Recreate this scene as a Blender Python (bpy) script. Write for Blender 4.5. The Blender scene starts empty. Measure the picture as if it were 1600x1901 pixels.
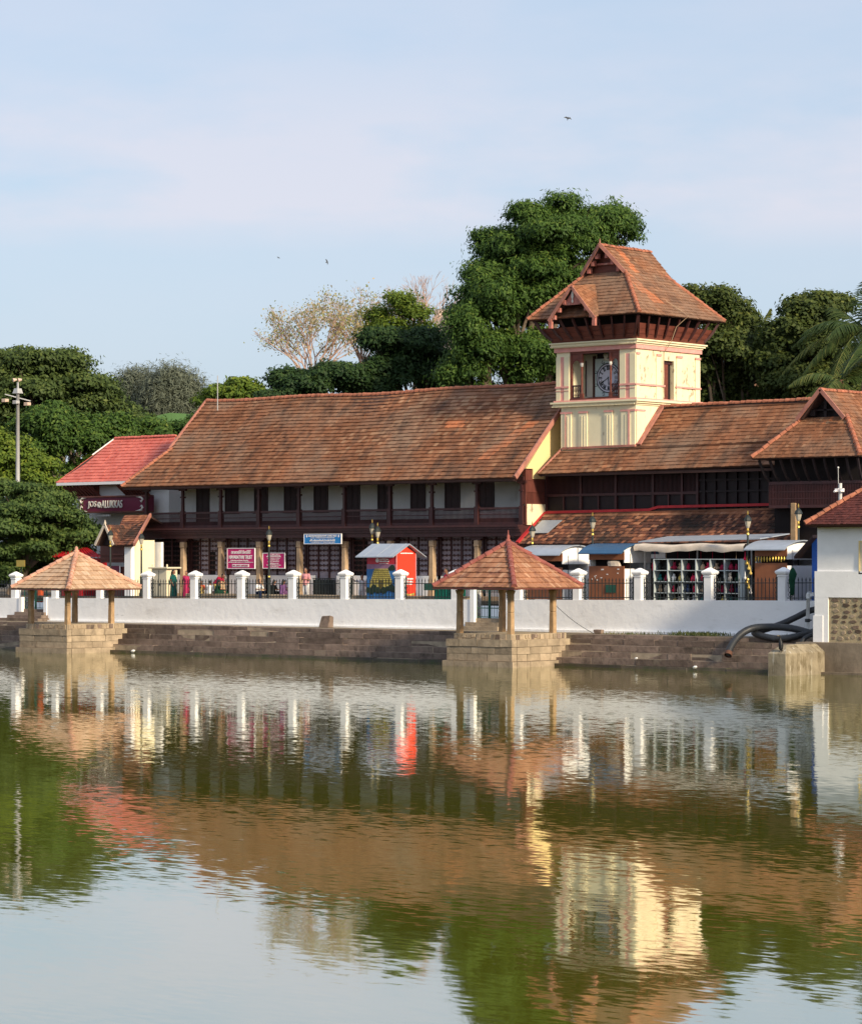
import bpy, math, random
import numpy as np
from mathutils import Vector, Matrix
R = math.radians
random.seed(11)
rng = np.random.default_rng(7)
SC = bpy.context.scene
COL = SC.collection

# ------------------------------------------------------------------ camera
# World frame: x runs along the pond wall, y runs away from the water, z up, water at z = 0.
F, HOR, CAMZ, TH, DIST = 5200.0, 1040.0, 5.1, R(40.5), 140.3
CU, SU = math.cos(TH), math.sin(TH)
cam_d = bpy.data.cameras.new('camera')
cam = bpy.data.objects.new('camera', cam_d)
COL.objects.link(cam)
cam.location = (DIST * SU, -DIST * CU, CAMZ)
cam.rotation_euler = (R(90), 0, TH)
cam_d.sensor_fit = 'HORIZONTAL'
cam_d.sensor_width = 36
cam_d.lens = F / 1600 * 36
cam_d.shift_y = (HOR - 950.5) / 1600
cam_d.clip_start = 1
cam_d.clip_end = 6000
SC.camera = cam

# ------------------------------------------------------------------ sky and sun
SUN_EL, SUN_AZ = R(26), R(-12)          # azimuth measured from +x towards +y
sun_dir = Vector((math.cos(SUN_AZ) * math.cos(SUN_EL), math.sin(SUN_AZ) * math.cos(SUN_EL), math.sin(SUN_EL)))
world = bpy.data.worlds.new('World')
SC.world = world
world.use_nodes = True
nt = world.node_tree
nt.nodes.clear()
def wn(t, **k):
    n = nt.nodes.new(t)
    for a, v in k.items(): setattr(n, a, v)
    return n
sky = wn('ShaderNodeTexSky', sky_type='NISHITA', sun_disc=False)
sky.sun_elevation = SUN_EL
sky.sun_rotation = math.pi / 2 - SUN_AZ
sky.air_density = 1.0; sky.dust_density = 2.0; sky.ozone_density = 1.5
geo = wn('ShaderNodeTexCoord')
mp = wn('ShaderNodeMapping'); mp.inputs['Scale'].default_value = (3.2, 3.2, 9.5)
mp.inputs['Location'].default_value = (2.3, 0.7, 0.35)
nz = wn('ShaderNodeTexNoise'); nz.inputs['Scale'].default_value = 2.1; nz.inputs['Detail'].default_value = 7; nz.inputs['Roughness'].default_value = 0.55
rmp = wn('ShaderNodeMapRange'); rmp.inputs['From Min'].default_value = 0.38; rmp.inputs['From Max'].default_value = 0.58
rmp.inputs['To Min'].default_value = 0.0; rmp.inputs['To Max'].default_value = 0.62
# even, pale tropical haze over the clear sky, then soft pinkish cloud
haze = wn('ShaderNodeMixRGB'); haze.inputs['Fac'].default_value = 0.72
haze.inputs['Color2'].default_value = (3.1, 3.7, 4.6, 1)
cld = wn('ShaderNodeMixRGB'); cld.inputs['Color2'].default_value = (4.6, 4.36, 4.8, 1)
bg = wn('ShaderNodeBackground'); bg.inputs['Strength'].default_value = 0.1
out = wn('ShaderNodeOutputWorld')
L = nt.links.new
L(geo.outputs['Generated'], mp.inputs['Vector']); L(mp.outputs[0], nz.inputs['Vector'])
L(nz.outputs['Fac'], rmp.inputs['Value'])
# the cloud bank lies low above the horizon all round, thinning overhead
sepw = wn('ShaderNodeSeparateXYZ'); L(geo.outputs['Generated'], sepw.inputs[0])
bank = wn('ShaderNodeValToRGB'); be = bank.color_ramp.elements
be[0].position = 0.05; be[0].color = (0.12, 0.12, 0.12, 1); be[1].position = 0.30; be[1].color = (0.3, 0.3, 0.3, 1)
for p_, c_ in ((0.108, 0.15), (0.122, 1.0), (0.15, 0.9), (0.18, 0.35)):
    e_ = be.new(p_); e_.color = (c_, c_, c_, 1)
L(sepw.outputs['Z'], bank.inputs['Fac'])
bm = wn('ShaderNodeMath', operation='MULTIPLY'); L(rmp.outputs[0], bm.inputs[0]); L(bank.outputs['Color'], bm.inputs[1])
L(sky.outputs[0], haze.inputs['Color1']); L(haze.outputs[0], cld.inputs['Color1'])
L(bm.outputs[0], cld.inputs['Fac']); L(cld.outputs[0], bg.inputs['Color']); L(bg.outputs[0], out.inputs['Surface'])

sun_d = bpy.data.lights.new('sun', 'SUN'); sun_d.energy = 3.0; sun_d.angle = R(6); sun_d.color = (1.0, 0.85, 0.62)
sun = bpy.data.objects.new('sun', sun_d); COL.objects.link(sun)
sun.location = (60, -20, 80)
sun.rotation_euler = sun_dir.to_track_quat('Z', 'Y').to_euler()
SC.view_settings.view_transform = 'Standard'; SC.view_settings.look = 'None'
SC.view_settings.exposure = 0.85; SC.view_settings.gamma = 1.0
SC.cycles.max_bounces = 6; SC.cycles.diffuse_bounces = 3; SC.cycles.glossy_bounces = 3
SC.cycles.transmission_bounces = 3; SC.cycles.transparent_max_bounces = 6
SC.cycles.caustics_reflective = False; SC.cycles.caustics_refractive = False

# ------------------------------------------------------------------ pixel to place
def A(px, py, y):                       # pixel on the vertical plane y = const -> (x, z)
    t = (px - 800) / F
    x = (t * (DIST + y * CU) - y * SU) / (CU + t * SU)
    d = DIST - x * SU + y * CU
    return x, CAMZ - (py - HOR) * d / F
def AX(px, y): return A(px, HOR, y)[0]
def B(px, py, x):                       # pixel on the vertical plane x = const -> (y, z)
    t = (px - 800) / F
    y = (t * (DIST - x * SU) - x * CU) / (SU - t * CU)
    d = DIST - x * SU + y * CU
    return y, CAMZ - (py - HOR) * d / F
def W(px, py, d):                       # pixel at distance d along the view axis
    X = (px - 800) / F * d
    return Vector((X * CU - (d - DIST) * SU, X * SU + (d - DIST) * CU, CAMZ - (py - HOR) * d / F))

# ------------------------------------------------------------------ materials
MATS = {}
def mat(name, col, rough=0.75, var=0.18, scale=2.0, detail=5, bump=0.0, bscale=None, metal=0.0, spec=0.35,
        objrand=0.0, rnd=None, stain=None, stretch=(1, 1, 1), stain2=None):
    """rnd: list of (pos, colour) driven by the per-face attribute 'rnd'; stain: (colour, scale, lo, hi, stretch)"""
    m = bpy.data.materials.new(name); m.use_nodes = True
    t = m.node_tree; N = t.nodes; K = t.links.new
    b = N['Principled BSDF']
    b.inputs['Roughness'].default_value = rough; b.inputs['Metallic'].default_value = metal
    b.inputs['Specular IOR Level'].default_value = spec
    tc = N.new('ShaderNodeTexCoord')
    oi = N.new('ShaderNodeObjectInfo')
    vo = N.new('ShaderNodeVectorMath'); vo.operation = 'MULTIPLY_ADD'
    vo.inputs[1].default_value = (1, 1, 1)
    cmb = N.new('ShaderNodeVectorMath'); cmb.operation = 'SCALE'; cmb.inputs[0].default_value = (37, 53, 71)
    K(oi.outputs['Random'], cmb.inputs['Scale'])
    vec = N.new('ShaderNodeVectorMath'); vec.operation = 'ADD'
    K(tc.outputs['Object'], vec.inputs[0]); K(cmb.outputs[0], vec.inputs[1])
    def noise(sc, st=(1, 1, 1), det=detail):
        mpn = N.new('ShaderNodeMapping'); mpn.inputs['Scale'].default_value = st
        K(vec.outputs[0], mpn.inputs['Vector'])
        n = N.new('ShaderNodeTexNoise'); n.inputs['Scale'].default_value = sc; n.inputs['Detail'].default_value = det
        n.inputs['Roughness'].default_value = 0.62
        K(mpn.outputs[0], n.inputs['Vector']); return n.outputs['Fac']
    if rnd:
        at = N.new('ShaderNodeAttribute'); at.attribute_name = 'rnd'
        rp = N.new('ShaderNodeValToRGB')
        el = rp.color_ramp.elements
        while len(el) < len(rnd): el.new(0.5)
        for e, (p, c) in zip(el, rnd): e.position = p; e.color = (*c, 1)
        K(at.outputs['Fac'], rp.inputs['Fac']); cur = rp.outputs['Color']
    else:
        rg = N.new('ShaderNodeRGB'); rg.outputs[0].default_value = (*col, 1); cur = rg.outputs[0]
    nf = noise(scale, stretch)
    mr = N.new('ShaderNodeMapRange'); mr.inputs['From Min'].default_value = 0.3; mr.inputs['From Max'].default_value = 0.7
    mr.inputs['To Min'].default_value = 1 - var; mr.inputs['To Max'].default_value = 1 + var
    K(nf, mr.inputs['Value'])
    val = mr.outputs[0]
    if objrand:
        m2 = N.new('ShaderNodeMapRange'); m2.inputs['To Min'].default_value = 1 - objrand; m2.inputs['To Max'].default_value = 1 + objrand
        K(oi.outputs['Random'], m2.inputs['Value'])
        mu = N.new('ShaderNodeMath'); mu.operation = 'MULTIPLY'; K(val, mu.inputs[0]); K(m2.outputs[0], mu.inputs[1]); val = mu.outputs[0]
    sc = N.new('ShaderNodeVectorMath'); sc.operation = 'SCALE'
    K(cur, sc.inputs[0]); K(val, sc.inputs['Scale']); cur = sc.outputs[0]
    for s in (stain, stain2):
        if not s: continue
        c, ss, lo, hi, st = s
        sf = noise(ss, st, 8)
        r2 = N.new('ShaderNodeMapRange'); r2.inputs['From Min'].default_value = lo; r2.inputs['From Max'].default_value = hi
        K(sf, r2.inputs['Value'])
        mx = N.new('ShaderNodeMixRGB'); mx.inputs['Color2'].default_value = (*c, 1)
        K(r2.outputs[0], mx.inputs['Fac']); K(cur, mx.inputs['Color1']); cur = mx.outputs[0]
    K(cur, b.inputs['Base Color'])
    if bump:
        bp = N.new('ShaderNodeBump'); bp.inputs['Strength'].default_value = 0.8; bp.inputs['Distance'].default_value = bump
        K(noise(bscale or scale * 6), bp.inputs['Height']); K(bp.outputs[0], b.inputs['Normal'])
    MATS[name] = m
    return m

TC = [(0.0, (0.155, 0.066, 0.034)), (0.14, (0.215, 0.090, 0.046)), (0.5, (0.25, 0.106, 0.054)), (0.84, (0.285, 0.132, 0.070)), (0.94, (0.36, 0.20, 0.115)), (1.0, (0.50, 0.16, 0.065))]
mat('tile_old', None, 0.85, 0.28, 0.45, rnd=TC, stain=((0.25, 0.165, 0.115), 0.30, 0.47, 0.74, (1, 1, 1)), stain2=((0.075, 0.048, 0.036), 0.7, 0.50, 0.76, (1.8, 0.6, 0.6)), spec=0.2)
TD = [(0.0, (0.06, 0.032, 0.026)), (0.4, (0.13, 0.055, 0.038)), (0.7, (0.22, 0.085, 0.05)), (0.9, (0.36, 0.15, 0.08)), (1.0, (0.44, 0.22, 0.13))]
mat('tile_dark', None, 0.85, 0.3, 0.5, rnd=TD, stain=((0.035, 0.028, 0.024), 0.30, 0.46, 0.66, (1, 1, 1)), stain2=((0.05, 0.05, 0.03), 1.3, 0.62, 0.8, (1, 1, 1)), spec=0.2)
TP = [(0.0, (0.24, 0.11, 0.06)), (0.2, (0.33, 0.15, 0.082)), (0.7, (0.39, 0.19, 0.108)), (1.0, (0.46, 0.28, 0.18))]
mat('tile_orange', None, 0.8, 0.2, 0.9, rnd=TP, stain=((0.15, 0.06, 0.045), 2.0, 0.50, 0.70, (1, 1, 1)), spec=0.2)
TL = [(0.0, (0.38, 0.235, 0.145)), (0.3, (0.47, 0.305, 0.195)), (0.8, (0.52, 0.36, 0.24)), (1.0, (0.58, 0.43, 0.31))]
mat('tile_pale', None, 0.8, 0.16, 0.9, rnd=TL, stain=((0.22, 0.11, 0.065), 2.4, 0.60, 0.78, (1, 1, 1)), spec=0.2)
TR = [(0.0, (0.56, 0.12, 0.085)), (1.0, (0.68, 0.18, 0.13))]
mat('tile_red', None, 0.55, 0.08, 0.6, rnd=TR, spec=0.4, stain=((0.40, 0.07, 0.05), 0.8, 0.56, 0.8, (1.5, .5, .5)))
mat('tile_maroon', None, 0.75, 0.2, 1.0, rnd=[(0.0, (0.075, 0.022, 0.019)), (1.0, (0.14, 0.04, 0.032))], spec=0.25)
mat('cap_tile', (0.40, 0.15, 0.09), 0.85, 0.3, 2.5, stain=((0.14, 0.07, 0.05), 3, 0.52, 0.72, (1, 1, 1)), spec=0.2)
mat('cap_pale', (0.55, 0.30, 0.21), 0.85, 0.3, 2.5, stain=((0.22, 0.10, 0.08), 3, 0.52, 0.72, (1, 1, 1)), spec=0.2)
mat('cap_maroon', (0.26, 0.085, 0.07), 0.85, 0.3, 2.5, stain=((0.5, 0.3, 0.26), 5, 0.6, 0.75, (1, 1, 1)), spec=0.2)
mat('roof_deck', (0.07, 0.035, 0.028), 0.9, 0.2, 1)
mat('verge', (0.40, 0.17, 0.13), 0.8, 0.25, 2, stain=((0.16, 0.08, 0.07), 3, 0.55, 0.75, (1, 1, 1)))
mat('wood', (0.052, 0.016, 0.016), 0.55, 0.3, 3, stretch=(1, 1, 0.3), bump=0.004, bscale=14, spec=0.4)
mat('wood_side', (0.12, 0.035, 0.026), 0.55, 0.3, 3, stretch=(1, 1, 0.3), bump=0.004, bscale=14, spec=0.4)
mat('wood_dark', (0.014, 0.007, 0.008), 0.6, 0.3, 3, spec=0.3)
mat('wood_red', (0.15, 0.042, 0.028), 0.6, 0.3, 2.5, stretch=(0.4, 0.4, 2), bump=0.004, bscale=12)
mat('wood_pink', (0.42, 0.15, 0.12), 0.7, 0.25, 3, stain=((0.55, 0.3, 0.25), 4, 0.55, 0.7, (1, 1, 1)))
mat('shutter', (0.035, 0.012, 0.012), 0.5, 0.25, 4)
mat('lattice_back', (0.33, 0.275, 0.30), 0.9, 0.25, 0.8)
mat('room_dark', (0.012, 0.008, 0.008), 0.9, 0.2, 1)  # near-black, puts the gloom of rooms and openings into the colour
mat('wall_white', (0.76, 0.75, 0.73), 0.85, 0.06, 1.0, stain=((0.45, 0.42, 0.38), 1.6, 0.60, 0.85, (1, 1, 0.35)), spec=0.2)
mat('whitewash', (0.92, 0.91, 0.90), 0.85, 0.03, 0.7, bump=0.03, bscale=2.2, stain=((0.70, 0.68, 0.65), 0.9, 0.56, 0.80, (0.5, 1, 1.6)), stain2=((0.46, 0.44, 0.41), 4, 0.66, 0.80, (0.3, 1, 1.6)), spec=0.2)
mat('white_paint', (0.90, 0.89, 0.88), 0.8, 0.05, 1.2, bump=0.008, bscale=9, stain=((0.6, 0.58, 0.55), 3, 0.66, 0.85, (1, 1, 0.4)), spec=0.2)
mat('cream', (0.79, 0.71, 0.49), 0.85, 0.06, 0.8, bump=0.006, bscale=9, stain=((0.66, 0.58, 0.40), 1.4, 0.58, 0.8, (1, 1, 0.5)), stain2=((0.40, 0.33, 0.23), 4, 0.62, 0.72, (1, 1, 0.35)), spec=0.2)
mat('cream_worn', (0.80, 0.705, 0.47), 0.85, 0.07, 0.8, bump=0.01, bscale=9, stain=((0.62, 0.54, 0.38), 1.5, 0.55, 0.8, (1, 1, 0.5)), stain2=((0.36, 0.29, 0.20), 4.0, 0.565, 0.64, (1, 1, 0.5)), spec=0.2)
mat('cream_trim', (0.79, 0.71, 0.49), 0.8, 0.05, 2, spec=0.2)
mat('gable_yellow', (0.80, 0.63, 0.31), 0.85, 0.05, 1, spec=0.2)
mat('pink_trim', (0.70, 0.33, 0.29), 0.8, 0.12, 3, stain=((0.62, 0.5, 0.42), 5, 0.6, 0.75, (1, 1, 1)), spec=0.2)
mat('stone_post', (0.40, 0.265, 0.15), 0.85, 0.25, 2.5, bump=0.01, bscale=16, stain=((0.22, 0.14, 0.08), 2.5, 0.55, 0.75, (1, 1, 0.3)), spec=0.2)
mat('stone_pillar', (0.46, 0.32, 0.20), 0.85, 0.2, 2.5, bump=0.008, bscale=16, spec=0.2)
mat('step_stone', (0.19, 0.14, 0.112), 0.85, 0.35, 1.6, bump=0.03, bscale=7, objrand=0.30, stain=((0.26, 0.21, 0.155), 1.1, 0.54, 0.76, (1, 1, 1)), stain2=((0.06, 0.047, 0.037), 1.9, 0.56, 0.74, (1, 1, 0.6)), spec=0.2)
mat('step_wet', (0.085, 0.066, 0.046), 0.5, 0.35, 1.6, bump=0.015, bscale=7, objrand=0.3, stain=((0.045, 0.055, 0.022), 1.5, 0.48, 0.7, (1, 1, 1)), spec=0.4)
mat('base_stone', (0.36, 0.28, 0.195), 0.85, 0.32, 1.3, bump=0.03, bscale=6, objrand=0.12, stain=((0.22, 0.17, 0.12), 1.8, 0.54, 0.74, (1, 1, 0.6)), spec=0.2)
mat('mortar', (0.40, 0.32, 0.22), 0.95, 0.25, 2, spec=0.1)
mat('step_mortar', (0.36, 0.29, 0.21), 0.95, 0.35, 2, spec=0.1)
mat('terrace', (0.25, 0.20, 0.145), 0.95, 0.35, 0.9, bump=0.03, bscale=5, stain=((0.14, 0.13, 0.06), 0.8, 0.54, 0.72, (1, 1, 1)), spec=0.1)
mat('concrete', (0.28, 0.235, 0.165), 0.9, 0.25, 1.2, bump=0.02, bscale=6, stain=((0.56, 0.52, 0.44), 2.6, 0.58, 0.68, (1.6, 1.6, 0.2)), stain2=((0.14, 0.11, 0.065), 2.4, 0.50, 0.68, (1.3, 1.3, 0.5)), spec=0.2)
mat('bank_wall', (0.24, 0.19, 0.14), 0.9, 0.3, 0.9, bump=0.02, bscale=5, stain=((0.13, 0.105, 0.075), 1.2, 0.52, 0.74, (1, 1, 0.4)), spec=0.2)
mat('ground', (0.17, 0.14, 0.105), 0.95, 0.25, 0.3, spec=0.1)
mat('road', (0.22, 0.20, 0.18), 0.95, 0.2, 0.5, spec=0.1)
mat('iron', (0.018, 0.024, 0.024), 0.5, 0.2, 6, spec=0.4)
mat('gate_green', (0.012, 0.085, 0.055), 0.45, 0.15, 4, spec=0.5)
mat('gold', (0.55, 0.38, 0.09), 0.4, 0.1, 4, metal=0.7)
mat('lamp_glass', (0.42, 0.38, 0.30), 0.2, 0.1, 4, spec=0.6)
mat('steel', (0.46, 0.46, 0.46), 0.5, 0.12, 1.5, metal=0.2, spec=0.5, stain=((0.3, 0.27, 0.23), 2, 0.6, 0.8, (1, 1, 0.3)))
mat('tin_grey', (0.38, 0.42, 0.48), 0.4, 0.1, 2, metal=0.25, spec=0.5)
mat('tin_blue', (0.025, 0.09, 0.19), 0.4, 0.12, 2, spec=0.5)
mat('kiosk_brown', (0.27, 0.098, 0.045), 0.65, 0.12, 1.5, stain=((0.16, 0.06, 0.03), 1.6, 0.55, 0.8, (1, 1, 0.4)))
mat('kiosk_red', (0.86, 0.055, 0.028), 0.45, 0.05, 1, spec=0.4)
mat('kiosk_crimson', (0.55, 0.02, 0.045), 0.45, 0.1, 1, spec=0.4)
mat('print_blue', (0.03, 0.14, 0.36), 0.5, 0.2, 2)
mat('print_dusk', (0.30, 0.15, 0.24), 0.5, 0.2, 1.5)
mat('print_yellow', (0.52, 0.42, 0.10), 0.55, 0.35, 7)
mat('print_shade', (0.12, 0.09, 0.02), 0.6, 0.3, 7)
mat('print_tree', (0.012, 0.03, 0.018), 0.6, 0.4, 5)
mat('sign_magenta', (0.50, 0.006, 0.13), 0.45, 0.06, 2, spec=0.4)
mat('sign_blue', (0.02, 0.22, 0.55), 0.45, 0.08, 2, spec=0.4)
mat('sign_maroon', (0.14, 0.008, 0.035), 0.5, 0.08, 1.5, spec=0.4)
mat('letter_white', (0.85, 0.82, 0.82), 0.5, 0.03, 3)
mat('letter_silver', (0.68, 0.64, 0.58), 0.4, 0.06, 3)
mat('letter_red', (0.40, 0.01, 0.06), 0.5, 0.05, 3)
mat('awning_red', (0.50, 0.012, 0.022), 0.6, 0.15, 1.2)
mat('flash_red', (0.46, 0.03, 0.035), 0.7, 0.2, 2)
mat('cloth_cream', (0.60, 0.51, 0.42), 0.9, 0.15, 2)
mat('cabinet_cream', (0.66, 0.58, 0.42), 0.6, 0.08, 2)
mat('bin_green', (0.008, 0.16, 0.11), 0.5, 0.15, 2)
mat('tarp_blue', (0.008, 0.06, 0.30), 0.55, 0.15, 1.5)
mat('hose', (0.022, 0.024, 0.028), 0.5, 0.2, 6, bump=0.012, bscale=9, stain=((0.10, 0.085, 0.07), 2.5, 0.58, 0.78, (1, 1, 1)), spec=0.45)
mat('rust', (0.11, 0.05, 0.032), 0.85, 0.3, 6)
mat('pvc', (0.62, 0.62, 0.60), 0.5, 0.1, 3)
mat('rubble', (0.16, 0.115, 0.085), 0.9, 0.35, 2.5, bump=0.03, bscale=8, objrand=0.4, spec=0.2)
mat('rubble_mortar', (0.42, 0.34, 0.21), 0.95, 0.25, 2.5, bump=0.03, bscale=8, stain=((0.22, 0.17, 0.10), 2.5, 0.55, 0.75, (1, 1, 1)), spec=0.1)
mat('trunk', (0.13, 0.10, 0.075), 0.95, 0.3, 3, stretch=(1, 1, 0.2), bump=0.03, bscale=8, spec=0.1)
mat('twig', (0.46, 0.31, 0.245), 0.95, 0.25, 2, spec=0.1)
mat('palm_trunk', (0.30, 0.17, 0.12), 0.95, 0.3, 3, stretch=(1, 1, 3), spec=0.1)
mat('skin', (0.27, 0.125, 0.075), 0.6, 0.08, 6)
mat('hair', (0.008, 0.006, 0.006), 0.5, 0.2, 8)
mat('eye_white', (0.7, 0.68, 0.64), 0.4, 0.02, 8)
for n, c in dict(cloth_green=(0.010, 0.085, 0.075), cloth_magenta=(0.42, 0.03, 0.10), cloth_red=(0.55, 0.02, 0.07), cloth_yellow=(0.60, 0.44, 0.13),
                 cloth_darkgreen=(0.008, 0.045, 0.025), cloth_white=(0.74, 0.73, 0.72), cloth_orange=(0.62, 0.10, 0.03), cloth_navy=(0.012, 0.022, 0.06),
                 cloth_black=(0.012, 0.014, 0.014), cloth_purple=(0.20, 0.09, 0.22), cloth_pink=(0.62, 0.27, 0.29), cloth_maroon=(0.24, 0.012, 0.04),
                 cloth_tan=(0.42, 0.30, 0.20), cloth_teal=(0.02, 0.15, 0.15)).items():
    mat(n, c, 0.85, 0.25, 5, bump=0.01, bscale=12, spec=0.15)
mat('clock_board', (0.56, 0.66, 0.68), 0.5, 0.05, 3)
mat('clock_face', (0.66, 0.65, 0.76), 0.5, 0.04, 3)
mat('clock_black', (0.012, 0.022, 0.03), 0.5, 0.05, 3)
mat('far_wall', (0.60, 0.50, 0.42), 0.9, 0.1, 0.3)
mat('net_green', (0.085, 0.175, 0.06), 0.85, 0.15, 0.35, stretch=(4, 4, 0.2))
mat('cormorant', (0.008, 0.008, 0.010), 0.5, 0.2, 8)
mat('bird_grey', (0.06, 0.06, 0.06), 0.7, 0.2, 8)
mat('rack_grey', (0.42, 0.47, 0.48), 0.5, 0.1, 3)
mat('tower_interior', (0.62, 0.59, 0.55), 0.85, 0.06, 1.5)
mat('fixture', (0.62, 0.46, 0.36), 0.5, 0.1, 4)
mat('litter', (0.75, 0.74, 0.72), 0.6, 0.1, 4)

def leaf_mat(name, stops, trans=0.36):
    m = bpy.data.materials.new(name); m.use_nodes = True
    t = m.node_tree; N = t.nodes; K = t.links.new
    b = N['Principled BSDF']; b.inputs['Roughness'].default_value = 0.62; b.inputs['Specular IOR Level'].default_value = 0.25
    at = N.new('ShaderNodeAttribute'); at.attribute_name = 'rnd'
    rp = N.new('ShaderNodeValToRGB'); el = rp.color_ramp.elements
    while len(el) < len(stops): el.new(0.5)
    for e, (p, c) in zip(el, stops): e.position = p; e.color = (*c, 1)
    tr = N.new('ShaderNodeBsdfTranslucent'); mx = N.new('ShaderNodeMixShader'); mx.inputs['Fac'].default_value = trans
    K(at.outputs['Fac'], rp.inputs['Fac']); K(rp.outputs[0], b.inputs['Base Color']); K(rp.outputs[0], tr.inputs['Color'])
    K(b.outputs[0], mx.inputs[1]); K(tr.outputs[0], mx.inputs[2]); K(mx.outputs[0], N['Material Output'].inputs['Surface'])
    MATS[name] = m
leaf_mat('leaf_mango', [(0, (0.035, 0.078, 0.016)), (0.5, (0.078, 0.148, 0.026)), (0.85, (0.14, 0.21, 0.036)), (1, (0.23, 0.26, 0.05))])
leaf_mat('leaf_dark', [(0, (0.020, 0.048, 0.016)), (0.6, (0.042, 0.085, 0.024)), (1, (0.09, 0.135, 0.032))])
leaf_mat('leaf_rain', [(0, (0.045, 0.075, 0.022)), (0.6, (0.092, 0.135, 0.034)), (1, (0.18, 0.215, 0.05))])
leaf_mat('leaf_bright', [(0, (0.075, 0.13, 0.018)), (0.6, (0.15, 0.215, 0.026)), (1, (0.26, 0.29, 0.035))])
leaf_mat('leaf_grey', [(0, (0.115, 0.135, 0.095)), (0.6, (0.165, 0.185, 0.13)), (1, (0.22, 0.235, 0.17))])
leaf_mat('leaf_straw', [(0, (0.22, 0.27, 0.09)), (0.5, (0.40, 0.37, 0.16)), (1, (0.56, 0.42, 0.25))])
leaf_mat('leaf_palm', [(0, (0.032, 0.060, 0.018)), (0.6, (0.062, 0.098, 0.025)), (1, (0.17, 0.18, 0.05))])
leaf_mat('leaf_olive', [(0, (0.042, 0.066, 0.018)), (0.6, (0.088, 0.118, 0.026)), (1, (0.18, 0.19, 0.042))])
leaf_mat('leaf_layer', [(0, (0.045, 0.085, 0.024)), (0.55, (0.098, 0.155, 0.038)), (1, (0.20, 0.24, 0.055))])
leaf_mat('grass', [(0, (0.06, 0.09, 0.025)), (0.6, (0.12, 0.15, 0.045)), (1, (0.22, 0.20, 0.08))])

def water_mat():
    m = bpy.data.materials.new('water'); m.use_nodes = True
    t = m.node_tree; N = t.nodes; K = t.links.new
    N.remove(N['Principled BSDF'])
    tc = N.new('ShaderNodeTexCoord')
    def noise(sc, det, st=(1, 1, 1)):
        mp_ = N.new('ShaderNodeMapping'); mp_.inputs['Scale'].default_value = st; mp_.inputs['Rotation'].default_value = (0, 0, -TH)
        K(tc.outputs['Object'], mp_.inputs['Vector'])
        n = N.new('ShaderNodeTexNoise'); n.inputs['Scale'].default_value = sc; n.inputs['Detail'].default_value = det
        K(mp_.outputs[0], n.inputs['Vector']); return n
    def centred(n, k):
        s = N.new('ShaderNodeVectorMath'); s.operation = 'SUBTRACT'; s.inputs[1].default_value = (0.5, 0.5, 0.5)
        K(n.outputs['Color'], s.inputs[0])
        c = N.new('ShaderNodeVectorMath'); c.operation = 'SCALE'; c.inputs['Scale'].default_value = k
        K(s.outputs[0], c.inputs[0]); return c.outputs[0]
    w1 = centred(noise(1.1, 2, (0.5, 1.3, 1)), 0.016)
    w2 = centred(noise(6.0, 3, (0.42, 1.2, 1)), 0.064)
    ad = N.new('ShaderNodeVectorMath'); ad.operation = 'ADD'; K(w1, ad.inputs[0]); K(w2, ad.inputs[1])
    # breeze: patches of rougher and calmer water
    big = noise(0.045, 3, (0.35, 1.5, 1))
    sp = N.new('ShaderNodeSeparateXYZ'); K(tc.outputs['Object'], sp.inputs[0])
    lee = N.new('ShaderNodeMapRange'); lee.inputs['From Min'].default_value = -90; lee.inputs['From Max'].default_value = -25
    lee.inputs['To Min'].default_value = 0.32; lee.inputs['To Max'].default_value = 1.25; K(sp.outputs['Y'], lee.inputs['Value'])
    mr = N.new('ShaderNodeMapRange'); mr.inputs['From Min'].default_value = 0.36; mr.inputs['From Max'].default_value = 0.66
    mr.inputs['To Min'].default_value = 0.45; mr.inputs['To Max'].default_value = 1.25; K(big.outputs['Fac'], mr.inputs['Value'])
    lm = N.new('ShaderNodeMath'); lm.operation = 'MULTIPLY'; K(mr.outputs[0], lm.inputs[0]); K(lee.outputs[0], lm.inputs[1])
    sc = N.new('ShaderNodeVectorMath'); sc.operation = 'SCALE'; K(ad.outputs[0], sc.inputs[0]); K(lm.outputs[0], sc.inputs['Scale'])
    ml = N.new('ShaderNodeVectorMath'); ml.operation = 'MULTIPLY'; ml.inputs[1].default_value = (1, 1, 0); K(sc.outputs[0], ml.inputs[0])
    up = N.new('ShaderNodeVectorMath'); up.operation = 'ADD'; up.inputs[1].default_value = (0, 0, 1); K(ml.outputs[0], up.inputs[0])
    no = N.new('ShaderNodeVectorMath'); no.operation = 'NORMALIZE'; K(up.outputs[0], no.inputs[0])
    gl = N.new('ShaderNodeBsdfGlossy'); gl.inputs['Roughness'].default_value = 0.03; gl.inputs['Color'].default_value = (0.95, 0.96, 0.93, 1)
    df = N.new('ShaderNodeBsdfDiffuse'); df.inputs['Color'].default_value = (0.135, 0.14, 0.010, 1)
    fr = N.new('ShaderNodeFresnel'); fr.inputs['IOR'].default_value = 1.33
    fm = N.new('ShaderNodeMapRange'); fm.inputs['From Min'].default_value = 0.02; fm.inputs['To Min'].default_value = 0.50; fm.inputs['To Max'].default_value = 1.0; K(fr.outputs[0], fm.inputs['Value'])
    mx = N.new('ShaderNodeMixShader')
    K(no.outputs[0], gl.inputs['Normal']); K(no.outputs[0], fr.inputs['Normal'])
    K(fm.outputs[0], mx.inputs['Fac']); K(df.outputs[0], mx.inputs[1]); K(gl.outputs[0], mx.inputs[2])
    K(mx.outputs[0], N['Material Output'].inputs['Surface'])
    MATS['water'] = m
water_mat()

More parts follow.
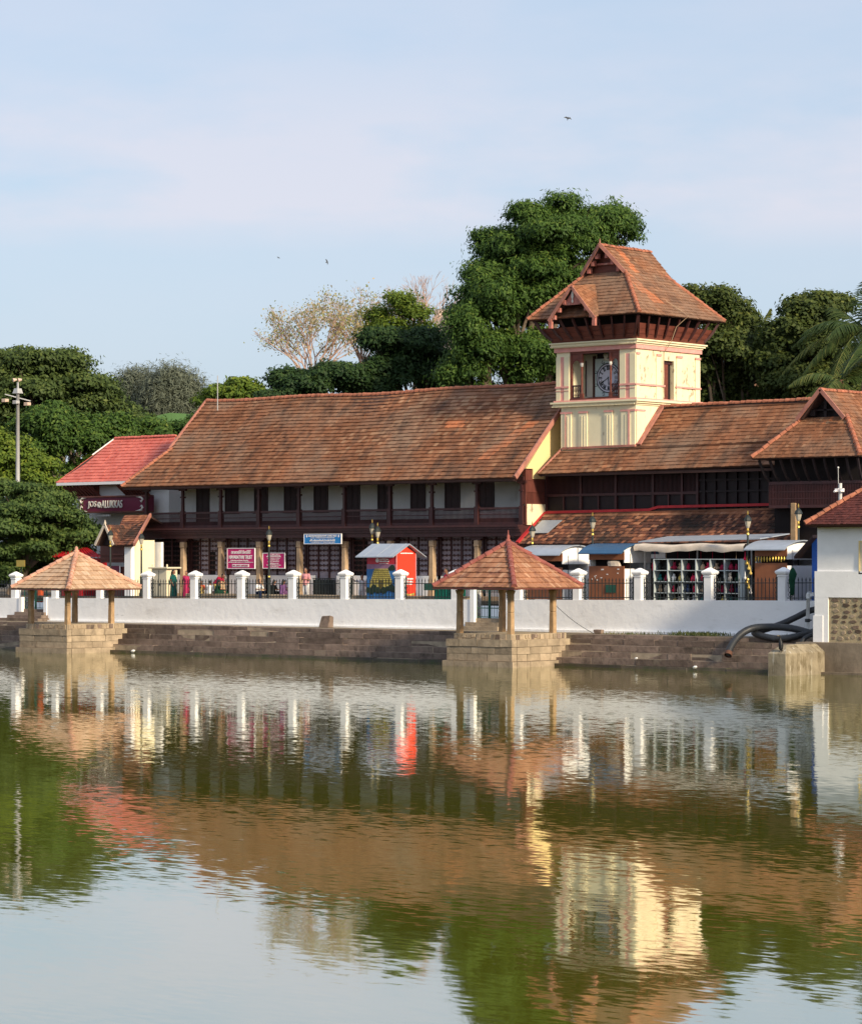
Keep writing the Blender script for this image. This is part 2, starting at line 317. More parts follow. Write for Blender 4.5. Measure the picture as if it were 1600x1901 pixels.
# ------------------------------------------------------------------ mesh helpers
class MB:
    def __init__(self): self.v = []; self.f = []; self.r = []
    def add(self, vs, fs, rnd=None):
        o = len(self.v); self.v.extend([tuple(p) for p in vs])
        for q in fs:
            self.f.append(tuple(i + o for i in q)); self.r.append(random.random() if rnd is None else rnd)
        return self
    def box(self, x0, x1, y0, y1, z0, z1, rnd=None, jit=0.0):
        vs = [(x, y, z) for z in (z0, z1) for y in (y0, y1) for x in (x0, x1)]
        if jit: vs = [tuple(c + random.uniform(-jit, jit) for c in p) for p in vs]
        return self.add(vs, [(0, 2, 3, 1), (4, 5, 7, 6), (0, 1, 5, 4), (1, 3, 7, 5), (3, 2, 6, 7), (2, 0, 4, 6)], rnd)
    def frustum(self, cx, cy, z0, w0, d0, z1, w1, d1, ox=0, oy=0):
        vs = [(cx + sx * w0 / 2, cy + sy * d0 / 2, z0) for sy in (-1, 1) for sx in (-1, 1)] + \
             [(cx + ox + sx * w1 / 2, cy + oy + sy * d1 / 2, z1) for sy in (-1, 1) for sx in (-1, 1)]
        return self.add(vs, [(0, 2, 3, 1), (4, 5, 7, 6), (0, 1, 5, 4), (1, 3, 7, 5), (3, 2, 6, 7), (2, 0, 4, 6)])
    def bar(self, p, q, w, h=None, up=(0, 0, 1)):
        p, q = Vector(p), Vector(q); h = h or w; d = (q - p).normalized(); u = Vector(up)
        if abs(d.dot(u)) > 0.98: u = Vector((0, 1, 0))
        s = d.cross(u).normalized(); t = s.cross(d).normalized()
        vs = [e + s * (a * w / 2) + t * (b * h / 2) for e in (p, q) for b in (-1, 1) for a in (-1, 1)]
        return self.add(vs, [(0, 2, 3, 1), (4, 5, 7, 6), (0, 1, 5, 4), (1, 3, 7, 5), (3, 2, 6, 7), (2, 0, 4, 6)])
    def tube(self, pts, rad, n=8, cap=True):
        pts = [Vector(p) for p in pts]
        if not isinstance(rad, (list, tuple)): rad = [rad] * len(pts)
        vs = []; ref = None
        for i, p in enumerate(pts):
            d = (pts[min(i + 1, len(pts) - 1)] - pts[max(i - 1, 0)]).normalized()
            if ref is None: ref = Vector((1, 0, 0)) if abs(d.x) < 0.8 else Vector((0, 1, 0))
            s = d.cross(ref).normalized(); t = d.cross(s).normalized(); ref = s.cross(d).normalized() if False else ref
            for k in range(n):
                a = 2 * math.pi * k / n
                vs.append(p + (s * math.cos(a) + t * math.sin(a)) * rad[i])
        fs = []
        for i in range(len(pts) - 1):
            for k in range(n):
                fs.append((i * n + k, i * n + (k + 1) % n, (i + 1) * n + (k + 1) % n, (i + 1) * n + k))
        if cap: fs += [tuple(range(n)), tuple(reversed(range((len(pts) - 1) * n, len(pts) * n)))]
        return self.add(vs, fs)
    def lathe(self, prof, cx, cy, n=12):                # prof: (radius, z) bottom to top
        vs = []
        for r, z in prof:
            for k in range(n):
                a = 2 * math.pi * (k + .5) / n; vs.append((cx + r * math.cos(a), cy + r * math.sin(a), z))
        fs = []
        for i in range(len(prof) - 1):
            for k in range(n): fs.append((i * n + k, i * n + (k + 1) % n, (i + 1) * n + (k + 1) % n, (i + 1) * n + k))
        fs += [tuple(reversed(range(n))), tuple(range((len(prof) - 1) * n, len(prof) * n))]
        return self.add(vs, fs)
    def loft(self, rings, n=14, closed=True):           # rings: (centre, rx, ry[, rz tilt vector])
        vs = []
        for c, rx, ry in rings:
            for k in range(n):
                a = 2 * math.pi * k / n; vs.append((c[0] + rx * math.cos(a), c[1] + ry * math.sin(a), c[2]))
        fs = []
        for i in range(len(rings) - 1):
            for k in range(n): fs.append((i * n + k, i * n + (k + 1) % n, (i + 1) * n + (k + 1) % n, (i + 1) * n + k))
        if closed: fs += [tuple(reversed(range(n))), tuple(range((len(rings) - 1) * n, len(rings) * n))]
        return self.add(vs, fs)
    def prism(self, poly, off):                         # poly: 3D points, extruded by vector off
        n = len(poly); off = Vector(off)
        vs = [Vector(p) for p in poly] + [Vector(p) + off for p in poly]
        fs = [tuple(range(n)), tuple(reversed(range(n, 2 * n)))] + [(i, i + n, (i + 1) % n + n, (i + 1) % n) for i in range(n)]
        return self.add(vs, fs)
    def sphere(self, c, rx, ry=None, rz=None, n=10, m=7):
        ry = ry or rx; rz = rz or rx
        vs = []
        for i in range(m + 1):
            p = math.pi * i / m
            for k in range(n):
                a = 2 * math.pi * k / n
                vs.append((c[0] + rx * math.sin(p) * math.cos(a), c[1] + ry * math.sin(p) * math.sin(a), c[2] - rz * math.cos(p)))
        fs = []
        for i in range(m):
            for k in range(n): fs.append((i * n + k, i * n + (k + 1) % n, (i + 1) * n + (k + 1) % n, (i + 1) * n + k))
        return self.add(vs, fs)
    def disc(self, c, r, thick, n=32, r_in=0.0):        # a disc facing -y
        vs = []; fs = []
        for y in (c[1] - thick, c[1]):
            for rr in ((r, r_in) if r_in else (r,)):
                for k in range(n):
                    a = 2 * math.pi * k / n; vs.append((c[0] + rr * math.cos(a), y, c[2] + rr * math.sin(a)))
        if r_in:
            for k in range(n):
                j = (k + 1) % n
                fs += [(k, j, n + j, n + k), (2 * n + k, 3 * n + k, 3 * n + j, 2 * n + j), (k, 2 * n + k, 2 * n + j, j), (n + k, n + j, 3 * n + j, 3 * n + k)]
        else:
            fs = [tuple(range(n)), tuple(reversed(range(n, 2 * n)))] + [(k, n + k, n + (k + 1) % n, (k + 1) % n) for k in range(n)]
        return self.add(vs, fs)
    def mesh(self, name, off=(0, 0, 0), smooth=False):
        me = bpy.data.meshes.new(name)
        o = Vector(off)
        me.from_pydata([tuple(Vector(p) - o) for p in self.v], [], self.f)
        at = me.attributes.new('rnd', 'FLOAT', 'FACE'); at.data.foreach_set('value', self.r)
        if smooth: me.polygons.foreach_set('use_smooth', [True] * len(self.f))
        me.update()
        return me

def rootloc(o):
    v = Vector((0, 0, 0))
    while o is not None: v += o.location; o = o.parent
    return v
def put(name, me, m, parent=None, loc=(0, 0, 0)):
    o = bpy.data.objects.new(name, me); COL.objects.link(o); o.location = loc
    if m and not me.materials: me.materials.append(MATS[m])
    if parent is not None: o.parent = parent
    return o
def part(name, mb, m, parent, smooth=False, label=None, kind=None):
    o = put(name, mb.mesh(name, rootloc(parent), smooth), m, parent)
    if label: o['label'] = label
    if kind: o['kind'] = kind
    return o
def part_split(name, mb, m, parent, smooth=False):
    """each connected piece of mb becomes a part of its own"""
    par = list(range(len(mb.v)))
    def find(i):
        while par[i] != i: par[i] = par[par[i]]; i = par[i]
        return i
    for f in mb.f:
        for i in f[1:]: par[find(i)] = find(f[0])
    groups = {}
    for k, f in enumerate(mb.f): groups.setdefault(find(f[0]), []).append(k)
    for fs in groups.values():
        b = MB(); idx = {}
        for k in fs:
            for i in mb.f[k]:
                if i not in idx: idx[i] = len(b.v); b.v.append(mb.v[i])
            b.f.append(tuple(idx[i] for i in mb.f[k])); b.r.append(mb.r[k])
        part(name, b, m, parent, smooth)
def thing(name, label, cat, loc=(0, 0, 0), group=None, rz=0):
    o = bpy.data.objects.new(name, None); COL.objects.link(o); o.location = loc; o.rotation_euler.z = rz
    o.empty_display_size = 0.3; o['label'] = label; o['category'] = cat
    if group: o['group'] = group
    return o
def solo(name, mb, m, label, cat, group=None, loc=(0, 0, 0), smooth=False):
    o = put(name, mb.mesh(name, loc, smooth), m, None, loc)
    o['label'] = label; o['category'] = cat
    if group: o['group'] = group
    return o
def struct(name, mb, m, smooth=False):
    o = put(name, mb.mesh(name, (0, 0, 0), smooth), m); o['kind'] = 'structure'; return o
def copy_tree(o, parent=None):
    c = o.copy(); COL.objects.link(c)
    if parent is not None: c.parent = parent
    for ch in list(o.children): copy_tree(ch, c)
    return c
def bevel(o, w=0.02, seg=1):
    md = o.modifiers.new('bevel', 'BEVEL'); md.width = w; md.segments = seg; md.limit_method = 'ANGLE'; md.angle_limit = R(40)
    return o

# ------------------------------------------------------------------ roof helpers
def tile_roof(mb, p0, p1, poly, w=0.27, h=0.30, thick=0.045, patch=None, sag=None, bond=0.5):
    p0, p1 = Vector(p0), Vector(p1); e = (p1 - p0).normalized()
    pp = [Vector(p) for p in poly]
    nrm = Vector((0, 0, 0))
    for i in range(len(pp)): nrm += pp[i].cross(pp[(i + 1) % len(pp)])
    nrm.normalize()
    if nrm.z < 0: nrm = -nrm
    g = nrm.cross(e).normalized()
    if g.z < 0: g = -g
    q = [((p - p0).dot(e), (p - p0).dot(g)) for p in pp]
    ymax = max(y for _, y in q)
    def xr(y):
        xs = []
        for i in range(len(q)):
            (xa, ya), (xb, yb) = q[i], q[(i + 1) % len(q)]
            if abs(ya - yb) < 1e-6:
                if abs(ya - y) < 1e-3: xs += [xa, xb]
                continue
            t = (y - ya) / (yb - ya)
            if -1e-6 <= t <= 1 + 1e-6: xs.append(xa + (xb - xa) * t)
        return (min(xs), max(xs)) if xs else None
    rows = max(1, round(ymax / h)); hh = ymax / rows
    for r in range(rows):
        y0, y1 = r * hh, (r + 1) * hh
        lo, hi = xr(y0 + 1e-4), xr(y1 - 1e-4)
        if not lo or not hi: continue
        a0, a1 = min(lo[0], hi[0]), max(lo[1], hi[1])
        x = math.floor(a0 / w) * w - (bond * w if r % 2 else 0)
        rowj = random.uniform(-.012, .012)
        while x < a1:
            xa, xb = x + .006, x + w - .006
            l0, l1 = max(xa, lo[0]), min(xb, lo[1]); u0, u1 = max(xa, hi[0]), min(xb, hi[1])
            x += w
            if l1 - l0 < .02 and u1 - u0 < .02: continue
            if l1 < l0: l0 = l1 = min(max((l0 + l1) / 2, lo[0]), lo[1])
            if u1 < u0: u0 = u1 = min(max((u0 + u1) / 2, hi[0]), hi[1])
            lift = thick + random.uniform(-.010, .014); j = rowj + random.uniform(-.012, .012); tw = random.uniform(-.008, .008)
            rv = random.random() * 0.9
            if patch:
                pv = patch((xa + xb) / 2, y0)
                if pv is not None: rv = pv
            def P(xx, yy, nn):
                v = p0 + e * xx + g * yy + nrm * nn
                if sag: v = v + Vector((0, 0, sag(v)))
                return v
            yl = y0 - .03 + j
            vs = [P(l0, yl, lift + tw), P(l1, yl, lift - tw), P(u1, y1 + .02, .012), P(u0, y1 + .02, .012),
                  P(l0, yl, -.005), P(l1, yl, -.005), P(u1, y1, -.01), P(u0, y1, -.01)]
            mb.add(vs, [(0, 1, 2, 3), (4, 5, 1, 0), (5, 6, 2, 1), (7, 4, 0, 3)], rv)
def caps(mb, a, b, r=0.13, seg=0.36, sag=None):
    a, b = Vector(a), Vector(b); d = b - a; n = max(1, round(d.length / seg)); dn = d.normalized()
    s = dn.cross(Vector((0, 0, 1))).normalized(); u = s.cross(dn).normalized()
    for i in range(n):
        p = a + d * (i / n); q = a + d * ((i + 1.12) / n); rr = r * random.uniform(.93, 1.07); vs = []
        ou = random.uniform(-.012, .012)
        for c, k in ((p, 1.18), (q, 0.88)):
            z = sag(c) if sag else 0
            for j in range(7):
                t = math.pi * (j / 6 * 1.2 - 0.1)
                vs.append(c + s * (math.cos(t) * rr * k) + u * (math.sin(t) * rr * k - .02 + ou) + Vector((0, 0, z)))
        mb.add(vs, [(j, j + 1, j + 8, j + 7) for j in range(6)] + [tuple(range(6, -1, -1)), tuple(range(7, 14))])
def deck(mb, poly, t=0.10, drop=0.02):
    pp = [Vector(p) for p in poly]; n = Vector((0, 0, 0))
    for i in range(len(pp)): n += pp[i].cross(pp[(i + 1) % len(pp)])
    n.normalize()
    if n.z < 0: n = -n
    mb.prism([p - n * drop for p in pp], -n * t)

# ------------------------------------------------------------------ lettering
def lettering(name, s, parent, m, x0, x1, y, z0, z1, side=False, thick=0.012, bold=0.0, keep=False):
    """flat letters filling the box x0..x1, z0..z1 on a plane facing -y (or +x when side is True)"""
    cu = bpy.data.curves.new(name, 'FONT'); cu.body = s; cu.size = 1; cu.extrude = 0.02; cu.resolution_u = 3
    if bold: cu.offset = bold
    ob = bpy.data.objects.new(name, cu); COL.objects.link(ob)
    dg = bpy.context.evaluated_depsgraph_get(); me = bpy.data.meshes.new_from_object(ob.evaluated_get(dg))
    bpy.data.objects.remove(ob); bpy.data.curves.remove(cu)
    n = len(me.vertices)
    if n == 0: return None
    co = np.empty(n * 3); me.vertices.foreach_get('co', co); co = co.reshape(-1, 3)
    lo, hi = co.min(0), co.max(0); sp = np.maximum(hi - lo, 1e-4)
    u = (co - lo) / sp
    if keep:
        k = min((x1 - x0) / sp[0], (z1 - z0) / sp[1]); cx = (x0 + x1) / 2
        x0, x1 = cx - k * sp[0] / 2, cx + k * sp[0] / 2
    X = x0 + u[:, 0] * (x1 - x0); Z = z0 + u[:, 1] * (z1 - z0); Dp = u[:, 2] * thick
    o = rootloc(parent)
    w = np.stack([X, y - Dp, Z], 1) if not side else np.stack([y + Dp, X, Z], 1)
    w = w - np.array(o)
    me.vertices.foreach_set('co', w.ravel()); me.update(); me.materials.clear(); me.materials.append(MATS[m])
    if me.shape_keys is None: pass
    ob = bpy.data.objects.new(name, me); COL.objects.link(ob); ob.parent = parent
    return ob
# ================================================================== THE SETTING
GZ = 2.85                                   # street level
def ztop(x): return 3.08 + 0.0065 * x       # the wall follows the gently rising street
pw = MB(); pw.add([(-220, -102, 0), (170, -102, 0), (170, 0.6, 0), (-220, 0.6, 0)], [(0, 1, 2, 3)])
struct('pond_water', pw, 'water')
g = MB()
for (x0, x1, y0, y1) in ((-2500, 2500, 4.3, 3000), (-2500, 2500, -2500, -102), (-2500, -220, -102, 4.3), (170, 2500, -102, 4.3)):
    g.add([(x0, y0, GZ), (x1, y0, GZ), (x1, y1, GZ), (x0, y1, GZ)], [(0, 1, 2, 3)])
for (xa, ya, xb, yb) in ((-220, -102, 170, -102), (-220, 4.3, -220, -102), (170, -102, 170, 4.3)):
    g.add([(xa, ya, -1), (xb, yb, -1), (xb, yb, GZ), (xa, ya, GZ)], [(0, 1, 2, 3)])
struct('ground', g, 'ground')
rd = MB(); rd.add([(-120, 5.4, GZ + .004), (60, 5.4, GZ + .004), (60, 12.4, GZ + .004), (-120, 12.4, GZ + .004)], [(0, 1, 2, 3)])
struct('road', rd, 'road')

# ---- the stone steps down to the water, each block its own piece
XL, XR = -60.0, 21.6
ZS = [0.12, 0.42, 0.72, 1.02, 1.30, 1.50]
YS = [-0.35, 0.0, 0.38, 0.76, 1.14, 1.52]
core = MB()
for i in range(6):
    core.box(XL, XR, YS[i] + .018, 4.0, (-0.6 if i == 0 else ZS[i - 1] - .02), ZS[i] - .02)
steps = struct('pond_steps', core, 'step_mortar')
PAV = [(-27.1, -23.2), (3.9, 7.95)]
nblk = 0
for i in range(6):
    x = -42.0 if i else -42.5
    if i: 
        x -= random.random()
    while x < XR - .3:
        w = random.uniform(1.6, 4.2) if i < 2 else random.uniform(1.0, 3.2)
        x2 = min(x + w, XR)
        if not any(x > a - .2 and x2 < b + .2 for a, b in PAV):
            z0 = -0.25 if i == 0 else ZS[i - 1]
            y0 = YS[i] + random.uniform(-.02, .02); dz = random.uniform(-.014, .014)
            mb = MB(); mb.box(x + .018, x2 - .018, y0, YS[i] + .62, z0 + .016, ZS[i] + dz, jit=.012)
            o = put('stone_block', mb.mesh('stone_block'), 'step_wet' if i == 0 else 'step_stone', steps); nblk += 1
        x = x2
ter = MB(); ter.box(XL, 22.0, 2.02, 4.3, 1.2, 1.506)
n = 60
struct('terrace', ter, 'terrace')
# the near bank beyond the left end of the steps
# ---- whitewashed boundary wall with pillars and railings
bw = thing('boundary_wall', 'long whitewashed wall with capped white pillars and black iron railings above the pond steps', 'wall', (-10, 4, 1.5))
GATES = [(AX(40, 4) , AX(83, 4)), (AX(879, 4), AX(929, 4))]
segs = [(-62.0, GATES[0][0]), (GATES[0][1], GATES[1][0]), (GATES[1][1], 21.6)]
mb = MB()
for a, b in segs:
    n = max(2, int((b - a) / 2))
    for k in range(n):
        xa, xb = a + (b - a) * k / n, a + (b - a) * (k + 1) / n
        za, zb = ztop(xa), ztop(xb)
        vs = [(xa, 4, 1.45), (xb, 4, 1.45), (xb, 4.5, 1.45), (xa, 4.5, 1.45), (xa, 4, za), (xb, 4, zb), (xb, 4.5, zb), (xa, 4.5, za)]
        fs = [(0, 1, 5, 4), (4, 5, 6, 7), (2, 3, 7, 6)]
        if k == 0: fs.append((3, 0, 4, 7))
        if k == n - 1: fs.append((1, 2, 6, 5))
        mb.add(vs, fs)
part('wall_base', mb, 'whitewash', bw)
mb = MB()
for a, b in segs:
    mb.box(a, b, 3.86, 3.998, 1.44, 1.60 + random.uniform(-.02, .02))
part('plinth', mb, 'whitewash', bw)
pil_px = [30, 105, 188, 275, 363, 450, 545, 642, 744, 848, 965, 1074, 1188, 1318, 1455]
pil_x = [AX(p + 0, 4.25) for p in pil_px]
left_extra = [pil_x[0] - 3.9 * k for k in (1, 2, 3, 4)]
ALLP = sorted(left_extra + pil_x)
pm = MB(); pm.box(-.215, .215, -.215, .215, -.05, 1.22)
pm.box(-.245, .245, -.245, .245, 1.12, 1.19)
pme = pm.mesh('pillar')
cm = MB(); cm.frustum(0, 0, 1.22, .50, .50, 1.30, .63, .63); cm.box(-.315, .315, -.315, .315, 1.302, 1.39); cm.frustum(0, 0, 1.39, .63, .63, 1.57, .10, .10)
cme = cm.mesh('pillar_cap')
for x in ALLP:
    p = put('pillar', pme, 'white_paint', bw, Vector((x, 4.24, ztop(x))) - rootloc(bw)); bevel(p, .015)
    c = put('pillar_cap', cme, 'white_paint', p); bevel(c, .02)
bar_m = MB(); bar_m.box(-.013, .013, -.013, .013, 0.03, 0.92); bar_m.frustum(0, 0, .92, .026, .026, .96, .06, .03); bar_m.frustum(0, 0, .96, .06, .03, 1.10, .006, .006)
bar_me = bar_m.mesh('bar')
end_m = MB(); end_m.box(-.03, .03, -.03, .03, 0, 1.02); end_m.sphere((0, 0, 1.10), .06, n=6, m=4); end_m.frustum(0, 0, 1.14, .06, .06, 1.28, .01, .01)
for s in (-1, 1):
    for zc, r in ((.95, .10), (.72, .12), (.50, .12), (.28, .10)):
        pts = [(s * .055 + r * .75 * math.cos(t) * s * .8, 0, zc + r * math.sin(t)) for t in np.linspace(-2.6, 2.6, 10)]
        end_m.tube(pts, .017, 4)
end_me = end_m.mesh('scroll_post')
def railing(xa, xb):
    rp = put('railing', (lambda m: (m.bar((xa, 4.24, ztop(xa) + .12), (xb, 4.24, ztop(xb) + .12), .03, .045), m.bar((xa, 4.24, ztop(xa) + .83), (xb, 4.24, ztop(xb) + .83), .03, .04), m)[-1])(MB()).mesh('railing', rootloc(bw)), 'iron', bw)
    base = rootloc(bw)
    for xe in (xa + .17, xb - .17):
        put('scroll_post', end_me, 'iron', rp, Vector((xe, 4.24, ztop(xe))) - base)
    n = max(3, round((xb - xa - .6) / .215))
    for k in range(n):
        xx = xa + .38 + (xb - xa - .76) * k / (n - 1)
        put('bar', bar_me, 'iron', rp, Vector((xx, 4.24, ztop(xx))) - base)
for i in range(2, len(ALLP) - 1):
    a, b = ALLP[i] + .215, ALLP[i + 1] - .215
    for ga, gb in GATES:
        if ga - .4 < (a + b) / 2 < gb + .4 or (a < ga and b > gb):
            if ga - a > .8: railing(a, ga - .14)
            a = gb + .14
    if b - a > .7: railing(a, b)
railing(ALLP[-1] + .215, 21.3)
# piers either side of the gate openings
for ga, gb in GATES:
    for x in (ga - .07, gb + .07):
        m_ = MB(); m_.box(x - .13, x + .13, 3.95, 4.55, 1.5, ztop(x) + (.06 if ga < -10 else .9)); part('gate_pier', m_, 'white_paint', bw)
# gates and gate stairs
for gi, (ga, gb) in enumerate(GATES):
    zb = 2.12 if gi else 2.2
    zt = 3.75
    t = thing('iron_gate', ['tall dark green barred gate at head of steps behind the pale tiled pavilion', 'tall dark green barred gate at head of steps behind the orange tiled pavilion'][gi], 'gate', ((ga + gb) / 2, 4.2, zb), 'gates in the boundary wall')
    xm = (ga + gb) / 2
    for s, (xa, xb) in enumerate(((ga + .03, xm - .02), (xm + .02, gb - .03))):
        fr = MB()
        for z in (zb + .04, zb + .5, zt - .2): fr.box(xa, xb, 4.19, 4.23, z, z + .05)
        for x in (xa, xb - .045): fr.box(x, x + .045, 4.18, 4.24, zb, zt)
        lf = part('gate_leaf', fr, 'gate_green', t)
        n = 8
        for k in range(n):
            x = xa + .06 + (xb - xa - .12) * k / (n - 1)
            put('bar', bar_me, 'gate_green', lf, Vector((x, 4.21, zb + .05)) - rootloc(t)).scale = (1, 1, 1.35)
    st = thing('stair', ['short flight of stone stairs behind the pale tiled pavilion', 'short flight of grey stone stairs behind the orange tiled pavilion'][gi], 'stairs', (xm, 3, 1.5), 'stairs up to the gates')
    nst = 4 if gi == 0 else 3
    for k in range(nst):
        d = nst - 1 - k
        m_ = MB(); z1 = 1.5 + (zb - 1.5) * (k + 1) / nst
        m_.box(ga - .1 - d * .28 , gb + .05 + (0.1 * d if gi else .12 * d), 4.46 - .34 * (d + 1) - (.0), 4.9, 1.5 + (zb - 1.5) * k / nst + .002, z1, jit=.008)
        part('stair_tread', m_, 'base_stone' if gi else 'step_stone', st)
# loose things on the terrace
m_ = MB(); m_.add([(-.42, 0, 0), (.30, 0, 0), (.38, .35, 0), (-.36, .35, 0), (-.20, .02, .62), (.40, .05, .66), (.44, .30, .60), (-.12, .3, .58)], [(0, 3, 2, 1), (4, 5, 6, 7), (0, 1, 5, 4), (1, 2, 6, 5), (2, 3, 7, 6), (3, 0, 4, 7)])
x, _ = A(606, 1168, 3.2); loc = (x, 3.0, 1.5)
o = solo('stone_slab', MB(), 'base_stone', 'dark stone slab leaning alone against the foot of the white wall', 'stone', loc=loc)
o.data = m_.mesh('stone_slab'); o.data.materials.append(MATS['step_stone']); bevel(o, .03)
x, _ = A(1110, 1172, 2.4)
m_ = MB(); m_.box(x - .2, x + .26, 2.3, 2.6, 1.5, 1.72, jit=.03); o = solo('stone_lump', m_, 'step_stone', 'small square stone lying at the edge of the upper terrace', 'stone'); bevel(o, .02)
for (px, py, y, w) in ((247, 1211, -.45, .28), (1290, 1241, -.6, .24), (1181, 1226, .1, .18)):
    x, z = A(px, py, y); m_ = MB(); z0 = max(z, 0.0) if w != .18 else .422
    m_.loft([((x - w * .1, y, z0), w * .35, w * .3), ((x, y, z0 + w * .25), w * .5, w * .4), ((x + w * .1, y, z0 + w * .5), w * .25, w * .2)], 7)
    solo('litter', m_, 'litter', {.28: 'crumpled white plastic bag at the waterline beside the pale tiled pavilion', .24: 'white plastic scrap floating below the thick black hose', .18: 'small white paper scrap lying on the stone steps'}[w], 'litter')

# ================================================================== PAVILIONS
def pavilion(x0, x1, y0, y1, label, tile, cap, ez, az, eave, finial):
    cx, cy = (x0 + x1) / 2, (y0 + y1) / 2
    t = thing('pond_pavilion', label, 'pavilion', (cx, cy, 0))
    m_ = MB(); m_.box(x0 + .06, x1 - .06, y0 + .06, y1 + 1.2, -.6, 1.29); base = part('base_core', m_, 'mortar', t)
    zs = [-.3, .28, .62, .96, 1.32]
    for i in range(4):
        off = -.16 if i == 0 else (.0 if i < 3 else -.03)
        for face in (0, 1):
            s = (x0 + off) if face == 0 else y0 + off + .36
            e_ = (x1 - off) if face == 0 else y1 + (0.2 if i else 0)
            while s < e_ - .05:
                w = min(random.uniform(.7, 1.7), e_ - s)
                if e_ - (s + w) < .35: w = e_ - s
                b = MB()
                if face == 0: b.box(s + .012, s + w - .012, y0 + off, y0 + off + .35, zs[i] + .01, zs[i + 1] - .01, jit=.008)
                else: b.box(x1 - off - .35, x1 - off, s + .012, s + w - .012, zs[i] + .01, zs[i + 1] - .01, jit=.008)
                put('stone_block', b.mesh('stone_block', rootloc(t)), 'base_stone', base); s += w
    # platform of irregular set stones
    m_ = MB(); m_.box(x0 + .25, x1 - .25, y0 + .25, y1 + .6, 1.3, 1.575); part('platform', m_, 'mortar', t)
    for face in (0, 1):
        s = (x0 + .3) if face == 0 else y0 + .3; e_ = (x1 - .3) if face == 0 else y1 + .5
        while s < e_ - .2:
            w = random.uniform(.18, .42); h = random.uniform(.16, .34); b = MB()
            if face == 0: b.box(s, s + w - .04, y0 + .215, y0 + .3, 1.34 + .22 - h, 1.555 + random.uniform(-.02, .012), jit=.012)
            else: b.box(x1 - .3, x1 - .215, s, s + w - .04, 1.34 + .22 - h, 1.555 + random.uniform(-.02, .012), jit=.012)
            put('set_stone', b.mesh('set_stone', rootloc(t)), random.choice(['step_stone', 'base_stone', 'base_stone']), base); s += w * random.choice([1, 1, 1.3])
    pw_ = .185
    for (px, py) in ((x0 + .45, y0 + .45), (x1 - .45, y0 + .45), (x0 + .45, y1 - .2), (x1 - .45, y1 - .2)):
        m_ = MB(); m_.frustum(px, py, 1.4, pw_ * 1.75, pw_ * 1.75, 1.50, pw_ * 1.7, pw_ * 1.7)
        m_.frustum(px, py, 1.50, pw_ * 1.55, pw_ * 1.5, 2.6, pw_ * 1.4, pw_ * 1.4, .01, 0); m_.frustum(px + .01, py, 2.6, pw_ * 1.4, pw_ * 1.4, ez - .12, pw_ * 1.32, pw_ * 1.35)
        m_.frustum(px + .01, py, ez - .34, pw_ * 1.4, pw_ * 1.4, ez - .14, pw_ * 2.3, pw_ * 1.5)
        bevel(part('post', m_, 'stone_post', t), .025)
    m_ = MB()
    for yy in (y0 + .45, y1 - .2): m_.box(x0 + .1, x1 - .1, yy - .11, yy + .11, ez - .12, ez + .06)
    for xx in (x0 + .45, x1 - .45): m_.box(xx - .10, xx + .10, y0 + .1, y1 + .1, ez - .1, ez + .08)
    part_split('beam', m_, 'stone_post', t)
    ex0, ex1, ey0, ey1 = eave
    ap = Vector(((ex0 + ex1) / 2, (ey0 + ey1) / 2, az)); c = [Vector((ex0, ey0, ez)), Vector((ex1, ey0, ez)), Vector((ex1, ey1, ez)), Vector((ex0, ey1, ez))]
    m_ = MB()
    for k in range(4): deck(m_, [c[k], c[(k + 1) % 4], ap], .07)
    rf = part('roof', m_, 'roof_deck', t)
    m_ = MB()
    for k in range(4): tile_roof(m_, c[k], c[(k + 1) % 4], [c[k], c[(k + 1) % 4], ap], .24, .36, .06, bond=0)
    part('roof_tiles', m_, tile, rf, kind='stuff')
    m_ = MB()
    for k in range(4): caps(m_, c[k] + Vector((0, 0, .07)), ap + Vector((0, 0, .06)), .13, .42)
    part('hip_tiles', m_, cap, rf, kind='stuff')
    m_ = MB()
    for k in range(4): m_.bar(c[k] - Vector((0, 0, .04)), c[(k + 1) % 4] - Vector((0, 0, .04)), .05, .10)
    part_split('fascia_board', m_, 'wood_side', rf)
    m_ = MB()
    if finial: m_.lathe([(.13, az + .0), (.15, az + .12), (.07, az + .22), (.09, az + .32), (.035, az + .42), (.02, az + .62)], ap.x, ap.y, 8)
    else: m_.lathe([(.15, az - .02), (.17, az + .14), (.09, az + .22), (.10, az + .30), (.05, az + .38)], ap.x, ap.y, 8)
    part('finial', m_, cap, rf, True)
    return t
zE = A(945, 1091, -3.6)[1]
pavilion(3.9, 7.95, -3.4, 0.5, 'stone pavilion with orange tiled pyramid roof and spiked finial', 'tile_orange', 'cap_maroon', 3.80, 5.93, (3.80, 8.80, -4.3, 1.0), True)
pavilion(-27.1, -23.2, -3.4, 0.5, 'stone pavilion with pale sunlit tiled pyramid roof near the tall light mast', 'tile_pale', 'cap_pale', 3.55, 5.48, (-26.75, -22.1, -4.3, 1.1), False)

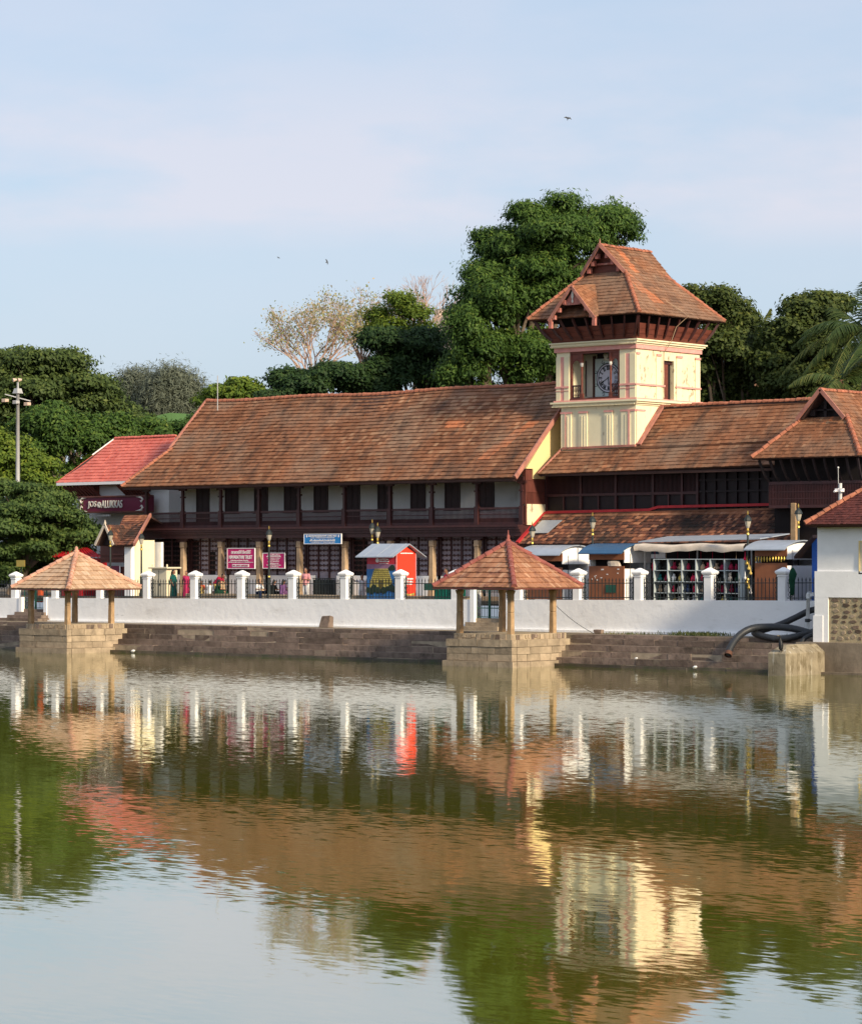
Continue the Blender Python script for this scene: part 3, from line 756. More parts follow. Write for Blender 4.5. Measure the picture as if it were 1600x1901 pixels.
# ================================================================== THE LONG MAIN BUILDING
main = thing('palace_building', 'long two storey building with sweeping tiled roof, dark wooden balcony and lattice ground floor', 'building', (-20, 15, GZ))
EB, EZ, RB, RZ = 12.7, 9.62, 18.5, 15.12
XA, XB = -36.06, -4.85
def msag(v): return -0.10 * math.sin(max(0, min(1, (v.x + 35) / 30)) * math.pi) * max(0, (v.z - 9.6) / 5.5) - .05 * math.sin(v.x * .55) * max(0, (v.z - 9.6) / 5.5)
kink = Vector((-34.15, 15.25, 12.02))
front = [Vector((XA, EB, EZ)), Vector((XB, EB, EZ)), Vector((XB, RB, RZ)), Vector((-34.35, RB, RZ)), kink]
m_ = MB(); deck(m_, front, .1, .06)
deck(m_, [(XA, EB, EZ), kink, (-34.15, 21.75, 12.02), (XA, 24.3, EZ)], .1, .05)
deck(m_, [(-34.35, RB, RZ), (XB, RB, RZ), (XB, 24.3, EZ), (XA, 24.3, EZ), (-34.15, 21.75, 12.02)], .1, .04)
m_.box(XA + .1, XB - .05, EB + .05, EB + .13, EZ - .16, EZ - .02)
mroof = part('roof', m_, 'roof_deck', main)
def mpatch(x, y):
    # newly replaced tiles near the right end
    xx = x + XA
    if -8.3 < xx < -5.5 and 1.5 < y < 4.6 and abs((xx + 8.1) - (y - 1.5) * .62) < .42: return 0.99
    if -12.7 < xx < -11.3 and 4.2 < y < 4.9: return 0.985
    if 2.0 < y < 7.2 and random.random() < .42 * max(0, 1 - abs(xx + 16 - y * .6) / 8) * min(1, y / 5): return random.uniform(.90, .955)
    return None
m_ = MB(); tile_roof(m_, front[0], front[1], front, .27, .315, .07, mpatch, msag)
part('roof_tiles', m_, 'tile_old', mroof, kind='stuff')
m_ = MB(); tile_roof(m_, (XA, 24.3, EZ), (XA, EB, EZ), [(XA, 24.3, EZ), (XA, EB, EZ), kink, (-34.15, 21.75, 12.02)], .3, .32)
part('hip_end_tiles', m_, 'tile_old', mroof, kind='stuff')
m_ = MB(); caps(m_, (-34.35, RB, RZ + .05), (XB, RB, RZ + .05), .13, .38, msag); caps(m_, (XA, EB, EZ + .06), kink + Vector((0, 0, .06)), .12, .36)
part('ridge_tiles', m_, 'cap_tile', mroof, kind='stuff')
m_ = MB()
m_.bar((XB + .06, EB, EZ + .0), (XB + .06, RB, RZ + .0), .10, .26); m_.bar((-34.4, kink.y, kink.z + .0), (-34.4, RB, RZ + .05), .08, .22); m_.bar((-34.4, 21.75, kink.z), (-34.4, RB, RZ + .05), .08, .22)
part_split('verge_board', m_, 'verge', mroof)
m_ = MB(); m_.prism([(-34.2, 15.6, 12.0), (-34.2, 21.4, 12.0), (-34.2, RB, 14.8)], (.1, 0, 0)); part('gablet', m_, 'wood_dark', mroof)
# body
XW0, XW1 = -35.2, -5.15
m_ = MB(); m_.box(XW0, XW1 - .02, 13.4, 23.5, GZ, GZ + .22); part('plinth', m_, 'stone_pillar', main)
m_ = MB(); m_.box(XW0 + .9, XW1 - .1, 16.2, 16.5, 7.1, 11.4); m_.box(XW0 + .9, XW0 + 1.2, 16.5, 23.3, 3.0, 11.4); m_.box(XW0, XW1 - .1, 23.3, 23.6, 3.0, 9.4)
part('upper_wall', m_, 'wall_white', main)
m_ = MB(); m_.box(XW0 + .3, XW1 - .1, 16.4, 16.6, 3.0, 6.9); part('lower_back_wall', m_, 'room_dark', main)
m_ = MB(); m_.box(XW0, XW1, 13.72, 16.2, 6.92, 7.08); part('balcony_floor', m_, 'wood', main)
m_ = MB(); m_.box(XW0 - .1, XW1 + .02, 13.62, 14.35, 6.42, 6.66); m_.box(XW0 - .1, XW1 + .02, 13.52, 14.35, 6.664, 6.80); m_.box(XW0 - .15, XW1 + .02, 13.42, 14.35, 6.804, 6.93); m_.box(XW0 - .15, XW1 + .02, 13.34, 13.7, 6.94, 7.05)
part('balcony_beam', m_, 'wood', main)
PX = [-35.1, -31.9, -28.64, -25.42, -22.14, -18.53, -15.01, -11.84, -8.53, -5.32]
for x in PX:
    m_ = MB(); m_.frustum(x, 14.0, GZ + .2, .44, .44, GZ + .6, .40, .40); m_.frustum(x, 14.0, GZ + .6, .34, .34, 5.85, .29, .29)
    m_.box(x - .17, x + .17, 13.83, 14.17, 5.85, 6.22, jit=.01); bevel(part('stone_pillar', m_, 'stone_pillar', main), .03)
    m_ = MB(); m_.box(x - .5, x + .5, 13.86, 14.14, 6.30, 6.42); m_.box(x - .32, x + .32, 13.87, 14.13, 6.22, 6.30); part('bracket', m_, 'wood', main)
    m_ = MB(); m_.frustum(x, 13.95, 7.05, .34, .3, 7.2, .34, .3); m_.frustum(x, 13.95, 7.2, .26, .24, 8.1, .26, .24); m_.frustum(x, 13.95, 8.1, .16, .16, 9.35, .15, .15); m_.box(x - .13, x + .13, 13.82, 14.08, 8.9, 9.0); m_.box(x - .3, x + .3, 13.87, 14.03, 9.35, 9.5)
    part('balcony_post', m_, 'wood', main)
m_ = MB(); m_.box(XW0 - .1, XW1, 13.85, 14.05, 9.5, 9.72); m_.box(XW0 - .4, XW1 + .2, 12.95, 13.0, 9.42, 9.70); part('eave_beam', m_, 'wood', main)
for i in range(len(PX) - 1):
    a, b = PX[i] + .14, PX[i + 1] - .14
    m_ = MB(); m_.box(a, b, 13.90, 14.02, 7.92, 8.04); m_.box(a, b, 13.93, 13.99, 7.62, 7.67); m_.box(a, b, 13.9, 14.02, 7.06, 7.22); m_.box(a, b, 13.975, 13.995, 7.22, 7.44)
    n = int((b - a) / .085)
    for k in range(n):
        x = a + (b - a) * (k + .5) / n; m_.box(x - .014, x + .014, 13.945, 13.975, 7.22, 7.92)
    part('balustrade', m_, 'wood', main)
    # lattice screen with notched rails
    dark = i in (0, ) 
    a2, b2 = PX[i] + .1, PX[i + 1] - .1
    door = (i == 4)
    m_ = MB(); y = 14.62
    z0 = 4.22
    zz = [z0 + .29 * k for k in range(1, 8)]
    nv = 4
    for k in range(nv + 1):
        x = a2 + (b2 - a2) * k / nv; w = .06 if k in (0, nv, 2) else .035; m_.box(x - w, x + w, y - .05, y + .02, (z0 if not door else GZ + .25), 6.42)
    for z in zz: m_.box(a2, b2, y - .03, y + .012, z - .028, z + .028)
    for z in zz:
        n = int((b2 - a2) / .27)
        for k in range(n):
            x = a2 + (b2 - a2) * (k + .5) / n; m_.box(x - .03, x + .03, y - .028, y + .008, z - .075, z + .075)
    part('lattice_screen', m_, 'wood', main)
    m_ = MB(); m_.box(a2, b2, 14.66, 14.70, z0 if not door else GZ + .25, 6.42)
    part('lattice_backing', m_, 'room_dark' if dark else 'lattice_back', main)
    if i == 5:
        m_ = MB(); m_.box(a2, a2 + 1.1, 14.642, 14.658, z0, 6.3); part_split('open_panel_shade', m_, 'room_dark', main)  # near-black sheet paints the unlit room behind the lattice
    if i == 1:
        m_ = MB(); m_.box(a2 + 1.45, a2 + 2.0, 14.642, 14.658, z0, 5.6); m_.box(a2, a2 + .6, 14.642, 14.658, z0, 6.3); part_split('open_panel_shade', m_, 'room_dark', main)  # two more near-black sheets, painted shade of the room behind
    if not door:
        m_ = MB(); m_.box(PX[i] + .2, PX[i + 1] - .2, 14.45, 14.75, GZ + .1, 4.2); bevel(part('parapet', m_, 'white_paint', main), .02)
    else:
        m_ = MB(); m_.box(PX[i] + .2, PX[i] + .75, 14.45, 14.75, GZ + .1, 4.2); m_.box(PX[i + 1] - 1.1, PX[i + 1] - .2, 14.45, 14.75, GZ + .1, 4.2); part_split('parapet', m_, 'white_paint', main)
        m_ = MB(); 
        for k in range(9): m_.box(PX[i] + .8 + k * .18, PX[i] + .83 + k * .18, 14.3, 14.33, GZ + .2, 4.05)
        m_.box(PX[i] + .75, PX[i + 1] - 1.1, 14.29, 14.34, 4.0, 4.05); m_.box(PX[i] + .75, PX[i + 1] - 1.1, 14.29, 14.34, 3.2, 3.25); m_.box(PX[i] + .75, PX[i + 1] - 1.1, 14.35, 14.37, GZ + .2, 3.95); part('entrance_gate', m_, 'iron', main)
wins = [(-32.4, 1), (-29.9, 0), (-27.4, 0), (-24.9, 0), (-22.45, 0), (-19.9, 1), (-17.35, 0), (-14.8, 0), (-12.2, 0), (-9.68, 0)]
for x, d in wins:
    z0 = 7.1 if d else 8.02; z1 = 9.75; w = .5
    m_ = MB(); m_.box(x - w - .07, x - w + .02, 16.14, 16.24, z0, z1); m_.box(x + w - .02, x + w + .07, 16.14, 16.24, z0, z1); m_.box(x - w - .07, x + w + .07, 16.14, 16.24, z1, z1 + .08)
    if not d: m_.box(x - w - .12, x + w + .12, 16.10, 16.24, z0 - .08, z0)
    wd = part('door' if d else 'window', m_, 'shutter', main)
    for s in (-1, 1):
        m_ = MB(); xa, xb = sorted((x + s * .01, x + s * (w - .02))); m_.box(xa, xb, 16.172, 16.192, z0, z1)
        m_.box(xa + .08, xb - .08, 16.16, 16.171, z0 + .12, z0 + .7); m_.box(xa + .08, xb - .08, 16.16, 16.171, z0 + .85, z1 - .12); part('shutter', m_, 'shutter', wd)
m_ = MB()
for x in np.arange(-34, -6, 2.4): m_.box(x - .3, x + .3, 16.08, 16.198, 9.62, 9.74)
part_split('wall_bracket', m_, 'wood_dark', main)
# gable end towards the clock tower, lit by the low sun
m_ = MB(); m_.prism([(-5.06, 14.0, 10.15), (-5.06, 23.0, 10.15), (-5.06, 18.5, 14.9)], (-.12, 0, 0)); m_.box(-5.18, -5.06, 14.6, 23, 9.6, 10.1498); part('gable_wall', m_, 'gable_yellow', main)
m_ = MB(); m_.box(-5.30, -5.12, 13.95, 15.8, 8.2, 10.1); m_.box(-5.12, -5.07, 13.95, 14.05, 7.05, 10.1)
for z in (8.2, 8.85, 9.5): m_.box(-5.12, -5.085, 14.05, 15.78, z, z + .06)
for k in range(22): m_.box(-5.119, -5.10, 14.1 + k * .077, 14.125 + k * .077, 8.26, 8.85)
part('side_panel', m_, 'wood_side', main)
m_ = MB(); m_.box(-5.35, -5.05, 14.06, 15.75, 7.05, 8.198); part('side_parapet', m_, 'cream_worn', main, label='stained whitewashed block below the brown side panel')

# signs on the ground floor
def board(px0, px1, py0, py1, y, m, name, label, frame='letter_white', tilt=0):
    xa, z1 = A(px0, py0, y); xb, z0 = A(px1, py1, y)
    za = (A(px0, py0, y)[1] + A(px1, py0, y)[1]) / 2; zb = (A(px0, py1, y)[1] + A(px1, py1, y)[1]) / 2
    t = thing(name, label, 'sign', ((xa + xb) / 2, y, zb))
    m_ = MB(); m_.box(xa, xb, y, y + .05, zb, za); part('panel', m_, m, t)
    f = MB(); w = .035
    f.box(xa - w, xb + w, y - .02, y + .06, za, za + w); f.box(xa - w, xb + w, y - .02, y + .06, zb - w, zb)
    f.box(xa - w, xa, y - .02, y + .06, zb, za); f.box(xb, xb + w, y - .02, y + .06, zb, za); part('frame', f, frame, t)
    return t, xa, xb, zb, za
t, xa, xb, zb, za = board(422.5, 472.5, 1018.5, 1055, 13.72, 'sign_magenta', 'sign_board', 'large magenta sign board with white lettering and a phone number strip')
w = xb - xa; h = za - zb
lettering('lettering', 'നവരാത്രി ട്രസ്റ്റ്', t, 'letter_white', xa + w * .14, xb - w * .14, 13.715, zb + h * .73, zb + h * .93, bold=.015)
lettering('lettering', 'NAVARATHRI TRUST', t, 'letter_white', xa + w * .06, xb - w * .08, 13.715, zb + h * .47, zb + h * .66, bold=.02)
lettering('lettering', 'ശ്രീപത്മനാഭസ്വാമി ക്ഷേത്രം', t, 'letter_white', xa + w * .12, xb - w * .22, 13.715, zb + h * .36, zb + h * .43, bold=.02)
lettering('lettering', 'തിരുവനന്തപുരം കോട്ടയ്ക്കകം', t, 'letter_white', xa + w * .04, xb - w * .04, 13.715, zb + h * .27, zb + h * .34, bold=.02)
m_ = MB(); m_.box(xa + w * .18, xb - w * .2, 13.70, 13.718, zb + h * .06, zb + h * .21); part('number_strip', m_, 'letter_white', t)
lettering('lettering', 'PH: 0471-2475203', t, 'letter_red', xa + w * .21, xb - w * .23, 13.698, zb + h * .09, zb + h * .175, bold=.01)
t, xa, xb, zb, za = board(488.5, 528, 1027.5, 1054.5, 13.72, 'sign_magenta', 'sign_board', 'smaller magenta sign board with rows of small white text behind a street lamp')
w = xb - xa; h = za - zb
for k, (s, a, b) in enumerate((('നവരാത്രി മണ്ഡപം', .22, .80), ('ശ്രീ സരസ്വതി ദേവി ക്ഷേത്രം', .16, .84), ('പൂജാ സമയം രാവിലെ', .2, .80), ('വൈകുന്നേരം മുതൽ', .28, .74), ('ദർശനം പൂജവയ്പ്പ്', .22, .76), ('വിദ്യാരംഭം', .3, .74), ('നവരാത്രി ട്രസ്റ്റ് തിരുവനന്തപുരം', .16, .84), ('കോട്ടയ്ക്കകം', .3, .74))):
    z1 = zb + h * (.95 - k * .118); lettering('lettering', s, t, 'letter_white', xa + w * a, xa + w * b, 13.715, z1 - h * (.085 if k else .10), z1, bold=.02)
t, xa, xb, zb, za = board(565, 633, 992, 1009, 13.3, 'sign_blue', 'sign_board', 'bright blue sign board with white lettering hung over the entrance')
w = xb - xa; h = za - zb
lettering('lettering', 'SREE PADMANABHASWAMY TEMPLE TRUST', t, 'letter_white', xa + w * .11, xb - w * .11, 13.295, zb + h * .72, zb + h * .93, bold=.02)
lettering('lettering', 'FORT THIRUVANANTHAPURAM', t, 'letter_white', xa + w * .18, xb - w * .18, 13.295, zb + h * .56, zb + h * .66, bold=.02)
lettering('lettering', 'ശ്രീ പത്മനാഭസ്വാമി ക്ഷേത്ര ട്രസ്റ്റ്', t, 'letter_white', xa + w * .15, xb - w * .16, 13.295, zb + h * .22, zb + h * .48, bold=.02)
lettering('lettering', 'കോട്ടയ്ക്കകം തിരുവനന്തപുരം', t, 'letter_white', xa + w * .18, xb - w * .16, 13.295, zb + h * .05, zb + h * .16, bold=.02)
m_ = MB()
for k in (.065, .935): m_.sphere((xa + w * k, 13.295, zb + h * .8), .05, .012, .09, 8, 5)
part_split('emblem', m_, 'letter_white', t)

# ================================================================== CLOCK TOWER
tw = thing('clock_tower', 'cream and pink plaster clock tower with flared tiled roof and recessed clock balcony', 'clock tower', (-1.8, 19, GZ))
TX0, TX1, TY0, TY1 = -4.5, 0.93, 16.0, 22.0
m_ = MB(); m_.box(TX0 + .32, TX1, TY0, TY1, GZ, 13.55); part('lower_body', m_, 'cream', tw)
m_ = MB()
for (pa, pb) in ((TX0 + .34, -3.45), (-2.9, -2.35), (-1.15, -.62), (-.02, TX1 - .02)):
    m_.box(pa, pb, TY0 - .06, TY0 - .001, 11.3, 13.2)
    for k in range(1, 3):
        xx = pa + (pb - pa) * k / 3; m_.box(xx - .03, xx + .03, TY0 - .085, TY0 - .0601, 11.35, 13.05)
m_.box(TX0 + .34, TX1 - .02, TY0 - .10, TY0 - .0862, 11.0, 11.3)
for (pa, pb) in ((TY0 + .02, TY0 + .75),): m_.box(TX1 + .001, TX1 + .06, pa, pb, 11.2, 13.2)
part_split('pilaster', m_, 'cream_trim', tw)
m_ = MB()
for (pa, pb) in ((TX0 + .34, -3.45), (-2.9, -2.35), (-1.15, -.62), (-.02, TX1)):
    m_.box(pa - .03, pb + .03, TY0 - .09, TY0 - .002, 13.2, 13.30)
m_.box(.47, .57, TY0 - .105, TY0 - .087, 11.3, 13.2); m_.box(-3.85, -3.79, TY0 - .105, TY0 - .087, 11.3, 13.2)
m_.box(TX1 + .002, TX1 + .09, TY0, TY0 + .8, 13.2, 13.3)
part_split('pilaster_band', m_, 'pink_trim', tw)
def ring(m_, x0, x1, y0, y1, prof):          # moulding that runs round the body: (out, z0, z1)
    for o, a, b in prof: m_.box(x0 - o, x1 + o, y0 - o, y1 + o, a, b)
m_ = MB(); ring(m_, TX0, TX1, TY0, TY1, ((.06, 13.552, 13.64), (.16, 13.642, 13.74), (.26, 13.742, 13.84)))
for k in range(62): m_.box(TX0 - .2 + k * .0925, TX0 - .155 + k * .0925, TY0 - .21, TY0 - .165, 13.56, 13.64)
part('lower_cornice', m_, 'cream_trim', tw)
m_ = MB(); ring(m_, TX0, TX1, TY0, TY1, ((.13, 13.842, 13.93),)); part('cornice_ledge', m_, 'pink_trim', tw)
# upper storey: walls round a recessed balcony
ZF, ZC = 13.932, 16.6
OX0, OX1 = -3.57, -.16
m_ = MB(); m_.box(OX0, OX1, TY1 - .5, TY1 - .302, ZF, ZC); m_.box(TX0, OX0, TY0, TY0 + .3, ZF, ZC); m_.box(OX1, TX1, TY0, TY0 + .3, ZF, ZC)
m_.box(TX0, TX0 + .3, TY0 + .301, TY1, ZF, ZC); m_.box(TX0 + .3, TX1, TY1 - .3, TY1, ZF, ZC)
m_.box(OX0 - .15, OX0, TY0 + .301, TY0 + 1.6, ZF, ZC); m_.box(OX1, OX1 + .15, TY0 + .301, TY0 + 1.6, ZF, ZC)
part_split('upper_wall', m_, 'cream', tw)
m_ = MB(); DY0, DY1 = 18.62, 19.55
m_.box(TX1 - .3, TX1, TY0 + .301, DY0, ZF, ZC); m_.box(TX1 - .3, TX1, DY1, TY1 - .301, ZF, ZC); m_.box(TX1 - .3, TX1, DY0, DY1, 16.08, ZC)
part('side_wall', m_, 'cream_worn', tw, label='sunlit side wall with peeling cream plaster and a narrow doorway')
m_ = MB(); m_.box(TX1 - .24, TX1 - .19, DY0, DY0 + .62, ZF, 16.08); dr = part('door', m_, 'wood_red', tw)
m_ = MB(); m_.box(TX1 - .26, TX1 - .16, DY0, DY0 + .08, ZF, 16.08); m_.box(TX1 - .26, TX1 - .16, DY0 + .08, DY1, 15.9, 16.08); part('door_frame', m_, 'wood', dr)
m_ = MB(); m_.box(TX1 - .32, TX1 - .25, DY0, DY1, ZF, 16.08); part('doorway', m_, 'room_dark', tw)  # near-black sheet paints the shade inside the door opening
m_ = MB()
for (pa, pb) in ((TX0, -4.2), (-3.95, OX0 - .04), (OX1 + .04, .27), (.55, TX1)):
    m_.box(pa, pb, TY0 - .05, TY0 - .001, ZF, ZC - .25)
for (pa, pb) in ((TY0, 16.28), (17.85, 18.25), (19.75, 20.25), (21.55, TY1)): m_.box(TX1 + .001, TX1 + .05, pa, pb, ZF, ZC - .25)
part_split('pilaster', m_, 'cream_trim', tw)
m_ = MB()
m_.box(-4.2, -3.95, TY0 - .03, TY0 - .002, ZF, ZC - .25); m_.box(.27, .55, TY0 - .03, TY0 - .002, ZF, ZC - .25)
for (pa, pb) in ((TX0 - .04, OX0 - .03), (OX1 + .03, TX1)): m_.box(pa, pb, TY0 - .085, TY0 - .052, 14.62, 14.72)
for (pa, pb) in ((TY0 - .08, DY0), (DY1 + .1, TY1 + .05)): m_.box(TX1 + .052, TX1 + .085, pa, pb, 14.62, 14.72)
for (pa, pb) in ((TX0 - .04, OX0 - .03), (OX1 + .03, TX1)): m_.box(pa, pb, TY0 - .075, TY0 - .052, 14.45, 14.48)
for (pa, pb) in ((TY0, 16.3), (17.85, 18.28), (19.72, 20.28), (21.5, TY1)): m_.box(TX1 + .052, TX1 + .10, pa, pb, ZC - .32, ZC - .2)
ring(m_, TX0, TX1, TY0, TY1, ((.10, ZC + .002, ZC + .24),)); ring(m_, TX0, TX1, TY0, TY1, ((.07, ZC - .198, ZC),)) if False else None
part_split('pink_band', m_, 'pink_trim', tw)
m_ = MB(); ring(m_, TX0, TX1, TY0, TY1, ((.14, ZC + .242, ZC + .33), (.24, ZC + .332, ZC + .44), (.32, ZC + .442, ZC + .52)))
for k in range(64): m_.box(TX0 - .25 + k * .0925, TX0 - .205 + k * .0925, TY0 - .29, TY0 - .245, ZC + .26, ZC + .33)
part('upper_cornice', m_, 'cream_trim', tw)
# balcony room
m_ = MB(); m_.box(OX0, OX1, TY0 + 1.45, TY0 + 1.58, ZF, ZC); m_.box(OX0, OX1, TY0 + .05, TY0 + 1.45, ZF, ZF + .05); part('balcony_back_wall', m_, 'tower_interior', tw)
m_ = MB(); m_.box(OX0 - .02, OX1 + .02, TY0 + .3, TY0 + 1.45, ZC - .06, ZC - .004); m_.box(-2.75, -.9, TY0 + 1.40, TY0 + 1.448, 16.16, 16.54); part('balcony_ceiling', m_, 'wood_dark', tw)
m_ = MB(); m_.box(OX0, OX1, TY0 - .02, TY0 + .12, ZF - .002, ZF + .09); m_.box(OX0, OX1, TY0 + .0, TY0 + .14, ZC - .12, ZC)
for x in (OX0 + .06, OX1 - .06): m_.box(x - .06, x + .06, TY0 + .01, TY0 + .13, ZF + .09, ZC - .12)
part('balcony_frame', m_, 'wood_red', tw)
c1, c2 = A(1079, 700, TY0)[0], A(1132.5, 700, TY0)[0]
for c in (c1, c2):
    m_ = MB(); m_.box(c - .10, c + .10, TY0 - .01, TY0 + .13, ZF + .09, ZF + .35); m_.lathe([(.075, ZF + .35), (.06, ZF + .5), (.06, 15.9), (.085, 15.95)], c, TY0 + .06, 8); m_.box(c - .07, c + .07, TY0 + .0, TY0 + .12, 15.95, ZC - .12)
    cl = part('wooden_column', m_, 'wood_red', tw)
    m_ = MB(); m_.lathe([(.05, 15.74), (.10, 15.86), (.09, 15.95), (.105, 15.98)], c, TY0 + .06, 8); part('capital', m_, 'letter_silver', cl)
for (a, b) in ((OX0 + .12, c1 - .08), (c2 + .08, OX1 - .12)):
    m_ = MB()
    n = 12
    pts = [(a, 0, 15.9)] + [((a + b) / 2 + (b - a) / 2 * math.cos(math.pi * (1 - k / n)), 0, 15.78 + .34 * math.sin(math.pi * k / n)) for k in range(n + 1)] + [(b, 0, 15.9)]
    poly = [(a, TY0 + .04, ZC - .12)] + [(p[0], TY0 + .04, p[2]) for p in pts[1:-1]] + [(b, TY0 + .04, ZC - .12)]
    m_.prism(list(reversed(poly)), (0, .05, 0)); part('arch_panel', m_, 'wood_red', tw)
    m_ = MB(); m_.box(a, b, TY0 + .02, TY0 + .12, 14.68, 14.76); m_.box(a, b, TY0 + .02, TY0 + .12, ZF + .09, ZF + .17); rl = part('balustrade', m_, 'wood', tw)
    for k in range(4):
        x = a + (b - a) * (k + .5) / 4; m_ = MB(); m_.lathe([(.03, ZF + .17), (.05, ZF + .28), (.025, ZF + .4), (.05, ZF + .52), (.03, 14.68)], x, TY0 + .07, 8); part('baluster', m_, 'wood', rl)
# the clock
ccx, ccz = A(1127, 701, TY0 + 1.2); 
ck = thing('clock', 'large round clock dial with dark roman numerals on a pale blue square board', 'clock', (ccx, TY0 + 1.4, ccz - 1))
m_ = MB(); m_.box(ccx - .93, ccx + .93, TY0 + 1.33, TY0 + 1.40, ccz - 1.02, ccz + 1.08); part('board', m_, 'clock_board', ck)
m_ = MB()
for x in (-1.02, .98): m_.box(ccx + x - .06, ccx + x + .06, TY0 + 1.30, TY0 + 1.44, ccz - 1.15, ccz + 1.25)
m_.box(ccx - 1.4, ccx + 1.2, TY0 + 1.29, TY0 + 1.44, ccz - 1.16, ccz - 1.04); part('frame', m_, 'wood', ck)
RD = .80
m_ = MB(); m_.disc((ccx, TY0 + 1.325, ccz), RD, .012, 40); dial = part('dial', m_, 'clock_face', ck)
m_ = MB(); m_.disc((ccx, TY0 + 1.31, ccz), RD + .03, .012, 40, RD - .02); m_.disc((ccx, TY0 + 1.31, ccz), RD - .10, .012, 40, RD - .14); part('ring', m_, 'clock_black', dial)
rom = ['XII', 'I', 'II', 'III', 'IIII', 'V', 'VI', 'VII', 'VIII', 'IX', 'X', 'XI']
for i, s in enumerate(rom):
    an = math.pi / 2 - i * math.pi / 6; m_ = MB(); n = len(s); d = Vector((math.cos(an), 0, math.sin(an))); u = Vector((-d.z, 0, d.x)); ww = .055
    tot = n
    for k, ch in enumerate(s):
        o_ = u * (-(k - (n - 1) / 2) * ww * 1.25); ctr = Vector((ccx, TY0 + 1.298, ccz))
        p, q = ctr + d * .44 + o_, ctr + d * .65 + o_
        if ch == 'I': m_.bar(p, q, .02, .032, d)
        if ch == 'X': m_.bar(p - u * .03, q + u * .03, .02, .028); m_.bar(p + u * .03, q - u * .03, .02, .028)
        if ch == 'V': m_.bar(p, q + u * .035, .02, .028); m_.bar(p, q - u * .035, .02, .028)
    part('numeral', m_, 'clock_black', dial)
for an, l, wd in ((240, .58, .035), (172, .40, .045)):
    a_ = R(90 - an); d = Vector((math.cos(a_), 0, math.sin(a_))); ctr = Vector((ccx, TY0 + 1.28, ccz)); u = Vector((-d.z, 0, d.x))
    m_ = MB(); m_.bar(ctr - d * .06, ctr + d * l * .62, .015, wd); m_.bar(ctr + d * l * .62, ctr + d * l, .015, wd * 2.0); part('hand', m_, 'clock_black', dial)
m_ = MB()
for k in range(8):
    an = math.pi / 8 + k * math.pi / 4; c = (ccx + .93 * math.cos(an), ccz + .93 * math.sin(an) + .0)
    pts = [(c[0] + .11 * (1 - q * .55) * math.cos(an + 5 * q), TY0 + 1.31, c[1] + .11 * (1 - q * .55) * math.sin(an + 5 * q)) for q in np.linspace(0, 1, 12)]
    m_.tube(pts, .016, 4)
part('scrollwork', m_, 'clock_black', ck)
m_ = MB(); m_.sphere((ccx - .1, TY0 + 1.25, ccz + 1.25), .17, .14, .22, 10, 7); m_.sphere((ccx - .1, TY0 + 1.14, ccz + 1.22), .05, .06, .07, 6, 4)
m_.loft([((ccx - .1, TY0 + 1.27, ccz + .98), .24, .1), ((ccx - .1, TY0 + 1.27, ccz + 1.1), .15, .1)], 10); part('carved_head', m_, 'letter_silver', ck, True)
for s in (-1, 1):
    m_ = MB(); m_.box(ccx - 1.5 + s * .15, ccx - 1.47 + s * .15, TY0 + 1.38, TY0 + 1.449, ZF + .3, 16.2) if s < 0 else None
    if s < 0: part('wall_trim', m_, 'wood', tw)
# flared wooden band and brackets
zb0, zb1 = ZC + .522, 17.95
m_ = MB()
cx_, cy_ = (TX0 + TX1) / 2, (TY0 + TY1) / 2
for k in range(3):
    za_, zb_ = zb0 + (zb1 - zb0) * k / 3, zb0 + (zb1 - zb0) * (k + 1) / 3 - .012; o0, o1 = .18 + .42 * k / 3, .18 + .42 * (k + 1) / 3
    m_.frustum(cx_, cy_, za_, TX1 - TX0 + 2 * o0, TY1 - TY0 + 2 * o0, zb_, TX1 - TX0 + 2 * o1 - .04, TY1 - TY0 + 2 * o1 - .04)
part('wooden_band', m_, 'wood_red', tw)
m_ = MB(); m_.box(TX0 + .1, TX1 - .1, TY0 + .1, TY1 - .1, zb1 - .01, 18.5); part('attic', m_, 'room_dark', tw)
EX0, EX1, EY0, EY1, TEZ = -5.62, 2.06, 14.8, 22.9, 18.42
def strut(p, q):
    m_ = MB(); pts = [Vector(p).lerp(Vector(q), t) + Vector((0, 0, -.12 * math.sin(math.pi * t))) for t in (0, .33, .66, 1)]
    for a, b in zip(pts[:-1], pts[1:]): m_.bar(a, b, .09, .13)
    part('bracket', m_, 'wood', tw)
for k in range(9):
    t_ = k / 8
    xx = TX0 - .1 + (TX1 - TX0 + .2) * t_; ex = EX0 + .3 + (EX1 - EX0 - .6) * t_; strut((xx, TY0 - .25, zb0 + .15), (ex, EY0 + .25, TEZ - .08))
    yy = TY0 - .1 + (TY1 - TY0 + .2) * t_; ey = EY0 + .3 + (EY1 - EY0 - .6) * t_; strut((TX1 + .25, yy, zb0 + .15), (EX1 - .25, ey, TEZ - .08))
    if k % 4 == 0: strut((TX0 - .25, yy, zb0 + .15), (EX0 + .25, ey, TEZ - .08))
KZ, KX0, KX1, KY0, KY1 = 20.95, -3.18, -.50, 17.0, 20.75
RZT, RX = 22.42, -1.845
m_ = MB()
fr_ = [Vector((EX0, EY0, TEZ)), Vector((EX1, EY0, TEZ)), Vector((KX1, KY0, KZ)), Vector((KX0, KY0, KZ))]
ri_ = [Vector((EX1, EY0, TEZ)), Vector((EX1, EY1, TEZ)), Vector((KX1, KY1, KZ)), Vector((KX1, KY0, KZ))]
ba_ = [Vector((EX1, EY1, TEZ)), Vector((EX0, EY1, TEZ)), Vector((KX0, KY1, KZ)), Vector((KX1, KY1, KZ))]
le_ = [Vector((EX0, EY1, TEZ)), Vector((EX0, EY0, TEZ)), Vector((KX0, KY0, KZ)), Vector((KX0, KY1, KZ))]
GY0, GY1 = 16.45, 21.2
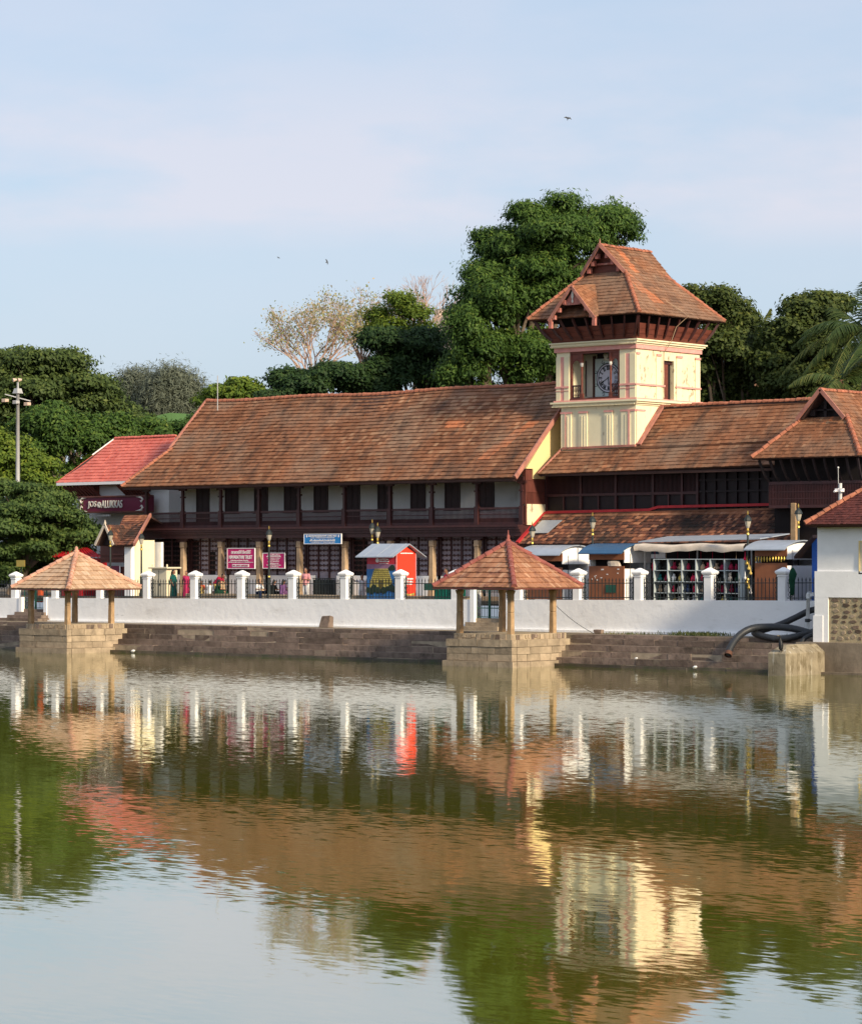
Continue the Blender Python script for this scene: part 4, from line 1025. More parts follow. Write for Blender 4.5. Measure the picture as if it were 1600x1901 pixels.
ru_ = [Vector((KX1 + .0, GY0 + .35, KZ)), Vector((KX1, GY1, KZ)), Vector((RX, GY1, RZT)), Vector((RX, GY0, RZT))]
lu_ = [Vector((KX0, GY1, KZ)), Vector((KX0, GY0 + .35, KZ)), Vector((RX, GY0, RZT)), Vector((RX, GY1, RZT))]
for p in (fr_, ri_, ba_, le_, ru_, lu_): deck(m_, p, .08)
trf = part('roof', m_, 'roof_deck', tw)
def tpatch(x, y):
    d = x - 1.6
    return 0.995 if (abs(d - (3.4 - y) * .35 - .3) < .5 and .9 < y < 3.4 and random.random() < .95) else None
m_ = MB()
tile_roof(m_, fr_[0], fr_[1], fr_, .25, .265, .045); tile_roof(m_, ri_[0], ri_[1], ri_, .25, .265, .045, tpatch)
tile_roof(m_, ba_[0], ba_[1], ba_, .3, .3); tile_roof(m_, le_[0], le_[1], le_, .25, .265)
tile_roof(m_, ru_[0], ru_[1], ru_, .25, .265, .045, lambda x, y: .995 if .9 < x < 1.5 else None); tile_roof(m_, lu_[0], lu_[1], lu_, .25, .265)
part('roof_tiles', m_, 'tile_old', trf, kind='stuff')
m_ = MB()
for a, b in ((fr_[0], fr_[3]), (fr_[1], fr_[2]), (ba_[0], ba_[3]), (ba_[1], ba_[2])): caps(m_, a + Vector((0, 0, .05)), b + Vector((0, 0, .05)), .11, .33)
caps(m_, (RX, GY0, RZT + .04), (RX, GY1, RZT + .04), .11, .33); part('ridge_tiles', m_, 'cap_tile', trf, kind='stuff')
m_ = MB(); m_.prism([(KX0 + .2, KY0 + .12, KZ + .02), (KX1 - .2, KY0 + .12, KZ + .02), (RX, KY0 + .12, RZT - .15)], (0, .1, 0)); part('gablet', m_, 'wood_red', trf)
m_ = MB(); ap = Vector((RX, GY0, RZT + .04))
for s, kx in ((-1, KX0 - .15), (1, KX1 + .15)): m_.bar(ap + Vector((0, -.03, .02)), (kx, GY0 + .25, KZ - .05), .07, .20)
m_.lathe([(.03, RZT), (.05, RZT + .15), (.015, RZT + .38)], RX, GY0, 6)
for y_ in (GY0, GY1): pass
part_split('verge_board', m_, 'verge', trf)
m_ = MB()
for k, t_ in enumerate((.25, .5, .75)):
    for s, kx in ((-1, KX0), (1, KX1)):
        p = ap.lerp(Vector((kx, GY0 + .3, KZ)), t_); m_.box(p.x - .09, p.x + .09, p.y + .04, p.y + .3, p.z - .36, p.z - .06)
m_.box(KX0 + .7, KX1 - .7, KY0 - .02, KY0 + .1, KZ + .45, KZ + .55); part_split('gable_bracket', m_, 'wood_pink', trf)
# the small gable over the clock
dm = MB(); dx, dz = -2.27, 20.0; dfy = 14.45
fl, fr2 = Vector((-3.83, dfy, 18.25)), Vector((-.68, dfy, 18.25)); da = Vector((dx, dfy, dz))
back = lambda z: EY0 + (z - TEZ) * (KY0 - EY0) / (KZ - TEZ)
db = Vector((dx, back(dz) + .05, dz)); dl = Vector((-3.83, EY0 + .0, 18.38)); dr_ = Vector((-.68, EY0, 18.38))
deck(dm, [fl, da, db, dl], .06, .0); deck(dm, [fr2, dr_, db, da], .06, .0); dorm = part('dormer', dm, 'roof_deck', tw)
m_ = MB(); tile_roof(m_, dr_ + Vector((0, .0, -.0)), fr2, [fr2, dr_, db, da], .23, .25, .04); tile_roof(m_, fl, dl, [fl, da, db, dl], .23, .25, .04); part('dormer_tiles', m_, 'tile_old', dorm, kind='stuff')
m_ = MB(); caps(m_, da + Vector((0, 0, .05)), db + Vector((0, 0, .05)), .09, .3); part('ridge_tiles', m_, 'cap_tile', dorm, kind='stuff')
m_ = MB()
for p in (fl, fr2): m_.bar(da + Vector((0, -.04, .03)), p + Vector((0, -.04, -.02)), .06, .17)
part_split('verge_board', m_, 'verge', dorm)
m_ = MB(); m_.prism([(dx - .62, dfy + .12, 19.05), (dx + .55, dfy + .12, 19.05), (dx, dfy + .12, 19.85)], (0, .06, 0))
for p, s in ((fl, 1), (fr2, -1)):
    m_.box(p.x - .02 + (0 if s > 0 else -.16), p.x + .18 + (0 if s > 0 else -.16), dfy - .02, dfy + .16, p.z - .42, p.z + .12)
    for t_ in (.35, .58, .8):
        q = da.lerp(p, t_); m_.box(q.x - .09, q.x + .09, dfy + .02, dfy + .18, q.z - .30, q.z - .06)
part_split('dormer_front', m_, 'wood_pink', dorm)
m_ = MB(); m_.loft([((dx, dfy + .08, 19.15), .03, .03), ((dx, dfy + .08, 19.25), .07, .04), ((dx, dfy + .08, 19.35), .03, .03), ((dx, dfy + .08, 19.5), .09, .04), ((dx, dfy + .08, 19.72), .07, .04), ((dx, dfy + .08, 19.8), .02, .02)], 8); part('pendant', m_, 'letter_silver', dorm)
m_ = MB(); m_.tube([(TX1 + .1, 18.5, ZF + .1), (TX1 + .08, 18.45, 15.2), (TX1 + .09, 18.5, 16.5), (TX1 + .5, 18.6, 17.1), (TX1 + .7, 18.8, 17.9), (EX1 + .1, 19.2, 18.5), (EX1 - .15, 18.9, 18.75), (EX1 - .7, 18.2, 19.3)], .018, 5); part('cable', m_, 'cloth_tan', tw)
# ================================================================== WING TO THE RIGHT OF THE TOWER
wg = thing('palace_wing', 'dark timber wing with two tiled roofs between clock tower and gabled hall', 'building', (4, 17, GZ))
WE = 14.6
w0, w1 = Vector((-4.72, WE, 9.86)), Vector((11.6, WE, 10.06))
t0, t1 = Vector((-4.1, 16.0, 11.26)), Vector((11.6, 16.0, 11.38))
u0, u1 = Vector((.98, 18.25, 13.50)), Vector((11.6, 18.25, 13.54))
u00 = Vector((.98, 16.0, 11.27))
m_ = MB(); deck(m_, [w0, w1, t1, t0], .1, .05); deck(m_, [u00, t1, u1, u0], .1, .045); deck(m_, [u0, u1, (11.6, 22, 9.9), (.98, 22, 9.9)], .1, .04)
m_.box(-4.6, 11.5, WE + .04, WE + .12, 9.72, 9.86)
wr = part('roof', m_, 'roof_deck', wg)
m_ = MB(); tile_roof(m_, w0, w1, [w0, w1, t1, t0], .26, .29, .05, lambda x, y: random.uniform(.6, .97) if (x < 5.5 and random.random() < .4) else None)
dn_ = Vector((0, .02, -.045)); tile_roof(m_, u00 + dn_, t1 + dn_, [u00 + dn_, t1 + dn_, u1 + dn_, u0 + dn_], .26, .29, .05); part('roof_tiles', m_, 'tile_old', wr, kind='stuff')
m_ = MB(); caps(m_, u0 + Vector((0, 0, .04)), u1 + Vector((0, 0, .04)), .11, .36); part('ridge_tiles', m_, 'cap_tile', wr, kind='stuff')
m_ = MB(); m_.bar(u00 + Vector((.12, 0, .10)), u0 + Vector((.12, 0, .10)), .30, .10); m_.bar((-4.0, 15.9, 11.28), (.98, 15.9, 11.32), .16, .12); m_.bar(w0 + Vector((0, 0, .03)), t0 + Vector((0, 0, .05)), .12, .10)
part_split('flashing', m_, 'verge', wr)
m_ = MB(); m_.box(-5.0, 11.5, 15.8, 15.99, GZ, 10.0); part('front_wall', m_, 'wood_dark', wg)
m_ = MB()
for z, h in ((7.75, .12), (8.62, .14), (9.75, .12)): m_.box(-5.05, 5.2, 15.68, 15.82, z, z + h)
for x in (-5.0, -2.6, -.2, 2.3, 4.2, 5.2): m_.box(x - .07, x + .07, 15.67, 15.83, 7.6, 9.9)
for k in range(120):
    x = -4.9 + k * .084
    m_.box(x - .014, x + .014, 15.74, 15.79, 8.76, 9.7)
for x in (-3.8, -1.4, 1.0, 3.3): m_.box(x - .04, x + .04, 15.70, 15.82, 7.87, 8.62)
part('timber_screen', m_, 'wood', wg)
m_ = MB()
for z in (7.9, 8.7, 9.3): m_.box(5.3, 11.4, 15.70, 15.82, z, z + .1)
for k in range(9): m_.box(5.6 + k * .68, 5.7 + k * .68, 15.68, 15.82, 7.7, 9.9)
part('timber_screen', m_, 'wood_dark', wg)  # shaded copy of the screen: near-black wood paints in the shadow here
# lower pent roof
PB = 13.2
q0, q1 = Vector((*A(962, 1010, PB)[:1], PB, 5.98)), Vector((A(1471, 1000, PB)[0], PB, 6.02))
r0, r1 = Vector((A(1013, 957, 15.6)[0], 15.6, 7.64)), Vector((q1.x - .0, 15.6, 7.92))
rm, rn = Vector((A(1203, 945, 15.6)[0], 15.6, 7.70)), Vector((A(1222, 937, 15.6)[0], 15.6, 7.86))
m_ = MB(); deck(m_, [q0, q1, r1, r0], .1, .06); pr = part('pent_roof', m_, 'roof_deck', wg)
m_ = MB(); tile_roof(m_, q0, q1, [q0, q1, r1, r0], .2, .27, .045, lambda x, y: (random.uniform(.85, 1) if (y > 2.35 and x < 14) or random.random() < .13 else None), bond=.3)
part('roof_tiles', m_, 'tile_dark', pr, kind='stuff')
m_ = MB(); m_.bar(r0 + Vector((0, .02, .1)), rm + Vector((0, .02, .1)), .12, .16); m_.bar(rm + Vector((0, .02, .1)), rn + Vector((0, .02, .1)), .12, .14); m_.bar(rn + Vector((0, .02, .1)), r1 + Vector((0, .02, .1)), .12, .14)
m_.bar(q0 + Vector((-.05, 0, .06)), r0 + Vector((-.05, 0, .08)), .22, .16); part_split('flashing', m_, 'flash_red', pr)
m_ = MB(); n_ = (r0 - q0).normalized(); e_ = Vector((1, 0, 0))
c_ = q0 + n_ * 1.3 + e_ * .25; up_ = Vector((0, -.05, .16)); m_.prism([c_ + up_ + n_ * -.5, c_ + up_ + n_ * -.5 + e_ * 1.3, c_ + up_ + n_ * .75 + e_ * 1.5, c_ + up_ + n_ * .75 + e_ * .1], (0, .01, -.02)); part('tin_patch', m_, 'tin_grey', pr)
m_ = MB(); m_.box(-5.0, 12, 14.6, 14.8, GZ, 6.6); part('shop_wall', m_, 'wall_white', wg)
m_ = MB()
for k in range(5): m_.box(-4 + k * 3.2, -1.6 + k * 3.2, 14.56, 14.599, GZ + .05, 5.2)
part_split('shop_shade', m_, 'room_dark', wg)  # near-black sheets on the wall paint the shade of open shopfronts
m_ = MB(); px_, _ = A(1475, 970, 13.3); m_.frustum(px_, 13.3, GZ, .34, .34, 8.0, .30, .30); bevel(part('stone_pillar', m_, 'stone_post', wg), .02)

# ================================================================== GABLED HALL AT THE RIGHT
hl = thing('gabled_hall', 'tall hall with tiled hip roof, open triangular gablet and black timber brackets', 'building', (14, 17, GZ))
HX0, HX1, HY0, HZ = A(1395, 851, 12.6)[0], A(1597, 848, 12.6)[0], 12.6, 10.3
gk0, gk1, gky, gkz = 12.62, 15.20, 14.55, 12.36
hm = (gk0 + gk1) / 2
m_ = MB()
hf = [Vector((HX0, HY0, HZ)), Vector((HX1, HY0, HZ)), Vector((gk1, gky, gkz)), Vector((gk0, gky, gkz))]
hlft = [Vector((HX0, 26, HZ)), Vector((HX0, HY0, HZ)), Vector((gk0, gky, gkz)), Vector((gk0, 26, gkz))]
hrgt = [Vector((HX1, HY0, HZ)), Vector((HX1, 26, HZ)), Vector((gk1, 26, gkz)), Vector((gk1, gky, gkz))]
hgy = 14.1; hz = 13.72
hlu = [Vector((gk0, 26, gkz)), Vector((gk0, hgy + .15, gkz)), Vector((hm, hgy, hz)), Vector((hm, 26, hz))]
hru = [Vector((gk1, hgy + .15, gkz)), Vector((gk1, 26, gkz)), Vector((hm, 26, hz)), Vector((hm, hgy, hz))]
for p in (hf, hlft, hrgt, hlu, hru): deck(m_, p, .09)
hr = part('roof', m_, 'roof_deck', hl)
m_ = MB(); tile_roof(m_, hf[0], hf[1], hf, .2, .23, .04, lambda x, y: random.uniform(.7, 1) if y > 2.3 else (random.uniform(0, .5) if random.random() < .5 else None)); part('roof_tiles', m_, 'tile_old', hr, kind='stuff')
m_ = MB()
for p in (hlft, hrgt, hlu, hru): tile_roof(m_, p[0], p[1], p, .25, .27)
part('side_tiles', m_, 'tile_old', hr, kind='stuff')
m_ = MB(); V_ = Vector((0, 0, .06)); caps(m_, hf[0] + V_, hf[3] + V_, .12, .36); caps(m_, hf[1] + V_, hf[2] + V_, .12, .36); caps(m_, (hm, hgy, hz + .05), (hm, 26, hz + .05), .11, .36); part('ridge_tiles', m_, 'cap_tile', hr, kind='stuff')
m_ = MB(); ap = Vector((hm, hgy - .03, hz + .05))
for kx in (gk0 - .12, gk1 + .12): m_.bar(ap, (kx, hgy - .03, gkz - .08), .07, .20)
part_split('verge_board', m_, 'verge', hr)
m_ = MB(); m_.prism([(gk0 + .1, gky + .3, gkz), (gk1 - .1, gky + .3, gkz), (hm, gky + .3, hz - .1)], (0, .1, 0)); m_.box(hm - .8, hm + .8, gky, gky + .1, gkz + .35, gkz + .42); m_.box(hm - .08, hm + .08, gky, gky + .1, gkz, hz - .2); m_.box(gk0 + .45, gk0 + .75, gky - .1, gky + .1, gkz + .1, gkz + .42)
part('gablet', m_, 'wood_dark', hr)
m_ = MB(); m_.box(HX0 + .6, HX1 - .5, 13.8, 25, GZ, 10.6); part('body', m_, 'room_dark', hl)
bx0, bx1 = A(1427, 900, 13.2)[0], HX1 - .3
m_ = MB(); m_.box(bx0, bx1, 13.2, 13.79, 7.75, 7.9); m_.box(bx0, bx1, 13.2, 13.3, 8.95, 9.1); m_.box(bx0, bx1, 13.26, 13.3, 7.9, 8.95)
for k in range(60):
    x = bx0 + (bx1 - bx0) * k / 59; m_.box(x - .02, x + .02, 13.22, 13.258, 7.9, 8.95)
for z in (8.2, 8.55): m_.box(bx0, bx1, 13.215, 13.257, z, z + .04)
part('timber_box', m_, 'wood', hl)
for k in range(10):
    x = HX0 + .35 + (HX1 - HX0 - .6) * k / 9; xb_ = bx0 + (bx1 - bx0) * k / 9
    m_ = MB()
    pts = [Vector((x, HY0 + .15, HZ - .1)).lerp(Vector((xb_, 13.25, 9.1)), t) + Vector((0, .0, -.14 * math.sin(math.pi * t))) for t in (0, .33, .66, 1)]
    for a, b in zip(pts[:-1], pts[1:]): m_.bar(a, b, .09, .12)
    part('bracket', m_, 'wood_dark', hl)

# ================================================================== WHITE BUILDING ON THE POND EDGE
wb = thing('pump_house', 'white plastered building with maroon tiled roof and rubble stone panel at the pond edge', 'building', (26, 2.5, 1.45))
WX, WY = 22.12, 1.0
m_ = MB(); m_.box(WX, 42, WY, 3.8, 4.25, 6.9); part('wall', m_, 'white_paint', wb)
m_ = MB(); m_.box(WX - .10, WX + .62, WY - .07, 3.9, 1.4, 3.42); m_.box(WX - .10, 42, WY - .07, 3.9, 3.424, 4.6)
m_.box(WX - .16, WX + .35, WY - .10, 3.9, 1.4, 2.6); part('lower_wall', m_, 'white_paint', wb)
m_ = MB(); m_.box(WX + .62, 42, WY - .02, 3.8, 1.35, 3.42); rp_ = part('stone_panel', m_, 'rubble_mortar', wb)
sx = WX + .72
for row in range(8):
    z = 1.45 + row * .24; x = WX + .68 + random.uniform(0, .1)
    while x < WX + 3.4:
        w_ = random.uniform(.22, .55); h_ = random.uniform(.18, .27)
        if random.random() < .93:
            c = (x + w_ / 2, WY - .02, z + random.uniform(0, .08) + h_ / 2); k = random.randint(4, 6); ph = random.random() * 6
            ring_ = [(c[0] + w_ / 2 * random.uniform(.75, 1.1) * math.cos(ph + 2 * math.pi * j / k), c[2] + h_ / 2 * random.uniform(.75, 1.1) * math.sin(ph + 2 * math.pi * j / k)) for j in range(k)]
            b_ = MB(); vs = [(p[0], WY - .01, p[1]) for p in ring_] + [(c[0] + (p[0] - c[0]) * .75, WY - .04, c[2] + (p[1] - c[2]) * .82) for p in ring_]
            b_.add(vs, [tuple(range(k, 2 * k))] + [(j, (j + 1) % k, k + (j + 1) % k, k + j) for j in range(k)])
            put('rubble_stone', b_.mesh('rubble_stone', rootloc(wb)), random.choice(['rubble', 'rubble', 'base_stone']), rp_)
        x += w_ + random.uniform(.02, .08)
ec = Vector((A(1494, 972, .35)[0], .35, 6.72)); 
e1 = Vector((42, .35, 6.72)); rr0, rr1 = ec + Vector((2.1, 2.05, 1.72)), Vector((40, 2.4, 8.44)); eb = Vector((ec.x, 4.45, 6.72)); e2 = Vector((42, 4.45, 6.72))
m_ = MB()
for p in ([ec, e1, rr1, rr0], [eb, ec, rr0], [e2, eb, rr0, rr1]): deck(m_, p, .1)
m_.box(ec.x + .1, 42, .5, 1.05, 6.58, 6.64)
pr_ = part('roof', m_, 'roof_deck', wb)
m_ = MB(); pf = [ec, Vector((ec.x + 6, .35, 6.72)), Vector((ec.x + 6, 2.4, 8.44)), rr0]; tile_roof(m_, pf[0], pf[1], pf, .17, .17, .035, bond=0); tile_roof(m_, eb, ec, [eb, ec, rr0], .17, .17, .035, bond=0); part('roof_tiles', m_, 'tile_maroon', pr_, kind='stuff')
m_ = MB(); caps(m_, ec + V_, rr0 + V_, .12, .34); caps(m_, eb + V_, rr0 + V_, .12, .34); caps(m_, rr0 + V_, rr1 + V_, .12, .34); part('hip_tiles', m_, 'cap_tile', pr_, kind='stuff')
ax, az1 = A(1594, 1004, WY - .05); az0 = A(1594, 1066, WY - .05)[1]
m_ = MB(); m_.box(ax + .06, ax + .9, WY - .045, WY - .002, az0 + .06, az1 - .06); pq = part('plaque', m_, 'cabinet_cream', wb)
m_ = MB()
for (a, b, c, d) in ((ax, ax + .96, az1 - .06, az1), (ax, ax + .96, az0, az0 + .06), (ax, ax + .06, az0 + .06, az1 - .06)): m_.box(a, b, WY - .07, WY - .003, c, d)
part('plaque_frame', m_, 'gable_yellow', pq)
m_ = MB(); m_.box(21.6, 45, .02, 4.0, -.6, 1.40); m_.box(21.6, 45, -.3, .018, -.6, .10); struct('bank_wall', m_, 'bank_wall')
# camera post on the roof
cp = A(1560, 930, 3.0); t = thing('camera_post', 'white post carrying small cameras above the maroon tiled roof', 'camera post', (cp[0], 3.0, 7.6))
m_ = MB(); m_.tube([(cp[0], 3, 7.4), (cp[0], 3, A(1560, 897, 3)[1])], .075, 8); part_split('post', m_, 'pvc', t)
zc = A(1560, 910, 3)[1]
for s in (-1, 1):
    m_ = MB(); m_.box(cp[0] + s * .12 - .09, cp[0] + s * .12 + .09, 2.85, 3.0, zc - .08, zc + .08); m_.tube([(cp[0] + s * .16, 2.86, zc - .03), (cp[0] + s * .16, 2.72, zc - .06)], .05, 8); part('camera_housing', m_, 'letter_white', t)
m_ = MB(); m_.tube([(cp[0] - .1, 3, 7.6), (cp[0] - .12, 3, A(1560, 868, 3)[1])], .012, 5); m_.sphere((cp[0] - .12, 3, A(1560, 868, 3)[1]), .05, n=6, m=4); part('antenna', m_, 'pvc', t)
# concrete block standing in the water
bxx, by = A(1459, 1258, -3.1)[0], -3.1
blx = A(1425, 1250, by)[0]; bz = 1.0; bye = B(1537, 1240, bxx)[0]
m_ = MB(); m_.add([(blx, by, -.6), (bxx, by, -.6), (bxx, bye, -.6), (blx, bye, -.6), (blx, by, bz), (bxx, by, bz), (bxx, bye, bz), (blx, bye, bz), (blx + .2, by + .75, bz + .36), (bxx - .45, by + .75, bz + .36), (bxx - .45, bye - .3, bz + .36), (blx + .2, bye - .3, bz + .36)],
            [(0, 1, 5, 4), (1, 2, 6, 5), (2, 3, 7, 6), (3, 0, 4, 7), (4, 5, 9, 8), (5, 6, 10, 9), (6, 7, 11, 10), (7, 4, 8, 11), (8, 9, 10, 11)])
o = solo('concrete_block', m_, 'concrete', 'streaked concrete block with sloped top standing in the water by the pipes', 'block'); bevel(o, .03)
# cormorant on the block
cxx, cyy, czz = bxx - .35, by + .12, bz + .08
m_ = MB(); m_.loft([((cxx, cyy, czz + .05), .03, .03), ((cxx, cyy, czz + .12), .09, .10), ((cxx + .01, cyy - .01, czz + .28), .11, .11), ((cxx, cyy - .02, czz + .44), .08, .08), ((cxx - .01, cyy - .03, czz + .54), .04, .04), ((cxx - .02, cyy - .03, czz + .63), .03, .03), ((cxx - .02, cyy - .05, czz + .68), .045, .06), ((cxx - .02, cyy - .05, czz + .72), .02, .03)], 10)
t = thing('cormorant', 'black cormorant perched upright on the edge of the concrete block', 'bird', (cxx, cyy, bz))
part('body', m_, 'cormorant', t, True)
m_ = MB(); m_.bar((cxx - .02, cyy - .09, czz + .69), (cxx - .05, cyy - .22, czz + .70), .015); part('beak', m_, 'gold', t)
m_ = MB(); m_.add([(cxx - .05, cyy + .04, czz + .14), (cxx + .05, cyy + .04, czz + .14), (cxx + .04, cyy + .14, czz - .12), (cxx - .04, cyy + .14, czz - .12), (cxx, cyy + .07, czz + .14), (cxx, cyy + .17, czz - .12)], [(0, 1, 2, 3), (1, 4, 5, 2), (4, 0, 3, 5)]); part('tail', m_, 'cormorant', t)
for s in (-1, 1): m_ = MB(); m_.tube([(cxx + s * .04, cyy, czz + .1), (cxx + s * .045, cyy - .02, czz - .06)], .014, 5); m_.box(cxx + s * .045 - .03, cxx + s * .045 + .03, cyy - .09, cyy, czz - .075, czz - .055); part_split('leg', m_, 'cormorant', t)
# hoses
def path(pts):
    v = []
    for px, py, y in pts: x, z = A(px, py, y); v.append(Vector((x, y, z)))
    out_ = []
    for i in range(len(v) - 1):
        p0, p1, p2, p3 = v[max(i - 1, 0)], v[i], v[i + 1], v[min(i + 2, len(v) - 1)]
        for k in range(6):
            t_ = k / 6
            out_.append(0.5 * ((2 * p1) + (-p0 + p2) * t_ + (2 * p0 - 5 * p1 + 4 * p2 - p3) * t_ ** 2 + (-p0 + 3 * p1 - 3 * p2 + p3) * t_ ** 3))
    return out_ + [v[-1]]
t = thing('drain_hose', 'thick black hose arching down the steps with a rusty open end', 'hose', (19.5, 1, 1))
P_ = path([(1352, 1214, -.1), (1357, 1200, .2), (1372, 1180, .8), (1395, 1167, 1.4), (1425, 1164, 1.8), (1465, 1166, 2.0), (1495, 1173, 2.1), (1512, 1178, 2.2)])
m_ = MB(); m_.tube(P_, .165, 12); part('hose_body', m_, 'hose', t, True)
m_ = MB(); m_.tube([P_[0] + (P_[0] - P_[2]).normalized() * .1, P_[0], P_[2]], [.18, .18, .17], 12, False); part('rusty_end', m_, 'rust', t, True)
t = thing('coiled_hose', 'thick black hose looped beneath the arching one beside the white building', 'hose', (20, 2, 1.6))
m_ = MB(); m_.tube(path([(1512, 1172, 2.6), (1480, 1181, 1.5), (1445, 1186, 1.4), (1412, 1180, 1.5), (1400, 1174, 1.8), (1420, 1169, 2.6), (1452, 1158, 3.0), (1480, 1145, 3.3), (1503, 1134, 3.4), (1525, 1130, 3.5)]), .15, 12); part('hose_body', m_, 'hose', t, True)
m_ = MB(); m_.tube(path([(1487, 1195, 1.0), (1493, 1186, 1.1), (1503, 1180, 1.3), (1515, 1178, 1.6)]), .10, 10); solo('small_hose', m_, 'hose', 'thin black hose bent behind the concrete block', 'hose', smooth=True)
xp, zp = A(1499, 1160, 3.2); t = thing('water_pipe', 'upright grey plastic pipe with elbow top and valve in front of the wall', 'pipe', (xp, 3.2, 1.5))
zt_ = A(1499, 1103, 3.2)[1]
m_ = MB(); m_.tube([(xp - .02, 3.2, 1.5), (xp, 3.2, zp + .1), (xp + .04, 3.2, zt_ - .15)], .085, 10); part('pipe', m_, 'pvc', t, True)
m_ = MB(); m_.tube([(xp + .04, 3.2, zt_ - .2), (xp + .04, 3.2, zt_ - .02), (xp + .10, 3.2, zt_ + .05), (xp + .22, 3.2, zt_ + .02), (xp + .24, 3.2, zt_ - .1)], .105, 10); part('elbow', m_, 'pvc', t, True)
m_ = MB(); m_.lathe([(.09, zp + .12), (.13, zp + .14), (.13, zp + .26), (.09, zp + .28)], xp, 3.2, 10); m_.bar((xp + .1, 3.15, zp + .2), (xp + .26, 3.1, zp + .22), .06); part('valve', m_, 'hose', t)
# blue shed end next to the white building
t = thing('blue_shed', 'small shed with blue sheet wall and dark lean-to roof beside the white building', 'shed', (21, 6.5, GZ))
xs0, xs1 = A(1507, 1050, 6.0)[0], A(1600, 1050, 6.0)[0]
m_ = MB(); m_.box(xs0, xs1, 6.0, 9.5, GZ, 6.2); part('wall', m_, 'tarp_blue', t)
zr1 = A(1518, 995, 5.6)[1]
m_ = MB(); m_.prism([(xs0 - .75, 5.6, zr1 - .95), (xs0 + .3, 5.6, zr1 + .05), (xs0 + .3, 5.6, zr1 - .08), (xs0 - .75, 5.6, zr1 - 1.08)], (0, 3.8, 0)); part('roof', m_, 'wood_dark', t)

# ================================================================== SHOP BUILDING AT THE LEFT
js = thing('jewellery_shop', 'shop building with bright red tiled roof and maroon name board', 'building', (-43, 18, GZ))
JB = 17.0
j0 = Vector((A(104, 896, JB)[0], JB, A(104, 896, JB)[1])); j1 = Vector((-37.2, JB, j0.z))
j3 = Vector((A(214, 815, 20.2)[0], 20.2, A(214, 815, 20.2)[1])); j2 = Vector((A(326, 808, 20.2)[0], 20.2, j3.z))
m_ = MB(); deck(m_, [j0, j1, j2, j3], .1); deck(m_, [(j0.x, 23.4, j0.z), j0, j3], .1); m_.box(j0.x + .1, j1.x, JB - .04, JB + .04, j0.z - .22, j0.z - .05)
jr = part('roof', m_, 'roof_deck', js)
m_ = MB(); jm = Vector((A(160, 863, 18.4)[0], 18.4, A(160, 863, 18.4)[1]))
tile_roof(m_, j0, j1, [j0, j1, j2, j3, jm], .28, .30, .05, bond=0); tile_roof(m_, (j0.x, 23.4, j0.z), j0, [(j0.x, 23.4, j0.z), j0, j3], .3, .3); part('roof_tiles', m_, 'tile_red', jr, kind='stuff')
m_ = MB(); m_.box(j0.x + .15, j1.x, JB - .10, JB - .045, j0.z - .20, j0.z - .02); part('gutter', m_, 'letter_white', jr)
m_ = MB(); caps(m_, j3 + V_, j2 + V_, .1, .32); part('ridge_tiles', m_, 'tile_red', jr, kind='stuff')
m_ = MB(); m_.bar(j3 + Vector((-.06, 0, .05)), j0.lerp(j3, .62) + Vector((-.05, 0, .05)), .07, .07); part_split('verge_board', m_, 'letter_white', jr)
m_ = MB(); m_.box(j0.x + .8, -37.3, 18.0, 22.5, GZ, j0.z - .1); part('wall', m_, 'wall_white', js)
m_ = MB(); m_.prism([(-38.0, 19.2, j2.z - 1.9), (-36.4, 19.2, j2.z - 1.9), (-36.4, 19.2, j2.z - .15), (-38.0, 19.2, j2.z - .15)], (0, .2, 0)); part('stair_block', m_, 'wall_white', js)
s0, s1 = A(146, 935, 16.7)[0], A(269, 935, 16.7)[0]
sz1, sz0 = A(205, 923, 16.7)[1], A(205, 949, 16.7)[1]
m_ = MB(); m_.box(s0, s1, 16.7, 17.5, sz0, sz1); sb = part('name_board', m_, 'sign_maroon', js)
m_ = MB(); m_.box(s0 - .1, s1 + .1, 16.62, 17.4, sz1 + .002, sz1 + .10); m_.box(s0 - .1, s1 + .1, 16.62, 17.4, sz0 - .10, sz0 - .002); part('board_moulding', m_, 'wood_side', sb)
zA, zB = sz0 + (sz1 - sz0) * .2, sz0 + (sz1 - sz0) * .74
lettering('lettering', 'JOS', sb, 'letter_silver', A(164, 0, 16.7)[0], A(179.5, 0, 16.7)[0], 16.69, zA, zB, thick=.05, bold=.012)
lettering('lettering', 'ALUKKAS', sb, 'letter_silver', A(189, 0, 16.7)[0], A(228, 0, 16.7)[0], 16.69, zA + .03, zB + .03, thick=.05, bold=.012)
m_ = MB()
for k in range(6):
    an = k * math.pi / 3; c = A(184.5, 0, 16.7)[0]; m_.sphere((c + .12 * math.cos(an), 16.67, (zA + zB) / 2 + .12 * math.sin(an)), .09, .03, .09, 8, 5)
part('flower_emblem', m_, 'letter_silver', sb)
for s, xc in ((1, A(262, 0, 16.7)[0]), (-1, s0 + .35)):
    m_ = MB()
    for u_ in (-1, 1):
        c = (sz0 + sz1) / 2 + u_ * .24
        pts = [(xc - s * .62, 16.68, c + u_ * .24), (xc - s * .2, 16.68, c + u_ * .2), (xc + s * .05, 16.68, c + u_ * .16), (xc + s * .17, 16.68, c + u_ * .02), (xc + s * .06, 16.68, c - u_ * .13), (xc - s * .06, 16.68, c - u_ * .04)]
        m_.tube(pts, [.015, .06, .085, .08, .06, .03], 6)
    part('scroll', m_, 'letter_silver', sb)
